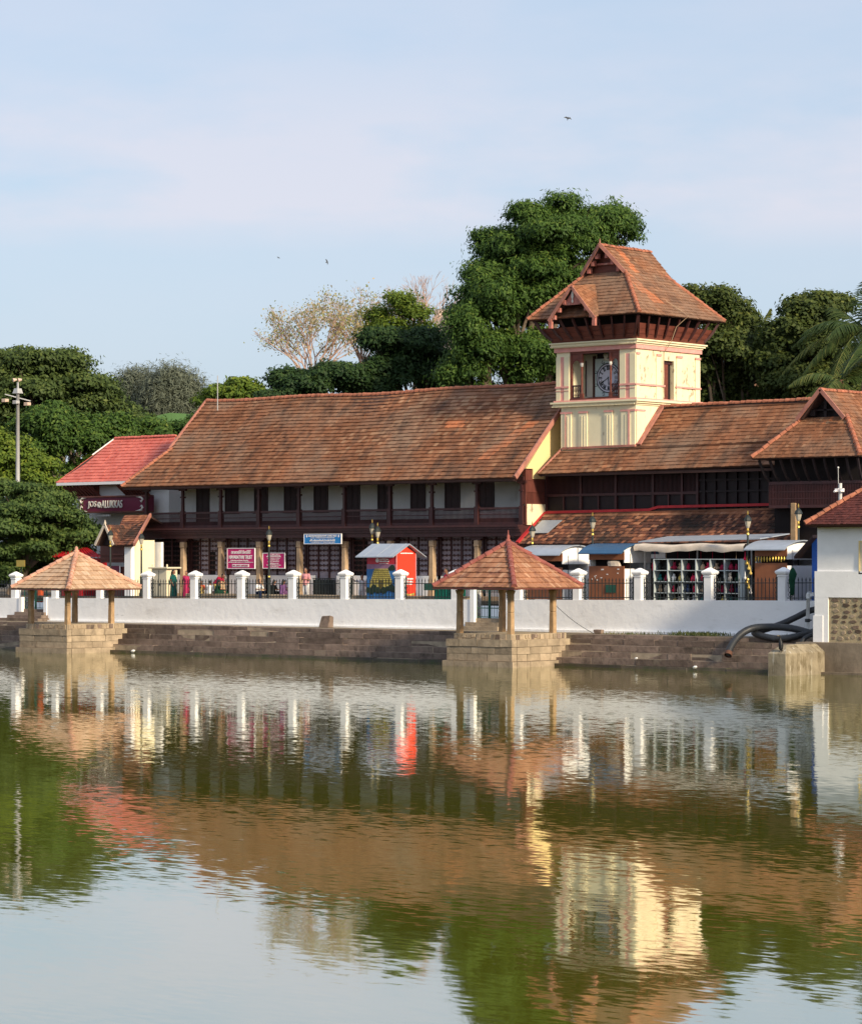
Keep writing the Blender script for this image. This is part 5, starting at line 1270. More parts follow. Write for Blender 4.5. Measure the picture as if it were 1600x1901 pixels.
for a_, b_, n in ((A(122, 0, 17.3)[0], A(170, 0, 17.3)[0], 9), (A(222, 0, 17.3)[0], A(262, 0, 17.3)[0], 9)):
    m_ = MB()
    for k in range(n):
        x = a_ + (b_ - a_) * k / (n - 1); m_.bar((x, 17.1, j0.z - .25), (x + .15, 17.9, sz1 + .1), .09, .16)
    m_.box(a_, b_, 17.9, 18.0, sz1, j0.z - .2); part_split('eave_bracket', m_, 'wood_red', js)
m_ = MB(); 
for k in range(2): m_.box(A(155 + 27 * k, 0, 16.9)[0], A(175 + 30 * k, 0, 16.9)[0], 16.85, 16.9, sz0 - .32, sz0 - .2)
part_split('light_strip', m_, 'letter_white', js)

# ---- gatehouse in front of it
gh = thing('gatehouse', 'low tiled gatehouse with peaked gablet and white pillars beside the lattice building', 'building', (-34, 11.5, GZ))
GB = 10.2
k0 = Vector((A(204, 1012, GB)[0], GB, A(204, 1012, GB)[1])); k1 = Vector((A(247, 1010, GB)[0], GB, k0.z)); k3 = Vector((A(232, 957, 13.3)[0], 13.3, A(232, 957, 13.3)[1])); k2 = Vector((k1.x - .1, 13.3, k3.z))
k2 = Vector((A(278, 957, 13.3)[0], 13.3, k3.z)); 
m_ = MB(); deck(m_, [k0, k1, k2, k3], .1); deck(m_, [k3, k2, (k1.x, 16.2, k0.z), (k0.x, 16.2, k0.z)], .1); gr = part('roof', m_, 'roof_deck', gh)
m_ = MB(); tile_roof(m_, k0, k1, [k0, k1, k2, k3], .22, .26, .045, lambda x, y: random.uniform(.6, .95) if y > 2.7 else None); part('roof_tiles', m_, 'tile_dark', gr, kind='stuff')
m_ = MB(); m_.bar(k1 + Vector((.08, 0, .03)), k2 + Vector((.08, 0, .03)), .12, .2); part_split('verge_board', m_, 'verge', gr)
gx, gz = A(195, 975, GB - .3)
ga0, ga1, gzb = A(178, 1012, GB - .3)[0], A(210, 1012, GB - .3)[0], A(195, 1012, GB - .3)[1]
m_ = MB(); deck(m_, [(ga0, GB - .3, gzb), (gx, GB - .3, gz), (gx, GB + 2.2, gz), (ga0, GB + 1.2, gzb)], .08, 0); deck(m_, [(ga1, GB - .3, gzb), (gx, GB - .3, gz), (gx, GB + 2.2, gz), (ga1, GB + 1.2, gzb)], .08, 0); gg = part('gablet_roof', m_, 'roof_deck', gh)
m_ = MB(); tile_roof(m_, (ga1, GB - .3, gzb), (ga1, GB + 1.2, gzb), [(ga1, GB - .3, gzb), (ga1, GB + 1.2, gzb), (gx, GB + 2.2, gz), (gx, GB - .3, gz)], .2, .22); part('roof_tiles', m_, 'tile_dark', gg, kind='stuff')
m_ = MB(); m_.bar((gx, GB - .34, gz + .05), (ga0 - .05, GB - .34, gzb), .06, .15); m_.bar((gx, GB - .34, gz + .05), (ga1 + .05, GB - .34, gzb), .06, .15); m_.lathe([(.05, gz), (.08, gz + .12), (.02, gz + .32)], gx, GB - .3, 6); part_split('verge_board', m_, 'cloth_cream', gg)
m_ = MB(); m_.prism([(ga0 + .2, GB + .1, gzb), (ga1 - .2, GB + .1, gzb), (gx, GB + .1, gz - .15)], (0, .1, 0)); part('gablet_panel', m_, 'wood_dark', gg)
pxs = [A(238, 0, GB + .4)[0], A(252, 0, GB + .5)[0]]
m_ = MB(); m_.box(A(231, 0, GB + .3)[0], A(243, 0, GB + .3)[0], GB + .3, GB + 1.0, GZ, k0.z + .1); part('white_pillar', m_, 'white_paint', gh)
m_ = MB(); m_.box(A(244, 0, GB + .6)[0], A(244, 0, GB + .6)[0] + .35, GB + .6, GB + 2.2, GZ, k0.z + .3); part('cream_pillar', m_, 'cream', gh)
m_ = MB(); m_.box(A(246, 0, GB + 1)[0], A(268, 0, GB + 1)[0], GB + 2.4, GB + 2.6, GZ, 6.2); part('side_wall', m_, 'white_paint', gh)
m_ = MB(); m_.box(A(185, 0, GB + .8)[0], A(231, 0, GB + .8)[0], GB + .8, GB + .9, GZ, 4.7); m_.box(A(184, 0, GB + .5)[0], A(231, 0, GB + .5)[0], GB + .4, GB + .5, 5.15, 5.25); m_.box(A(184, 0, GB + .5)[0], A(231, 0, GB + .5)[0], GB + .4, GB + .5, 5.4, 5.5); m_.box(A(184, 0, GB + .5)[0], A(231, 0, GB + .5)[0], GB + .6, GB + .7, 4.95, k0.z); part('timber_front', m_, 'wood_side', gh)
m_ = MB(); m_.box(A(199, 0, GB + .7)[0], A(224, 0, GB + .7)[0], GB + .7, GB + .74, 3.9, 4.75); wf = part('shop_window', m_, 'sign_maroon', gh)
m_ = MB(); xa, xb = A(199, 0, GB + .7)[0], A(224, 0, GB + .7)[0]
for (a, b, c, d) in ((xa, xa + .06, 3.9, 4.75), (xb - .06, xb, 3.9, 4.75), (xa, xb, 3.86, 3.92)): m_.box(a, b, GB + .65, GB + .699, c, d)
part('window_frame', m_, 'letter_white', wf)
# ---- red market awning
t = thing('red_stall', 'small red stall with corrugated red roof behind the pale tiled pavilion', 'stall', (-44, 11, GZ))
ra, rz = A(93, 1034, 11); rb = A(188, 1034, 11)[0]; rt = A(140, 1018, 12.5)
m_ = MB(); n = 26
for k in range(n):
    xa_, xb_ = ra + (rb - ra) * k / n, ra + (rb - ra) * (k + 1) / n; o_ = .05 if k % 2 else 0
    ta_, tb_ = A(122, 1020, 12.6)[0], A(162, 1020, 12.6)[0]
    xta, xtb = ta_ + (tb_ - ta_) * k / n, ta_ + (tb_ - ta_) * (k + 1) / n
    m_.prism([(xa_, 11, rz + o_), (xb_, 11, rz + o_), (xtb, 12.6, rt[1] + o_), (xta, 12.6, rt[1] + o_)], (0, 0, -.04))
part('roof', m_, 'awning_red', t)
m_ = MB(); m_.box(A(100, 0, 11.3)[0], A(150, 0, 11.3)[0], 11.3, 13.5, GZ, rz - .08); part('body', m_, 'awning_red', t)
m_ = MB(); m_.box(A(103, 0, 11.27)[0], A(180, 0, 11.27)[0], 11.25, 11.29, rz - .28, rz - .2); part('trim', m_, 'letter_white', t)
xy, zy = A(38, 1046, 8); m_ = MB(); m_.box(xy - .38, xy + .38, 8, 8.05, zy - .2, zy + .2); t = thing('yellow_sign', 'small yellow sign on a post under the spreading tree', 'sign', (xy, 8, GZ)); part('panel', m_, 'gold', t)
m_ = MB(); m_.tube([(xy, 8.08, GZ), (xy, 8.08, zy + .1)], .04, 6); part_split('post', m_, 'iron', t)

# ================================================================== STREET FURNITURE
def lamp(px, top_py, y, label, head=1.0):
    x, zt_ = A(px, top_py, y); zt_ = min(zt_, 8)
    t = thing('street_lamp', label, 'street lamp', (x, y, GZ), 'black and gold street lamps along the street')
    H_ = zt_ - GZ
    m_ = MB(); m_.lathe([(.14, GZ), (.14, GZ + .3), (.10, GZ + .38), (.085, GZ + 1.2), (.10, GZ + 1.24), (.06, GZ + 1.32), (.05, zt_ - 1.25), (.045, zt_ - .85)], x, y, 10); part_split('post', m_, 'iron', t, False)
    m_ = MB()
    for z in (GZ + 1.3, zt_ - 1.15): m_.lathe([(.05, z - .04), (.08, z), (.07, z + .06), (.045, z + .1)], x, y, 10)
    m_.lathe([(.05, zt_ - 1.0), (.06, zt_ - .93), (.05, zt_ - .85)], x, y, 8); part_split('gold_collar', m_, 'gold', t)
    m_ = MB(); m_.lathe([(.06, zt_ - .84), (.10, zt_ - .76), (.15, zt_ - .56), (.16, zt_ - .50)], x, y, 8); part('lantern_glass', m_, 'lamp_glass', t)
    m_ = MB(); m_.lathe([(.20, zt_ - .50), (.20, zt_ - .46), (.15, zt_ - .34), (.07, zt_ - .24), (.03, zt_ - .20)], x, y, 8); part('lantern_cap', m_, 'iron', t)
    m_ = MB(); m_.lathe([(.02, zt_ - .2), (.035, zt_ - .12), (.01, zt_)], x, y, 6); part('spike', m_, 'gold', t)
lamp(205, 978, 7.0, 'black street lamp in front of the gatehouse gablet')
lamp(262.5, 984, 6.5, 'black street lamp between the gatehouse and the cream cabinet')
lamp(499.5, 976, 6.5, 'black street lamp standing before the smaller magenta sign')
lamp(691, 964, 8.5, 'taller of two paired street lamps behind the red kiosk')
lamp(701, 970, 8.5, 'shorter of two paired street lamps behind the red kiosk')
lamp(988, 968, 7.5, 'black street lamp against the tin patch of the lower tiled roof')
lamp(1100, 951, 7.5, 'black street lamp rising behind the blue roofed stall')
lamp(1388, 948, 6.0, 'slim street lamp between the shelf rack and the last brown stall')
lamp(1482, 935, 7.5, 'black street lamp next to the tall stone pillar')

# mast with floodlights
mp0 = W(33, 940, 186); t = thing('light_mast', 'tall grey steel mast with floodlights and sirens on top', 'light mast', (mp0.x, mp0.y, GZ))
mtop = W(33, 716, 186).z
m_ = MB(); m_.tube([(mp0.x, mp0.y, GZ), (mp0.x, mp0.y, (GZ + mtop) / 2), (mp0.x, mp0.y, mtop - .5)], [.17, .145, .11], 10); part('pole', m_, 'steel', t, True)
dirx = Vector((CU, SU, 0))
zc = W(33, 740, 186).z
m_ = MB(); c = Vector((mp0.x, mp0.y, zc)); m_.bar(c - dirx * .85 + Vector((0, 0, .3)), c + dirx * .85 + Vector((0, 0, -.15)), .07); m_.bar(c + Vector((0, 0, -.2)), c + Vector((0, 0, 1.1)), .1); part('crossarm', m_, 'steel', t)
for k, s in enumerate((-.62, .1, .85)):
    p = c + dirx * s + Vector((0, -.2, -.12 - .16 * (s + .6))); m_ = MB(); m_.box(p.x - .19, p.x + .19, p.y - .18, p.y + .08, p.z - .11, p.z + .09); m_.frustum(p.x, p.y - .2, p.z - .13, .40, .08, p.z + .10, .40, .06); bevel(part('floodlight', m_, 'fixture' if k != 1 else 'steel', t), .02)
m_ = MB(); m_.frustum(mp0.x, mp0.y, zc + .35, .5, .5, zc + .68, .34, .34); part('hood', m_, 'steel', t)
for s in (-1, 1):
    p = c + dirx * (.17 * s) + Vector((0, 0, 1.25)); m_ = MB(); m_.tube([p + Vector((-.06, -.14, -.02)), p + Vector((.04, .08, .02))], [.14, .07], 8); part('siren', m_, 'fixture', t)

# roadside kerb, cabinet, bins
m_ = MB(); m_.box(-60, 21, 5.0, 5.4, GZ - .1, GZ + .14); struct('kerb', m_, 'bank_wall')
m_ = MB(); m_.box(-24, -3, 6.4, 6.85, GZ, GZ + .34); o = solo('low_ledge', m_, 'base_stone', 'low stone ledge along the street that people sit on', 'ledge'); bevel(o, .03)
xa, xb = A(281, 0, 8)[0], A(309, 0, 8)[0]; za = A(295, 1056, 8)[1]
t = thing('electric_cabinet', 'cream metal electrical cabinet with overhanging lid behind the railing', 'cabinet', ((xa + xb) / 2, 8.4, GZ))
m_ = MB(); m_.box(xa, xb, 8, 8.9, GZ, za); bevel(part('body', m_, 'cabinet_cream', t), .02)
m_ = MB(); m_.box(xa - .15, xb + .2, 7.85, 9.05, za + .002, za + .1); bevel(part('lid', m_, 'cabinet_cream', t), .02)
m_ = MB()
for x in (xa + .1, xb + .05): m_.tube([(x, 8.0, za + .1), (x, 8.0, za + .26)], .05, 6)
part_split('lug', m_, 'cabinet_cream', t)
m_ = MB(); m_.box((xa + xb) / 2 - .012, (xa + xb) / 2 + .012, 7.985, 7.999, GZ + .1, za - .1); m_.box((xa + xb) / 2 + .08, (xa + xb) / 2 + .12, 7.97, 7.999, 3.6, 3.75); part('door_seam', m_, 'iron', t)
xa, xb = A(806, 0, 6)[0], A(842, 0, 6)[0]; za = A(820, 1088, 6)[1]
t = thing('waste_bin', 'green corrugated bin behind the railing by the orange tiled pavilion', 'bin', ((xa + xb) / 2, 6.4, GZ))
m_ = MB(); m_.box(xa, xb, 6, 7, GZ, za)
for k in range(12): x = xa + (xb - xa) * (k + .5) / 12; m_.box(x - .025, x + .025, 5.96, 5.999, GZ, za)
part('body', m_, 'bin_green', t)
m_ = MB(); m_.box(A(788, 0, 5.9)[0], A(815, 0, 5.9)[0], 5.85, 5.9, A(800, 1096, 5.9)[1], A(800, 1083, 5.9)[1]); part('notice_panel', m_, 'gate_green', t)

# ---- red kiosk
kx0, kx1, KY = A(681, 0, 6.2)[0], A(735, 0, 6.2)[0], 6.2
kd = B(772, 0, kx1)[0] - KY
ov = .55; ze_ = A(735, 1035, KY - ov)[1]; kr = A(757, 1011, KY + kd / 2)[1]; kz = ze_ + ov * (kr - ze_) / (kd / 2 + ov)
t = thing('red_kiosk', 'red and orange promotional kiosk with grey gable roof and printed temple gateway picture', 'kiosk', ((kx0 + kx1) / 2, KY + 1, GZ))
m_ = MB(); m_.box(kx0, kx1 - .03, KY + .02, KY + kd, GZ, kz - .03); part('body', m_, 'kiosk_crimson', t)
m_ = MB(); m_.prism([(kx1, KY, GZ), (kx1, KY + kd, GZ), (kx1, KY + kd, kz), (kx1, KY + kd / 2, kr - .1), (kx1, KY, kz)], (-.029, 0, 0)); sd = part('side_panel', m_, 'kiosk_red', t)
m_ = MB()
for (a, b) in ((KY, KY + .05), (KY + kd - .05, KY + kd)): m_.box(kx1 + .001, kx1 + .03, a, b, GZ, kz)
part('side_trim', m_, 'cloth_pink', sd)
m_ = MB(); ym = KY + kd / 2; dz = (kr - kz) / (kd / 2)
m_.prism([(kx0 - .35, KY - ov, kz - ov * dz), (kx1 + .28, KY - ov, kz - ov * dz), (kx1 + .28, ym, kr), (kx0 - .35, ym, kr)], (0, 0, .05)); m_.prism([(kx0 - .35, KY + kd + ov, kz - ov * dz), (kx1 + .28, KY + kd + ov, kz - ov * dz), (kx1 + .28, ym, kr), (kx0 - .35, ym, kr)], (0, 0, .05))
rk = part('roof', m_, 'tin_grey', t)
m_ = MB()
for k in range(3): x = kx0 + .2 + k * .95; m_.bar((x, KY - ov, kz - ov * dz + .06), (x, ym, kr + .06), .03, .02)
part_split('seam', m_, 'tin_grey', rk)
m_ = MB(); y_ = KY - .004; m_.box(kx0, kx1 - .03, y_ - .004, KY + .019, ze_ - .62, ze_ - .36); part('dusk_print', m_, 'print_dusk', t)
m_ = MB(); m_.box(kx0, kx1 - .03, y_ - .004, KY + .019, GZ, ze_ - .622); part('sky_print', m_, 'print_blue', t)
gx0, gx1 = kx0 + .12 * (kx1 - kx0), kx0 + .88 * (kx1 - kx0); gw = (gx1 - gx0)
tiers = 7; gp = thing if False else None
m_ = MB(); m2 = MB()
for k in range(tiers):
    z_ = ze_ - 1.44 + k * .11; ins = .09 * gw * k / tiers * 1.9; m_.box(gx0 + ins, gx1 - ins, y_ - .02, y_ - .006, z_, z_ + .075); m2.box(gx0 + ins + .05, gx1 - ins - .05, y_ - .012, y_ - .006, z_ + .075, z_ + .11)
    n = 9
    for q in range(n): x = gx0 + ins + (gx1 - gx0 - 2 * ins) * (q + .5) / n; m2.box(x - .018, x + .018, y_ - .024, y_ - .0202, z_ + .015, z_ + .055)
m_.box(gx0 + .3 * gw * .62, gx1 - .3 * gw * .62, y_ - .02, y_ - .006, ze_ - .66, ze_ - .60)
m_.box(gx0, gx1, y_ - .02, y_ - .0062, ze_ - 1.66, ze_ - 1.45); m2.box(gx0 + gw * .4, gx1 - gw * .4, y_ - .026, y_ - .021, ze_ - 1.75, ze_ - 1.25)
part('gateway_print', m_, 'print_yellow', t); part('gateway_shadow', m2, 'print_shade', t)
m_ = MB()
for k in range(14):
    x = kx0 + .1 + (kx1 - kx0 - .25) * k / 13; r_ = random.uniform(.1, .22); m_.sphere((x, y_ - .03, ze_ - 1.80 + random.uniform(0, .2)), r_, .012, r_, 8, 5)
for c_, r_ in (((kx1 - .25, ze_ - .55), .2), ((kx1 - .4, ze_ - .6), .14), ((kx1 - .14, ze_ - .6), .12)): m_.sphere((c_[0], y_ - .02, c_[1]), r_, .012, r_ * .8, 8, 5)
part_split('tree_print', m_, 'print_tree', t)
lettering('lettering', 'Kerala Tourism', t, 'letter_white', kx0 + .42 * (kx1 - kx0), kx0 + .74 * (kx1 - kx0), y_ - .008, 4.80, 4.93, bold=.02) if False else None
m_ = MB(); m_.disc((kx0 + .36 * (kx1 - kx0), KY + .012, ze_ - .15), .12, .02, 20); part('round_logo', m_, 'letter_white', t)
for (a, b, z_, h_) in ((.43, .75, ze_ - .12, .07), (.42, .76, ze_ - .24, .075), (.42, .74, ze_ - .33, .03)):
    m_ = MB(); xs_ = kx0 + a * (kx1 - kx0); xe_ = kx0 + b * (kx1 - kx0); n = 9
    for q in range(n):
        x = xs_ + (xe_ - xs_) * q / n; m_.box(x, x + (xe_ - xs_) / n * .82, KY - .004, KY + .019, z_, z_ + h_ * random.uniform(.75, 1.05))
    part('lettering', m_, 'letter_white', t)
for (a, b, z_, h_) in ((.22, .86, kz - .08, .06), (.52, .86, 4.05, .08), (.42, .86, 3.9, .10), (.5, .84, 3.78, .05)):
    m_ = MB(); n = 8; ys_, ye_ = KY + kd * a, KY + kd * b
    for q in range(n):
        y0_ = ys_ + (ye_ - ys_) * q / n; m_.box(kx1 + .001, kx1 + .012, y0_, y0_ + (ye_ - ys_) / n * .82, z_, z_ + h_ * random.uniform(.8, 1.05))
    part('side_lettering', m_, 'letter_white', t)
m_ = MB(); m_.box(kx1 + .001, kx1 + .012, KY + kd * .52, KY + kd * .85, 2.98, 3.12); m_.prism([(kx1 + .012, KY + kd * .4, 3.2), (kx1 + .012, KY + kd * .92, 3.2), (kx1 + .012, KY + kd * .92, 3.34), (kx1 + .012, KY + kd * .66, 3.26), (kx1 + .012, KY + kd * .4, 3.36)], (-.011, 0, 0)); part('crown_print', m_, 'print_yellow', t)

# ---- curved roof stalls
def stall(pxl, pxr, py_e, py_t, y, depth, roofm, label, over, extra):
    x0, x1 = A(pxl, 0, y)[0], A(pxr, 0, y)[0]; ze = A(pxr, py_e, y)[1]; zt = A((pxl + pxr) / 2, py_t, y + depth * .45)[1]
    t = thing('curved_roof_stall', label, 'stall', ((x0 + x1) / 2, y + depth / 2, GZ), 'brown market stalls with curved roofs')
    zo = A(pxr, py_e + 6, y)[1] if False else ze
    m_ = MB(); m_.box(x0, x1, y, y + .06, GZ + .25, ze - .62); part('front_panel', m_, 'kiosk_brown', t)
    m_ = MB(); m_.box(x0, x1, y, y + .06, ze - .30, ze + .05); part('top_panel', m_, 'kiosk_brown', t)
    m_ = MB(); m_.box(x0, x1, y + .5, y + .55, GZ + .3, ze); part('interior_shade', m_, 'room_dark', t)  # near-black sheet paints the shade inside the stall
    m_ = MB(); m_.box(x1 - .05, x1, y + .0601, y + depth, GZ + .25, ze - .75); m_.box(x1 - .05, x1, y + .0601, y + depth, ze - .45, ze + .12); m_.box(x0, x0 + .05, y + .0601, y + depth, GZ + .25, ze); m_.box(x0 + .05, x1 - .05, y + depth - .05, y + depth, GZ + .25, ze); part('side_wall', m_, 'white_paint', t)
    n = 14; arc = []
    for k in range(n + 1):
        q = k / n; yy = y - over + (depth + 2 * over) * q; zz = ze - .02 + (zt - ze) * (1 - (2 * q - 1) ** 2) ** .8; arc.append((yy, zz))
    m_ = MB(); xa_, xb_ = x0 - .35, x1 + .18
    vs = [(xx, yy, zz + d) for xx in (xa_, xb_) for d in (0, .05) for yy, zz in arc]; N_ = n + 1
    fs = []
    for k in range(n): fs += [(k, 2 * N_ + k, 2 * N_ + k + 1, k + 1), (N_ + k, N_ + k + 1, 3 * N_ + k + 1, 3 * N_ + k), (k, k + 1, N_ + k + 1, N_ + k), (2 * N_ + k, 3 * N_ + k, 3 * N_ + k + 1, 2 * N_ + k + 1)]
    fs += [(0, N_, 3 * N_, 2 * N_), (n, 2 * N_ + n, 3 * N_ + n, N_ + n)]
    m_.add(vs, fs); part('curved_roof', m_, roofm, t, False)
    m_ = MB(); arc2 = [(yy, zz) for yy, zz in arc if y < yy < y + depth]; m_.prism([(x1 - .04, arc2[0][0], ze + .122)] + [(x1 - .04, yy, max(zz - .03, ze + .125)) for yy, zz in arc2] + [(x1 - .04, arc2[-1][0], ze + .122)], (.03, 0, 0)); part('gable_infill', m_, 'white_paint', t)
    m_ = MB()
    for x in (x0 + .05, x1 - .1): m_.box(x, x + .06, y + .1, y + .16, GZ, GZ + .3); m_.box(x, x + .06, y + depth - .2, y + depth - .14, GZ, GZ + .3)
    part_split('leg', m_, 'iron', t)
    if extra:
        m_ = MB()
        for _ in range(11): xx = random.uniform(x0 + .15, x1 - .2); zz = random.uniform(GZ + 1.1, ze - .75); m_.box(xx, xx + random.uniform(.05, .12), y - .012, y - .002, zz, zz + random.uniform(.03, .07))
        part('paper_scrap', m_, 'litter', t)
        m_ = MB(); m_.box((x0 + x1) / 2 - .05, (x0 + x1) / 2 + .62, y - .03, y - .002, GZ + .62, GZ + 1.02); part('green_panel', m_, 'gate_green', t)
        m_ = MB(); m_.loft([((x0 + 1.55, y + .08, ze - .62), .42, .12), ((x0 + 1.5, y + .08, ze - .45), .40, .1), ((x0 + 1.5, y + .08, ze - .36), .36, .06)], 10); part('sack', m_, 'cloth_cream', t)
    return t, x0, x1, ze
stall(978, 1043, 1031, 1013, 6.4, 2.3, 'tin_grey', 'brown fronted stall with grey curved roof partly behind the orange tiled pavilion', .45, False)
stall(1093, 1158, 1028, 1010, 6.0, 2.3, 'tin_blue', 'brown fronted stall with dark blue curved roof and paper scraps', .45, True)
t, x0, x1, ze = stall(1401, 1460, 1021, 1004, 5.9, 2.6, 'tin_grey', 'brown fronted stall with pale curved roof and a row of small hanging trinkets', .45, False)
m_ = MB()
for k in range(11): x = x0 + .1 + k * (x1 - x0 - .2) / 10; m_.loft([((x, 5.84, ze - .52 - random.uniform(0, .06)), .02, .02), ((x, 5.84, ze - .44), .05, .04), ((x, 5.84, ze - .32), .03, .03)], 6)
part('trinket', m_, 'gold', t)
# ---- shelf rack stall
t = thing('market_stall', 'dark open market stall with cream awning behind the shelf rack', 'stall', (13, 8, GZ))
sx0, sx1 = A(1196, 0, 7.4)[0], A(1400, 0, 7.4)[0]
m_ = MB(); m_.box(sx0, sx1, 9.2, 9.3, GZ, 5.7); part('back_panel', m_, 'room_dark', t)
za = A(1300, 1011, 7.0)[1]
m_ = MB(); nx = 40; vs = []
for j, (yy, dz_) in enumerate(((6.5, -.34), (6.45, -.12), (6.6, .0), (7.4, .06))):
    for k in range(nx + 1):
        x = sx0 + (sx1 - sx0) * k / nx; sgn = math.sin(k * .9 + .6 * math.sin(k * .23)) * .025 * (1 if j < 2 else .3) + .035 * math.sin(k * .31 + 1); vs.append((x, yy + sgn * .5, za + dz_ + sgn))
m_.add(vs, [(j * (nx + 1) + k, j * (nx + 1) + k + 1, (j + 1) * (nx + 1) + k + 1, (j + 1) * (nx + 1) + k) for j in range(3) for k in range(nx)]); aw = part('awning', m_, 'cloth_cream', t, True)
m_ = MB(); m_.prism([(sx0 - .1, 7.0, za + .12), (sx1 + .6, 7.0, za + .24), (sx1 + .6, 9.6, za + .5), (sx0 - .1, 9.6, za + .4)], (0, 0, .05)); part('tin_roof', m_, 'tin_grey', t)
for x in (sx0 + .1, (sx0 + sx1) / 2, sx1 - .1): m_ = MB(); m_.tube([(x, 7.3, GZ), (x, 7.3, za)], .04, 6); part_split('post', m_, 'steel', t)
rx0, rx1, RY = A(1213, 0, 6.0)[0], A(1371, 0, 6.0)[0], 6.0
rz1 = (A(1213, 1039, 6.0)[1] + A(1371, 1036, 6)[1]) / 2
t = thing('display_rack', 'pale grey shelf rack of square compartments full of souvenirs', 'rack', ((rx0 + rx1) / 2, 6.3, GZ))
cols, rows = 6, 4; cw = (rx1 - rx0) / cols; chh = (rz1 - GZ - .1) / rows
for k in range(cols + 1): m_ = MB(); m_.box(rx0 + cw * k - .03, rx0 + cw * k + .03, RY, RY + .5, GZ + .05, rz1); part('upright', m_, 'rack_grey', t)
for k in range(rows + 1): m_ = MB(); m_.box(rx0 + .03, rx1 - .03, RY + .01, RY + .49, GZ + .08 + chh * k - .02, GZ + .08 + chh * k + .02); part('shelf', m_, 'rack_grey', t)
m_ = MB(); m_.box(rx1 + .03, rx1 + .30, RY + .05, RY + .5, GZ + .05, rz1); part('side_panel', m_, 'rack_grey', t)
m_ = MB(); m_.box(rx0, rx1, RY + .5, RY + .52, GZ + .05, rz1); part('back_panel', m_, 'room_dark', t)
gcol = ['cloth_red', 'cloth_tan', 'cloth_black', 'cloth_darkgreen', 'cloth_cream', 'cloth_tan', 'cloth_black', 'cloth_white', 'cloth_darkgreen', 'cloth_maroon', 'cloth_yellow', 'cloth_navy', 'cloth_cream', 'cloth_teal']
kinds = []
b_ = MB(); b_.loft([((0, 0, 0), .15, .10), ((0, 0, .12), .17, .12), ((0, 0, .24), .13, .09), ((.02, 0, .30), .06, .05)], 9); b_.tube([(-.08, 0, .27), (-.05, 0, .40), (.05, 0, .40), (.08, 0, .27)], .012, 5); kinds.append(('hand_bag', b_, 'soft %s bag on a shelf of the souvenir rack', 'bag'))
b_ = MB(); b_.loft([((0, 0, 0), .05, .05), ((0, 0, .06), .10, .10), ((0, 0, .2), .11, .11), ((0, 0, .30), .05, .05), ((0, 0, .36), .07, .07)], 10); kinds.append(('pot', b_, 'small %s pot on a shelf of the souvenir rack', 'pot'))
b_ = MB(); b_.sphere((0, 0, .13), .12, .10, .13, 9, 6); b_.sphere((0, -.01, .31), .08, .075, .085, 9, 6); b_.tube([(-.1, -.02, .2), (-.16, -.06, .1)], .035, 6); b_.tube([(.1, -.02, .2), (.16, -.06, .1)], .035, 6); b_.sphere((-.06, 0, .39), .03, n=6, m=4); b_.sphere((.06, 0, .39), .03, n=6, m=4); kinds.append(('soft_toy', b_, 'little %s soft toy sitting on a shelf of the souvenir rack', 'toy'))
meshes = {}
cname = dict(cloth_red='red', cloth_tan='tan', cloth_black='black', cloth_white='white', cloth_darkgreen='dark green', cloth_maroon='maroon', cloth_yellow='yellow', cloth_navy='navy', cloth_cream='cream', cloth_teal='teal')
for r_ in range(rows):
    for c in range(cols):
        for q in range(2):
            nm, mb_, lb, ct = random.choice(kinds); cl = random.choice(gcol)
            if r_ == 3: cl = random.choice(['cloth_red', 'cloth_maroon', 'cloth_maroon', 'cloth_black', 'cloth_black', 'cloth_tan'])
            key = (nm, cl)
            if key not in meshes: me = mb_.mesh(nm, smooth=True); me.materials.append(MATS[cl]); meshes[key] = me
            o = put(nm, meshes[key], None, None, (rx0 + cw * (c + .3 + .42 * q) + random.uniform(-.03, .03), RY + .22 + random.uniform(-.06, .06), GZ + .10 + chh * r_)); o.rotation_euler.z = random.uniform(-.6, .6); s_ = random.uniform(.85, 1.1); o.scale = (s_, s_, s_)
            o['label'] = lb % cname[cl]; o['category'] = ct; o['group'] = lb % cname[cl]
# hanging goods under the awning and dark garment on the pillar
for k in range(9):
    x = sx0 + .5 + k * (sx1 - sx0 - 1) / 8; b_ = MB(); z_ = za - .75 - random.uniform(0, .25); b_.loft([((x, 7.6, z_ - .45), .16, .10), ((x, 7.6, z_ - .2), .2, .12), ((x, 7.6, z_), .1, .06), ((x, 7.6, z_ + .12), .015, .015), ((x, 7.6, za + .04), .012, .012)], 8)
    solo('hanging_bag', b_, random.choice(['cloth_red', 'cloth_maroon', 'cloth_maroon', 'cloth_tan']), 'bag hanging in the shade under the cream awning', 'bag', 'bags hung under the awning', smooth=True)
xg, zg = A(1470, 1062, 3.9); b_ = MB(); b_.loft([((xg, 3.9, zg - 1.1), .10, .05), ((xg + .02, 3.9, zg - .8), .13, .06), ((xg, 3.9, zg - .4), .17, .08), ((xg + .06, 3.9, zg - .1), .22, .09), ((xg + .04, 3.9, zg + .12), .12, .07), ((xg, 3.95, zg + .2), .04, .04)], 9); solo('hung_cloth', b_, 'cloth_darkgreen', 'dark green cloth hung on the railing post beside the last pillar', 'cloth', smooth=True)
xg, zg = A(1392, 1070, 5.7)
for k in range(8):
    b_ = MB(); xx = A(1383 + (k % 4) * 3.4, 0, 5.7)[0]; z_ = A(1390, 1034 + 9 * k, 5.7)[1]; b_.loft([((xx, 5.7, z_ - .16), .05, .05), ((xx, 5.7, z_ - .08), .09, .07), ((xx, 5.7, z_), .03, .03), ((xx, 5.7, z_ + .3), .006, .006)], 7); solo('hanging_toy', b_, random.choice(['gold', 'cloth_white', 'cloth_red', 'cloth_yellow']), 'small trinket on a string by the slim street lamp', 'trinket', 'strings of trinkets by the lamp', smooth=True)
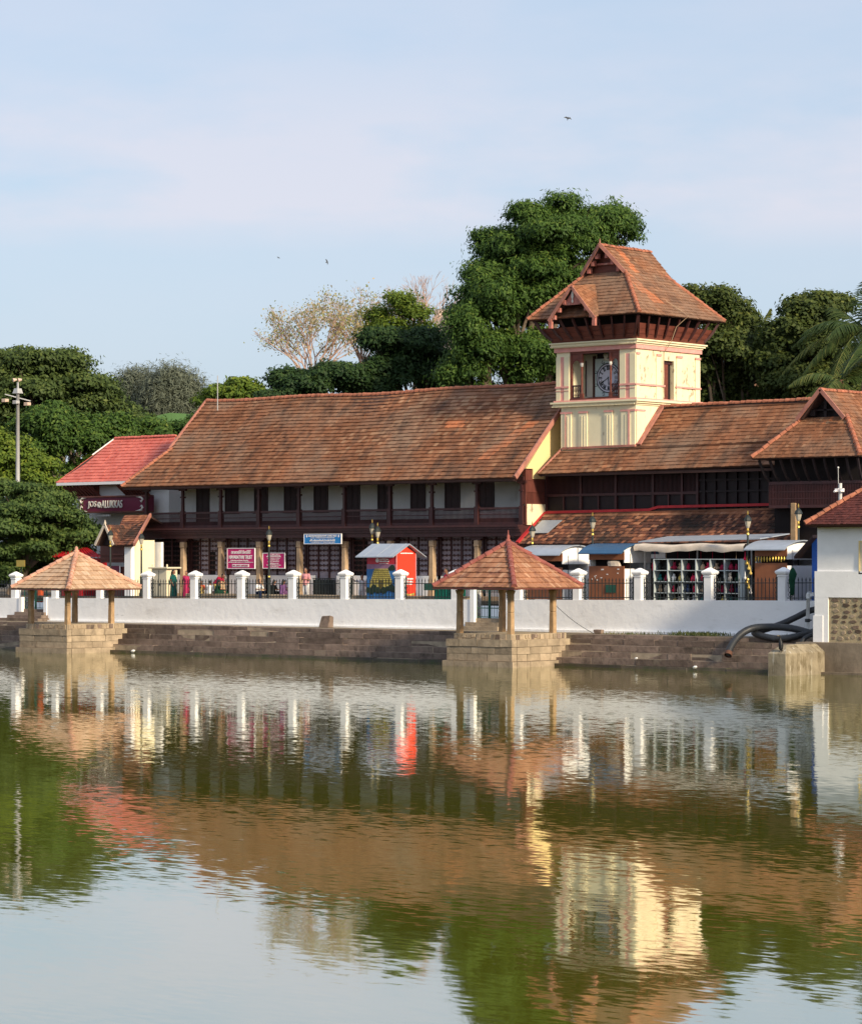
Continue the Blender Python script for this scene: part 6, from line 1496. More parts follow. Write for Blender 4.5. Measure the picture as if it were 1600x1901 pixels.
# a wire from the pavilion post to the terrace
p0, p1 = Vector((7.55, .3, 3.0)), Vector((A(1102, 1170, 2.2)[0], 2.2, 1.52)); m_ = MB(); m_.tube([p0.lerp(p1, t_) + Vector((0, 0, -.12 * math.sin(math.pi * t_))) for t_ in np.linspace(0, 1, 8)], .014, 5); solo('stay_wire', m_, 'iron', 'thin dark wire from the pavilion post down to the terrace', 'wire')
# ---- distant things
p = W(815, 590, 420); t = thing('distant_tower_block', 'far beige apartment tower glimpsed behind the trees', 'building', (p.x, p.y, GZ))
z1 = W(815, 573, 420).z
m_ = MB(); m_.box(p.x - .9, p.x + .1, p.y, p.y + 4, GZ, z1); m_.box(p.x + .35, p.x + 2.2, p.y, p.y + 4, GZ, z1 - 1.3); part('wall', m_, 'far_wall', t)
for k in range(4):
    for s in range(2): m_ = MB(); m_.box(p.x + .5 + s * .8, p.x + .95 + s * .8, p.y - .05, p.y - .002, z1 - 2.6 - k * 1.6, z1 - 1.9 - k * 1.6); part('window', m_, 'shutter', t)
m_ = MB(); m_.tube([(p.x + 1.2, p.y + 1, z1 - 1.3), (p.x + 1.2, p.y + 1, z1 + 1.6)], .07, 5); part('antenna', m_, 'steel', t)
# green netting roof on the hillside
p = W(318, 800, 225); t = thing('netting_shed', 'shed covered by a curved sheet of green netting among the trees', 'shed', (p.x, p.y, GZ))
m_ = MB(); pr_ = [(268, 806), (276, 785), (292, 771), (315, 766), (345, 768), (372, 772), (385, 800), (385, 806)]
m_.prism([W(a, b, 225) for a, b in pr_], Vector((-SU, CU, 0)) * 14); part('netting', m_, 'net_green', t)
m_ = MB()
for a in (272, 325, 380): q = W(a, 806, 226); m_.tube([(q.x, q.y, GZ), (q.x, q.y, q.z)], .12, 6)
part_split('post', m_, 'steel', t)
xm, ym, zm = W(404, 748, 172); m_ = MB(); m_.tube([(xm, ym, 14.3), (xm, ym, W(404, 697, 172).z)], .03, 6); solo('lightning_rod', m_, 'steel', 'thin rod standing at the far end of the long tiled ridge from the tower', 'rod')
m_ = MB(); q = W(1164, 430, 158); m_.tube([(q.x, q.y, 20), (q.x, q.y, q.z)], .016, 5); solo('roof_antenna', m_, 'iron', 'thin dark rod rising behind the clock tower ridge', 'rod')
# birds in the air
def bird(px, py, d, span, ang, label):
    c = W(px, py, d); t = thing('flying_bird', label, 'bird', tuple(c), None)
    r_ = Vector((CU, SU, 0)); u_ = Vector((0, 0, 1)); f_ = Vector((-SU, CU, 0)); ax = (r_ * math.cos(ang) + u_ * math.sin(ang)); pe = (u_ * math.cos(ang) - r_ * math.sin(ang))
    m_ = MB(); m_.tube([c - ax * span * .28, c - ax * span * .12, c + ax * span * .08, c + ax * span * .2], [span * .015, span * .06, span * .06, span * .015], 7); part('body', m_, 'bird_grey', t, True)
    for s in (-1, 1):
        m_ = MB(); w1 = c + pe * (s * span * .25) + u_ * span * .08 + f_ * s * .1; w2 = c + pe * (s * span * .5) - ax * span * .1 + u_ * span * .05
        vs = [c + ax * span * .1, w1 + ax * span * .1, w2, w1 - ax * span * .08, c - ax * span * .08]; m_.prism(vs, f_ * .02); part('wing', m_, 'bird_grey', t)
bird(1054, 219, 300, .9, R(75), 'dark bird flying highest over the big tree')
bird(607, 486, 320, .75, R(20), 'small dark bird gliding above the bare trees')
bird(517, 478, 330, .45, R(60), 'tiniest dark bird, above the thinly leaved tan tree')
# ================================================================== PLANTS
def leaves_mesh(name, pos, nrm, size, rnd, asp=0.42, droop=0.0):
    """one folded leaf per row: pos (n,3), nrm (n,3), size (n,)"""
    n = len(pos)
    nrm = nrm / np.maximum(np.linalg.norm(nrm, axis=1, keepdims=True), 1e-6)
    ref = rng.normal(size=(n, 3)); ref[:, 2] -= droop
    ax = ref - nrm * (ref * nrm).sum(1, keepdims=True); ax /= np.maximum(np.linalg.norm(ax, axis=1, keepdims=True), 1e-6)
    sd = np.cross(nrm, ax); L_ = size[:, None]
    v = np.stack([pos - ax * L_ * .5, pos + sd * L_ * asp * .5 - nrm * L_ * .08, pos + ax * L_ * .5, pos - sd * L_ * asp * .5 - nrm * L_ * .08], 1).reshape(-1, 3)
    me = bpy.data.meshes.new(name)
    me.vertices.add(4 * n); me.loops.add(4 * n); me.polygons.add(n)
    me.vertices.foreach_set('co', v.ravel()); me.loops.foreach_set('vertex_index', np.arange(4 * n, dtype=np.int32))
    me.polygons.foreach_set('loop_start', np.arange(0, 4 * n, 4, dtype=np.int32))
    at = me.attributes.new('rnd', 'FLOAT', 'FACE'); at.data.foreach_set('value', np.clip(rnd, 0, 1).astype(np.float32))
    me.update(calc_edges=True); return me
def crown_points(lobes, nclump, per, csize, flat=1.0, shell=(.62, 1.06)):
    """lobes: (centre, rx, ry, rz); clumps of leaves spread through the outer shell of each lobe"""
    vol = np.array([l[1] * l[3] for l in lobes]); prob = vol / vol.sum()
    P, N_, RN = [], [], []
    cnt = rng.multinomial(nclump, prob)
    for (c, rx, ry, rz), k in zip(lobes, cnt):
        d = rng.normal(size=(k, 3)); d /= np.linalg.norm(d, axis=1, keepdims=True); d[:, 2] = np.where(d[:, 2] < -.35, -d[:, 2] * .6, d[:, 2])
        r = shell[0] + (shell[1] - shell[0]) * rng.random(k) ** .6 + np.where(rng.random(k) < .16, rng.uniform(.05, .30, k), 0)
        cen = np.array(c) + d * r[:, None] * np.array([rx, ry, rz])
        cs = csize * rng.uniform(.6, 1.35, k); tone = rng.uniform(0, 1, k)
        off = np.clip(rng.normal(size=(k, per, 3)), -1.7, 1.7) * np.array([1, 1, .62 * flat]) * cs[:, None, None] * .55
        p = cen[:, None, :] + off
        nn = d[:, None, :] * .55 + off / np.maximum(cs[:, None, None], .01) * .8 + rng.normal(size=(k, per, 3)) * .38 + np.array([0, 0, .45])
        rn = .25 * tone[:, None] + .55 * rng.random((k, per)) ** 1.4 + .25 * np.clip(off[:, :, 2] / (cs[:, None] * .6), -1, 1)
        P.append(p.reshape(-1, 3)); N_.append(nn.reshape(-1, 3)); RN.append(rn.ravel())
    return np.concatenate(P), np.concatenate(N_), np.concatenate(RN)
def limb_mesh(mb, base, lobes, r0, wig=.6, nsub=3):
    base = Vector(base); top = sum((Vector(l[0]) for l in lobes), Vector()) / len(lobes)
    fork = base.lerp(Vector((base.x * .5 + top.x * .5, base.y * .5 + top.y * .5, base.z + (top.z - base.z) * .45)), .9)
    mb.tube([base, base.lerp(fork, .5) + Vector((random.uniform(-.2, .2), 0, 0)), fork], [r0, r0 * .82, r0 * .7], 9)
    for c, rx, ry, rz in lobes:
        c = Vector(c); mid = fork.lerp(c, .5) + Vector((random.uniform(-wig, wig), random.uniform(-wig, wig), random.uniform(0, wig)))
        mb.tube([fork, mid, c], [r0 * .5, r0 * .34, r0 * .16], 7)
        for _ in range(nsub):
            d = Vector((random.gauss(0, 1), random.gauss(0, 1), random.gauss(.4, .7))).normalized(); e = c + Vector((d.x * rx, d.y * ry, d.z * rz)) * .85
            m2 = mid.lerp(c, random.random()); mb.tube([m2, m2.lerp(e, .55) + Vector((0, 0, .1 * rz)), e], [r0 * .2, r0 * .12, r0 * .03], 5)
def sublobes(lobes, k=15, s=(.22, .42)):
    out = []
    for c, rx, ry, rz in lobes:
        out.append((c, rx * .62, ry * .62, rz * .62))
        for _ in range(k):
            d = rng.normal(size=3); d /= np.linalg.norm(d); d[2] = abs(d[2]) if rng.random() < .7 else d[2]
            r = rng.uniform(.55, .88); q = rng.uniform(*s)
            out.append((tuple(np.array(c) + d * r * np.array([rx, ry, rz])), rx * q, ry * q, rz * q * .9))
    return out
def tree(name, label, lobes_px, depth, leafm, nclump, per, csize, lsize, asp=.42, droop=0, flat=1, r0=.35, base_px=None, zsq=1.0, dspread=2.0, shell=(.62, 1.06), group=None):
    lobes = []
    for i, l in enumerate(lobes_px):
        px, py, rx, ry = l[:4]; d = depth + (l[4] if len(l) > 4 else random.uniform(-dspread, dspread))
        k = d / F; lobes.append((tuple(W(px, py, d)), rx * k, rx * k, ry * k))
    bpx = base_px if base_px else sum(l[0] for l in lobes_px) / len(lobes_px)
    b = W(bpx, 1040, depth); b.z = GZ
    t = thing(name, label, 'tree', tuple(b), group)
    mb = MB(); limb_mesh(mb, b, lobes, r0); part('trunk', mb, 'trunk', t, True)
    P, N_, RN = crown_points(sublobes(lobes), int(nclump * 1.25), per, csize * .8, flat, shell)
    # irregular hollows between the boughs
    keep = np.ones(len(P), bool)
    for c, rx, ry, rz in lobes:
        for _ in range(9):
            d = rng.normal(size=3); d /= np.linalg.norm(d); v = np.array(c) + d * rng.uniform(.7, 1.05) * np.array([rx, ry, rz]); rad = rng.uniform(.14, .27) * min(rx, rz * 1.3)
            keep &= ((P - v) ** 2 * np.array([1, 1, 1.6])).sum(1) > rad * rad
    P, N_, RN = P[keep], N_[keep], RN[keep]
    sz = lsize * rng.uniform(.65, 1.25, len(P))
    me = leaves_mesh('crown', P - np.array(b), N_, sz, RN, asp, droop)
    put('crown', me, leafm, t)
    return t
# the great mango tree behind the clock tower
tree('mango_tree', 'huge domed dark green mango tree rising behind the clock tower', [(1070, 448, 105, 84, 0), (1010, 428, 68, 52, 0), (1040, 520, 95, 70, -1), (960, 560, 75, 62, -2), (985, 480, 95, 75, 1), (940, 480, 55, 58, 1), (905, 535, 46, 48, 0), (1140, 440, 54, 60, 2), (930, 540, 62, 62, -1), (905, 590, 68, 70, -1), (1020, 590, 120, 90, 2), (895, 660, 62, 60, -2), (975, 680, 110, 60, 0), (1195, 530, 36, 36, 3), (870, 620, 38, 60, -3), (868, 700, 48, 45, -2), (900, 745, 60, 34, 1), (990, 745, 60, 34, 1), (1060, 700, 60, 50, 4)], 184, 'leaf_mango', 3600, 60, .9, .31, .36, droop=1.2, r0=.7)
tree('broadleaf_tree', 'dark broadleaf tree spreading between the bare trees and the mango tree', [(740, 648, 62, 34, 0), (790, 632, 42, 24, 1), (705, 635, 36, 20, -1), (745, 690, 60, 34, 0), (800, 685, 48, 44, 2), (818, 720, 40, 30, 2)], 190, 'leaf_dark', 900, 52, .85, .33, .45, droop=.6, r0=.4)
tree('bushy_tree', 'olive green bushy tree just above the long ridge', [(620, 706, 50, 34, 0), (570, 720, 46, 30, 0), (530, 715, 30, 28, 1), (660, 712, 46, 34, 1), (540, 745, 60, 22, 0), (690, 725, 44, 26, 1)], 188, 'leaf_dark', 900, 46, .75, .31, .5, r0=.3)
tree('light_green_tree', 'yellow green leafy tree behind the dark broadleaf crown', [(742, 562, 34, 22, 0), (702, 592, 30, 20, 1), (768, 590, 34, 24, 0), (722, 612, 44, 20, 0), (790, 612, 24, 14, 1)], 205, 'leaf_bright', 210, 40, .85, .28, .4, r0=.25, base_px=745)
tree('rounded_bush_tree', 'small bright green tree peeping over the ridge near the green netting', [(440, 728, 34, 22, 0), (470, 735, 26, 16, 0), (410, 732, 24, 18, 0), (392, 745, 20, 18, 1), (490, 745, 16, 10, 1)], 196, 'leaf_bright', 300, 36, .7, .36, .5, r0=.2)
# trees right of the tower
tree('evergreen_tree', 'olive evergreen tree beside the sunlit tower wall', [(1330, 580, 48, 48, 0), (1290, 560, 36, 30, 0), (1375, 610, 34, 44, 1), (1340, 660, 66, 60, 0), (1300, 700, 40, 50, 1), (1390, 690, 44, 56, 1), (1320, 755, 60, 40, 2), (1400, 755, 60, 40, 2)], 178, 'leaf_olive', 1100, 48, .8, .31, .5, droop=-.4, r0=.35)
tree('round_leaf_tree', 'dark round leaved tree between the evergreen and the coconut palm', [(1505, 585, 48, 44, 0), (1545, 580, 34, 36, 1), (1465, 620, 44, 40, 0), (1510, 650, 70, 54, 0), (1440, 680, 50, 56, 1), (1550, 690, 60, 50, 1), (1480, 720, 70, 36, 0), (1480, 765, 80, 40, 1), (1570, 750, 60, 40, 2)], 175, 'leaf_olive', 1350, 48, .78, .31, .6, droop=-.3, r0=.35)
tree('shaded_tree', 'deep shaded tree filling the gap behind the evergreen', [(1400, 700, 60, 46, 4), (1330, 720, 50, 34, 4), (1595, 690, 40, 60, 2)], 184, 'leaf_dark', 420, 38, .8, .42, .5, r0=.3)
# trees at the left
tree('rain_tree', 'wide layered rain tree with dark flattened crown above the light mast', [(40, 680, 72, 36, 0), (110, 690, 62, 34, 1), (160, 718, 50, 28, 0), (60, 730, 90, 40, 0), (185, 750, 42, 34, 1), (-20, 700, 60, 50, 0), (130, 770, 80, 36, 2), (20, 790, 70, 50, 1), (220, 780, 50, 26, 3), (250, 795, 44, 22, 3)], 222, 'leaf_rain', 1900, 52, 1.15, .38, .5, flat=.8, r0=.6, dspread=2.5)
tree('shaded_tree', 'mid green tree with pale branches behind the red roof', [(95, 800, 62, 50, 0), (150, 830, 66, 48, 1), (205, 810, 50, 40, 2), (70, 850, 60, 44, 0), (235, 825, 40, 30, 3), (170, 870, 60, 30, 1), (280, 800, 40, 22, 4), (300, 812, 40, 18, 4), (345, 800, 30, 14, 4), (372, 785, 18, 14, 5)], 210, 'leaf_mango', 1150, 48, .95, .36, .45, r0=.4)
tree('yellow_green_tree', 'sunlit yellow green tree beside the light mast', [(18, 850, 52, 44, 0), (60, 880, 46, 36, 0), (5, 900, 46, 40, 0), (95, 905, 34, 26, 1), (-10, 830, 30, 30, 0)], 198, 'leaf_bright', 800, 46, .8, .33, .5, r0=.3)
tree('spreading_tree', 'low spreading tree with fanned leafy layers behind the pale tiled pavilion', [(30, 912, 56, 16, 0), (85, 930, 44, 14, 0), (50, 952, 66, 20, -1), (120, 962, 34, 16, 0), (150, 976, 30, 13, 1), (20, 985, 60, 22, -1), (80, 990, 50, 18, 1), (135, 1002, 46, 16, 0), (172, 990, 30, 11, 1), (60, 1022, 70, 20, 0), (0, 1030, 50, 26, 0), (130, 1026, 44, 14, 1), (15, 1060, 44, 22, 1), (75, 950, 70, 40, 2)], 176, 'leaf_layer', 1600, 50, .85, .28, .45, droop=.3, flat=.65, r0=.4, dspread=2.0, base_px=20)
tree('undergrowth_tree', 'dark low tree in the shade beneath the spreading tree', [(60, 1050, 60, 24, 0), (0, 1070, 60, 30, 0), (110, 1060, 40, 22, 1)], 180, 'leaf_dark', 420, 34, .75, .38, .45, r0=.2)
# casuarinas: grey feathery crowns
def casuarina(lobes_px, depth, label):
    lobes = [(tuple(W(px, py, depth)), rx * depth / F, rx * depth / F, ry * depth / F) for px, py, rx, ry in lobes_px]
    b = W(sum(l[0] for l in lobes_px) / len(lobes_px), 1040, depth); b.z = GZ
    t = thing('casuarina_tree', label, 'tree', tuple(b), 'grey casuarina trees on the skyline'); mb = MB(); limb_mesh(mb, b, lobes, .3, .8, 6); part('trunk', mb, 'trunk', t, True)
    P, N_, RN = crown_points(lobes, 800, 40, 1.4, 1.3, (.3, 1.05)); me = leaves_mesh('crown', P - np.array(b), N_, .62 * rng.uniform(.5, 1.3, len(P)), RN, .13, .9); put('crown', me, 'leaf_grey', t)
casuarina([(255, 728, 30, 36), (240, 750, 24, 30), (275, 755, 22, 30)], 262, 'smaller feathery grey casuarina next to the rain tree')
casuarina([(320, 720, 34, 36), (345, 740, 30, 34), (300, 745, 26, 34), (318, 765, 40, 26)], 258, 'larger feathery grey casuarina above the green netting')
# bare, thinly leaved trees
def bare_tree(px, base_py, top_py, width, depth, label, leafy, levels=6, n0=7, straw='leaf_straw'):
    b = W(px, base_py, depth); k = depth / F; H_ = (base_py - top_py) * k
    t = thing('bare_tree', label, 'tree', (b.x, b.y, GZ), 'bare trees behind the long roof'); mb = MB(); tips = []
    mb.tube([(b.x, b.y, GZ), (b.x, b.y, b.z)], [.3, .22], 8)
    rvec = Vector((CU, SU, 0)); fvec = Vector((-SU, CU, 0))
    def grow(p, d, l, r, lev, side=False):
        m = p + d * l * .5 + Vector((random.gauss(0, .05), random.gauss(0, .05), random.gauss(0, .03))) * l; q = p + d * l + Vector((random.gauss(0, .06), random.gauss(0, .06), 0)) * l
        mb.tube([p, m, q], [r, r * .85, r * .68], 5 if lev > 1 else 7, False)
        if lev >= 2: tips.append(q); tips.append(m)
        if lev == levels: return
        if lev < levels - 1 and random.random() < .8:
            dd = (d * .8 + rvec * random.gauss(0, .5) + fvec * random.gauss(0, .5) + Vector((0, 0, random.uniform(-.1, .3)))).normalized(); grow(m, dd, l * random.uniform(.5, .75), r * .45, lev + 2 if lev + 2 <= levels else levels)
        for _ in range(random.choice((2, 2, 3)) if lev < levels - 1 else 3):
            dd = (d + rvec * random.gauss(0, .40) + fvec * random.gauss(0, .34) + Vector((0, 0, random.uniform(-.1, .25)))).normalized(); grow(q, dd, l * random.uniform(.58, .78), r * .6, lev + 1)
    for i in range(n0):
        s = (i + .5) / n0 * 2 - 1; d = (rvec * (s * width * k / H_ * 1.5) + fvec * random.uniform(-.35, .35) + Vector((0, 0, 1))).normalized(); grow(Vector((b.x, b.y, b.z)), d, H_ * .34 * random.uniform(.8, 1.1), .075, 0)
    part('branches', mb, 'twig', t)
    if leafy:
        T_ = np.array([tuple(v) for v in tips]); keep_ = rng.random(len(T_)) < .45; T_ = T_[keep_]; idx = rng.choice(len(T_), leafy); P = T_[idx] + rng.normal(size=(leafy, 3)) * .28; me = leaves_mesh('crown', P - np.array((b.x, b.y, GZ)), rng.normal(size=(leafy, 3)) + np.array([0, 0, .4]), .21 * rng.uniform(.6, 1.3, leafy), rng.random(leafy), .5, .3); put('crown', me, straw, t)
bare_tree(582, 715, 548, 104, 204, 'widest thinly leaved tan tree with many fine branches', 3200, 4, 12)
bare_tree(672, 690, 530, 52, 208, 'straw coloured thin tree in the middle of the bare group', 2000, 4, 8)
bare_tree(775, 660, 508, 60, 212, 'leafless pinkish tree nearest the mango tree', 0, 4, 9)
# coconut palms
def palm(px, py, depth, label, n=17, L_=4.6, trunk=True, up=0.2):
    c = W(px, py, depth); t = thing('coconut_palm', label, 'tree', (c.x, c.y, GZ), 'coconut palms behind the hall')
    if trunk:
        m_ = MB(); pts = [Vector((c.x + .5 * (1 - q) ** 2, c.y, GZ + (c.z - GZ) * q)) for q in np.linspace(0, 1, 9)]; m_.tube(pts, [.26 - .08 * q for q in np.linspace(0, 1, 9)], 9); part('trunk', m_, 'palm_trunk', t, True)
    for i in range(n):
        az = 2 * math.pi * i / n * 2.4 + random.uniform(-.2, .2); el = up + random.uniform(-.5, .95); d = Vector((math.cos(az), math.sin(az), 0)); l = L_ * random.uniform(.8, 1.1)
        pts = []; 
        for q in np.linspace(0, 1, 9): pts.append(c + d * (l * q * math.cos(el) * (1 - .12 * q)) + Vector((0, 0, l * (q * math.sin(el) - .55 * q * q * (1.0 if el < .6 else .45)))))
        m_ = MB(); m_.tube(pts, [.05 - .04 * q for q in np.linspace(0, 1, 9)], 4, False)
        s = d.cross(Vector((0, 0, 1)))
        tone = random.uniform(.1, .9)
        for j in range(44):
            q = .1 + .9 * j / 43; f_ = q * 8; a = min(7, int(f_)); p = pts[a].lerp(pts[a + 1], f_ - a); tg = (pts[a + 1] - pts[a]).normalized(); ll = (.95 * math.sin(math.pi * (.15 + .8 * q)) + .15) * L_ / 4.6
            for sg in (-1, 1):
                e = p + (s * sg * .75 + tg * .55 + Vector((0, 0, -.42 - random.uniform(0, .35)))).normalized() * ll; m0 = p.lerp(e, .45) + Vector((0, 0, .07)); w_ = tg * .035
                m_.add([p - w_, p + w_, m0 + w_ * 1.1, m0 - w_ * 1.1, e], [(0, 1, 2, 3), (3, 2, 4)], min(1, max(0, tone + random.uniform(-.25, .25))))
        part('frond', m_, 'leaf_palm', t)
palm(1604, 612, 166, 'tall coconut palm with long arching fronds above the gabled hall', 28, 5.0)
palm(1560, 705, 158, 'lower coconut palm with fronds sweeping over the gabled hall roof', 15, 4.3, True, .1)
palm(1402, 640, 186, 'distant palm whose fronds rise between two dark trees', 7, 3.2, True, 1.0)
# grass on the terrace
def grass(xa, xb, ya, yb, n, h, z=1.5):
    P = np.stack([rng.normal((xa + xb) / 2, (xb - xa) / 4, n), rng.uniform(ya, yb, n), np.full(n, z)], 1); P[:, 2] += h * .3 * rng.random(n); return P
P = np.concatenate([grass(A(1240, 0, 2.6)[0], A(1345, 0, 2.6)[0], 2.1, 3.3, 900, .4), grass(A(1130, 0, 2.6)[0], A(1220, 0, 2.6)[0], 2.1, 3.0, 150, .1), grass(19, 21, 3.3, 3.8, 200, .4)])
nn = rng.normal(size=(len(P), 3)) * np.array([1, 1, .15]); me = leaves_mesh('weeds', P + np.array([0, 0, .03]), nn, .24 * rng.random(len(P)) ** 1.5 + .06, rng.random(len(P)), .16, -3.0)
o = put('weeds', me, 'grass', None); o['kind'] = 'stuff'; o['label'] = 'weedy green grass on the stone terrace below the wall'; o['category'] = 'grass'

# ================================================================== PEOPLE
def fuse(name, mb, vox):
    me = mb.mesh(name); ob = bpy.data.objects.new(name, me); COL.objects.link(ob)
    md = ob.modifiers.new('r', 'REMESH'); md.mode = 'VOXEL'; md.voxel_size = vox
    ms = ob.modifiers.new('s', 'SMOOTH'); ms.factor = .5; ms.iterations = 3
    dg = bpy.context.evaluated_depsgraph_get(); r_ = bpy.data.meshes.new_from_object(ob.evaluated_get(dg)); bpy.data.objects.remove(ob)
    r_.polygons.foreach_set('use_smooth', [True] * len(r_.polygons)); return r_
def person(x, y, z, label, pose, face, top, bottom, scale=1.0, saree=False, hairlen=0.0, group=None):
    """local frame: the person faces -y; face = rotation about z"""
    t = thing('person', label, 'person', (x, y, z), group, face); t.scale = (scale,) * 3
    V = Vector
    if pose in ('stand', 'folded', 'reach'):
        pel, ch, nk, hd = V((0, 0, .92)), V((0, .01, 1.28)), V((0, .01, 1.42)), V((0, -.02, 1.56))
        kn = [V((s * .10, -.03, .50)) for s in (-1, 1)]; an = [V((s * .10, .02, .08)) for s in (-1, 1)]
    elif pose == 'bend':
        pel, ch, nk, hd = V((0, .12, .90)), V((0, -.16, 1.16)), V((0, -.27, 1.24)), V((0, -.38, 1.30))
        kn = [V((s * .10, .0, .48)) for s in (-1, 1)]; an = [V((s * .10, .06, .08)) for s in (-1, 1)]
    else:
        pel, ch, nk, hd = V((0, 0, .44)), V((0, -.06, .80)), V((0, -.10, .94)), V((0, -.14, 1.07))
        kn = [V((s * .15, -.45, .48)) for s in (-1, 1)]; an = [V((s * .14, -.42, .08)) for s in (-1, 1)]
    sh = [ch + V((s * .18, 0, .06)) for s in (-1, 1)]
    if pose == 'stand': el = [s_ + V((k * .06, .02, -.28)) for s_, k in zip(sh, (-1, 1))]; wr = [e + V((-k * .02, -.10, -.22)) for e, k in zip(el, (-1, 1))]
    elif pose == 'folded': el = [s_ + V((k * .08, -.02, -.27)) for s_, k in zip(sh, (-1, 1))]; wr = [e + V((-k * .22, -.17, .03)) for e, k in zip(el, (-1, 1))]
    elif pose == 'reach': el = [sh[0] + V((-.20, -.1, .02)), sh[1] + V((.06, 0, -.28))]; wr = [el[0] + V((-.2, -.06, .14)), el[1] + V((0, -.1, -.2))]
    elif pose == 'bend': el = [s_ + V((k * .05, -.10, -.22)) for s_, k in zip(sh, (-1, 1))]; wr = [e + V((-k * .04, -.16, -.10)) for e, k in zip(el, (-1, 1))]
    else: el = [s_ + V((k * .08, -.10, -.22)) for s_, k in zip(sh, (-1, 1))]; wr = [e + V((-k * .05, -.20, -.02)) for e, k in zip(el, (-1, 1))]
    b = MB()
    b.tube([pel + V((0, 0, -.06)), pel, pel.lerp(ch, .5), ch, ch + V((0, 0, .08))], [.11, .15, .125, .155, .09], 10); b.tube([ch, nk, hd], [.07, .052, .05], 8)
    b.sphere(hd + V((0, 0, .02)), .078, .098, .118, 12, 9); b.sphere(hd + V((0, -.10, -.005)), .016, .022, .026, 6, 5); b.sphere(hd + V((0, -.075, -.075)), .04, .035, .03, 8, 5)
    for k in (-1, 1): b.sphere(hd + V((k * .08, .01, .01)), .012, .022, .032, 6, 5)
    for i in range(2):
        k = (-1, 1)[i]; hip = pel + V((k * .09, 0, -.03))
        b.tube([hip, hip.lerp(kn[i], .5), kn[i]], [.09, .078, .058], 9); b.tube([kn[i], kn[i].lerp(an[i], .35), an[i]], [.056, .058, .034], 9); b.sphere(kn[i], .058, n=8, m=6); b.tube([an[i] + V((0, .03, -.02)), an[i] + V((0, -.10, -.045)), an[i] + V((0, -.18, -.055))], [.035, .036, .02], 7)
        b.sphere(sh[i], .062, n=8, m=6); b.tube([ch + V((0, 0, .06)), sh[i]], [.07, .058], 8); b.tube([sh[i], el[i]], [.052, .040], 8); b.sphere(el[i], .040, n=7, m=5); b.tube([el[i], wr[i]], [.038, .026], 8)
        d = (wr[i] - el[i]).normalized(); sd = d.cross(V((0, 0, 1))); sd = sd.normalized() if sd.length > .2 else V((1, 0, 0)); up = sd.cross(d)
        palm_c = wr[i] + d * .045; b.tube([wr[i], palm_c, palm_c + d * .035], [.026, .036, .034], 8)
        for f_ in range(4):
            o_ = sd * ((f_ - 1.5) * .021); l = (.062, .072, .068, .052)[f_]; p0 = palm_c + d * .035 + o_; p1 = p0 + d * l * .55 - up * .008; p2 = p1 + d * l * .4 - up * .024; b.tube([p0 - d * .02, p0, p1, p2], [.010, .010, .009, .007], 6)
        th = palm_c - d * .01 + sd * (-k * .034); b.tube([th, th + d * .03 + sd * (-k * .02), th + d * .055 + sd * (-k * .018)], [.012, .011, .008], 6)
    put('body', fuse('body', b, .0125), 'skin', t)
    # clothing
    def wrapm(chain, n=12): m_ = MB(); m_.tube([c for c, r in chain], [r for c, r in chain], n); return m_
    m_ = MB(); m_.tube([pel + V((0, 0, -.12)), pel, pel.lerp(ch, .5), ch, ch + V((0, 0, .10))], [.165, .175, .155, .18, .085], 12)
    for i in range(2): m_.tube([ch + V((0, 0, .05)), sh[i], sh[i].lerp(el[i], .75 if saree else .95)], [.075, .074, .056], 9)
    o = put('blouse' if saree else 'shirt', fuse('top', m_, .02), top, t)
    m_ = MB()
    if saree or pose == 'skirt':
        if pose in ('stand', 'folded', 'reach'): m_.loft([((0, .0, .03), .25, .22), ((0, 0, .12), .24, .21), ((0, 0, .5), .20, .18), ((0, 0, .85), .19, .165), ((0, 0, 1.02), .165, .14)], 20)
        elif pose == 'bend': m_.loft([((0, .05, .05), .24, .22), ((0, .03, .5), .2, .19), ((0, .08, .88), .2, .2), ((0, .0, 1.0), .16, .14)], 18)
        else: m_.tube([pel + V((0, .02, .08)), pel + V((0, -.05, .0)), V((0, -.28, .46)), V((0, -.46, .42)), V((0, -.47, .10))], [.18, .22, .21, .2, .24], 14)
        # pleats
        for j, v_ in enumerate(m_.v):
            a_ = math.atan2(v_[1], v_[0]); f_ = 1 + .05 * math.sin(a_ * 11) * max(0, .9 - v_[2]); m_.v[j] = (v_[0] * f_, v_[1] * f_, v_[2])
        o = put('saree', m_.mesh('saree', smooth=True), bottom, t)
        m_ = MB(); s0 = sh[0] + V((.02, -.05, .06)); pts = [pel + V((.15, -.12, .06)), ch + V((.05, -.16, -.06)), s0, s0 + V((-.02, .12, -.06)), ch + V((-.12, .17, -.3)), pel + V((-.14, .19, -.10))]
        for a, c in zip(pts[:-1], pts[1:]): m_.bar(a, c, .17, .03, (0, -1, .3))
        put('saree_drape', fuse('drape', m_, .02), bottom, t)
    else:
        m_.tube([pel + V((0, 0, .05)), pel + V((0, 0, -.06))], [.16, .165], 12)
        for i in range(2):
            hip = pel + V(((-1, 1)[i] * .09, 0, -.03)); m_.tube([hip, hip.lerp(kn[i], .5), kn[i]], [.108, .096, .08], 10); m_.sphere(kn[i], .078, n=8, m=6); m_.tube([kn[i], kn[i].lerp(an[i], .5), an[i] + V((0, 0, .02))], [.078, .072, .066], 10)
        put('trousers', fuse('trousers', m_, .02), bottom, t)
    m_ = MB(); m_.sphere(hd + V((0, .025, .05)), .09, .10, .105, 12, 8)
    if hairlen: m_.tube([hd + V((0, .09, .03)), hd + V((0, .13, -.12)), hd + V((0, .14, -.12 - hairlen))], [.07, .06, .03], 8)
    put('hair', fuse('hair', m_, .016), 'hair', t)
    m_ = MB()
    for k in (-1, 1): m_.sphere(hd + V((k * .032, -.088, .02)), .013, .010, .009, 6, 5)
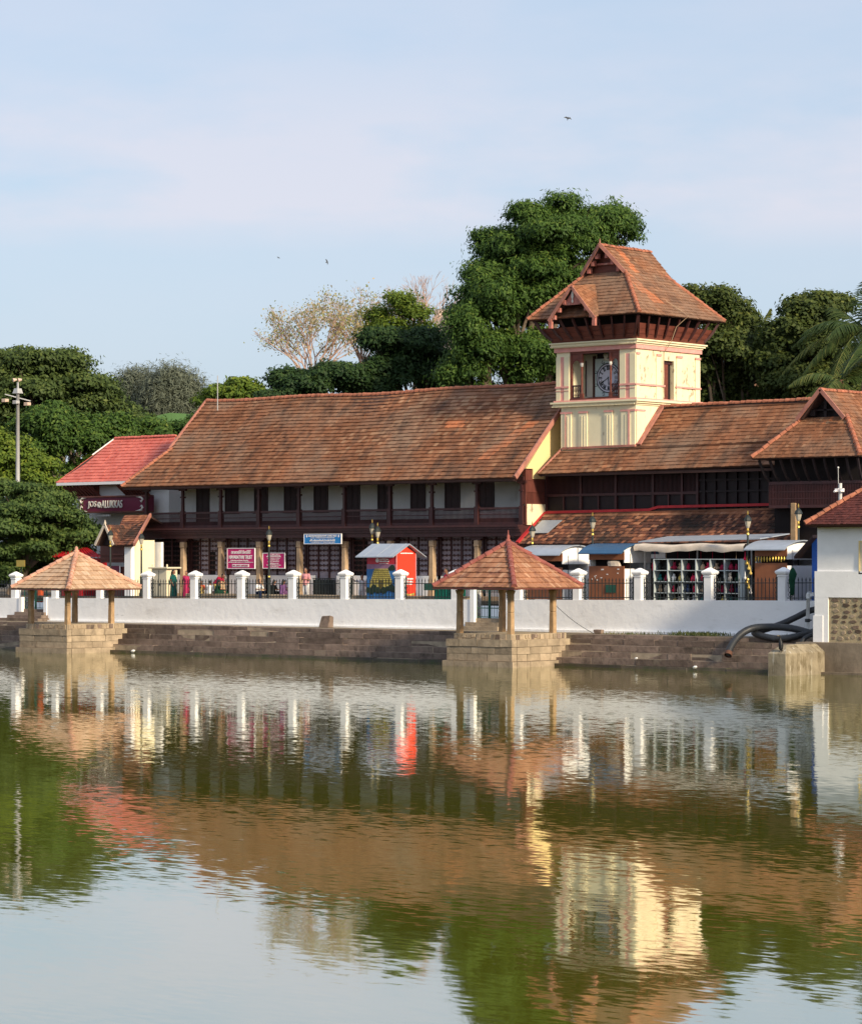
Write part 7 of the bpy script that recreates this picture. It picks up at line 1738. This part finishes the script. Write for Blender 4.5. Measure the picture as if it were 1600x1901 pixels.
    put('eyes', m_.mesh('eyes'), 'eye_white', t)
    m_ = MB(); m_.sphere(hd + V((0, -.099, -.05)), .025, .008, .007, 8, 4); put('mouth', m_.mesh('mouth'), 'cloth_maroon', t)
    return t
def P_at(px, y): return A(px, 0, y)[0]
TOC = R(40)      # towards the camera
g_ = 'people on the street behind the railing'
person(P_at(322, 7.3), 7.3, GZ, 'woman standing in a dark green saree, seen side on', 'stand', R(110), 'cloth_green', 'cloth_green', 1.0, True, .25, g_)
person(P_at(346, 7.0), 7.0, GZ, 'woman standing in a magenta saree beside a white pillar', 'stand', R(20), 'cloth_magenta', 'cloth_magenta', .96, True, .1, g_)
person(P_at(404, 7.6), 7.6, GZ, 'person in a red top and yellow trousers bending forward', 'bend', R(100), 'cloth_red', 'cloth_yellow', 1.02, False, .0, g_)
person(P_at(403, 6.6), 6.6, GZ, 'person in dark green sitting on the ledge with back to the pond', 'sit', R(150), 'cloth_darkgreen', 'cloth_darkgreen', .95, True, .2, g_)
person(P_at(389, 6.6), 6.6, GZ, 'person in a white shirt sitting on the ledge', 'sit', R(200), 'cloth_white', 'cloth_tan', .9, False, .0, g_)
person(P_at(374, 6.9), 6.9, GZ, 'person in orange sitting at the edge of a pillar', 'sit', R(30), 'cloth_orange', 'cloth_yellow', .9, True, .1, g_)
person(P_at(479, 6.6), 6.6, GZ, 'man in a white shirt and navy trousers sitting hunched', 'sit', R(80), 'cloth_white', 'cloth_navy', .98, False, .0, g_)
person(P_at(506, 6.7), 6.7, GZ, 'person in black sitting beside the one in purple', 'sit', R(170), 'cloth_black', 'cloth_black', .95, False, .15, g_)
person(P_at(524, 6.6), 6.6, GZ, 'person in purple sitting with long dark hair', 'sit', R(185), 'cloth_purple', 'cloth_purple', .97, True, .35, g_)
person(P_at(452, 6.8), 6.8, GZ, 'person in navy sitting half hidden by a pillar', 'sit', R(40), 'cloth_navy', 'cloth_navy', .92, False, .0, g_)
person(P_at(568, 7.4), 7.4, GZ, 'man in a pink shirt and white trousers with folded arms', 'folded', R(5), 'cloth_pink', 'cloth_white', 1.08, False, .0, g_)
person(P_at(672, 7.6), 7.6, GZ - .25, 'person in white stretching one arm out past the red kiosk', 'reach', R(40), 'cloth_white', 'cloth_white', 1.0, False, .0, g_)
person(P_at(829, 7.2), 7.2, GZ, 'person in a maroon top standing behind the green bin', 'stand', R(-30), 'cloth_maroon', 'cloth_navy', 1.08, False, .0, g_)
person(P_at(75, 6.0), 6.0, GZ - .3, 'woman in an orange saree beyond the gate behind the pale tiled pavilion', 'stand', R(20), 'cloth_orange', 'cloth_orange', .98, True, .2, g_)
print('objects', len(bpy.data.objects), 'faces', sum(len(o.data.polygons) for o in bpy.data.objects if o.type == 'MESH'))
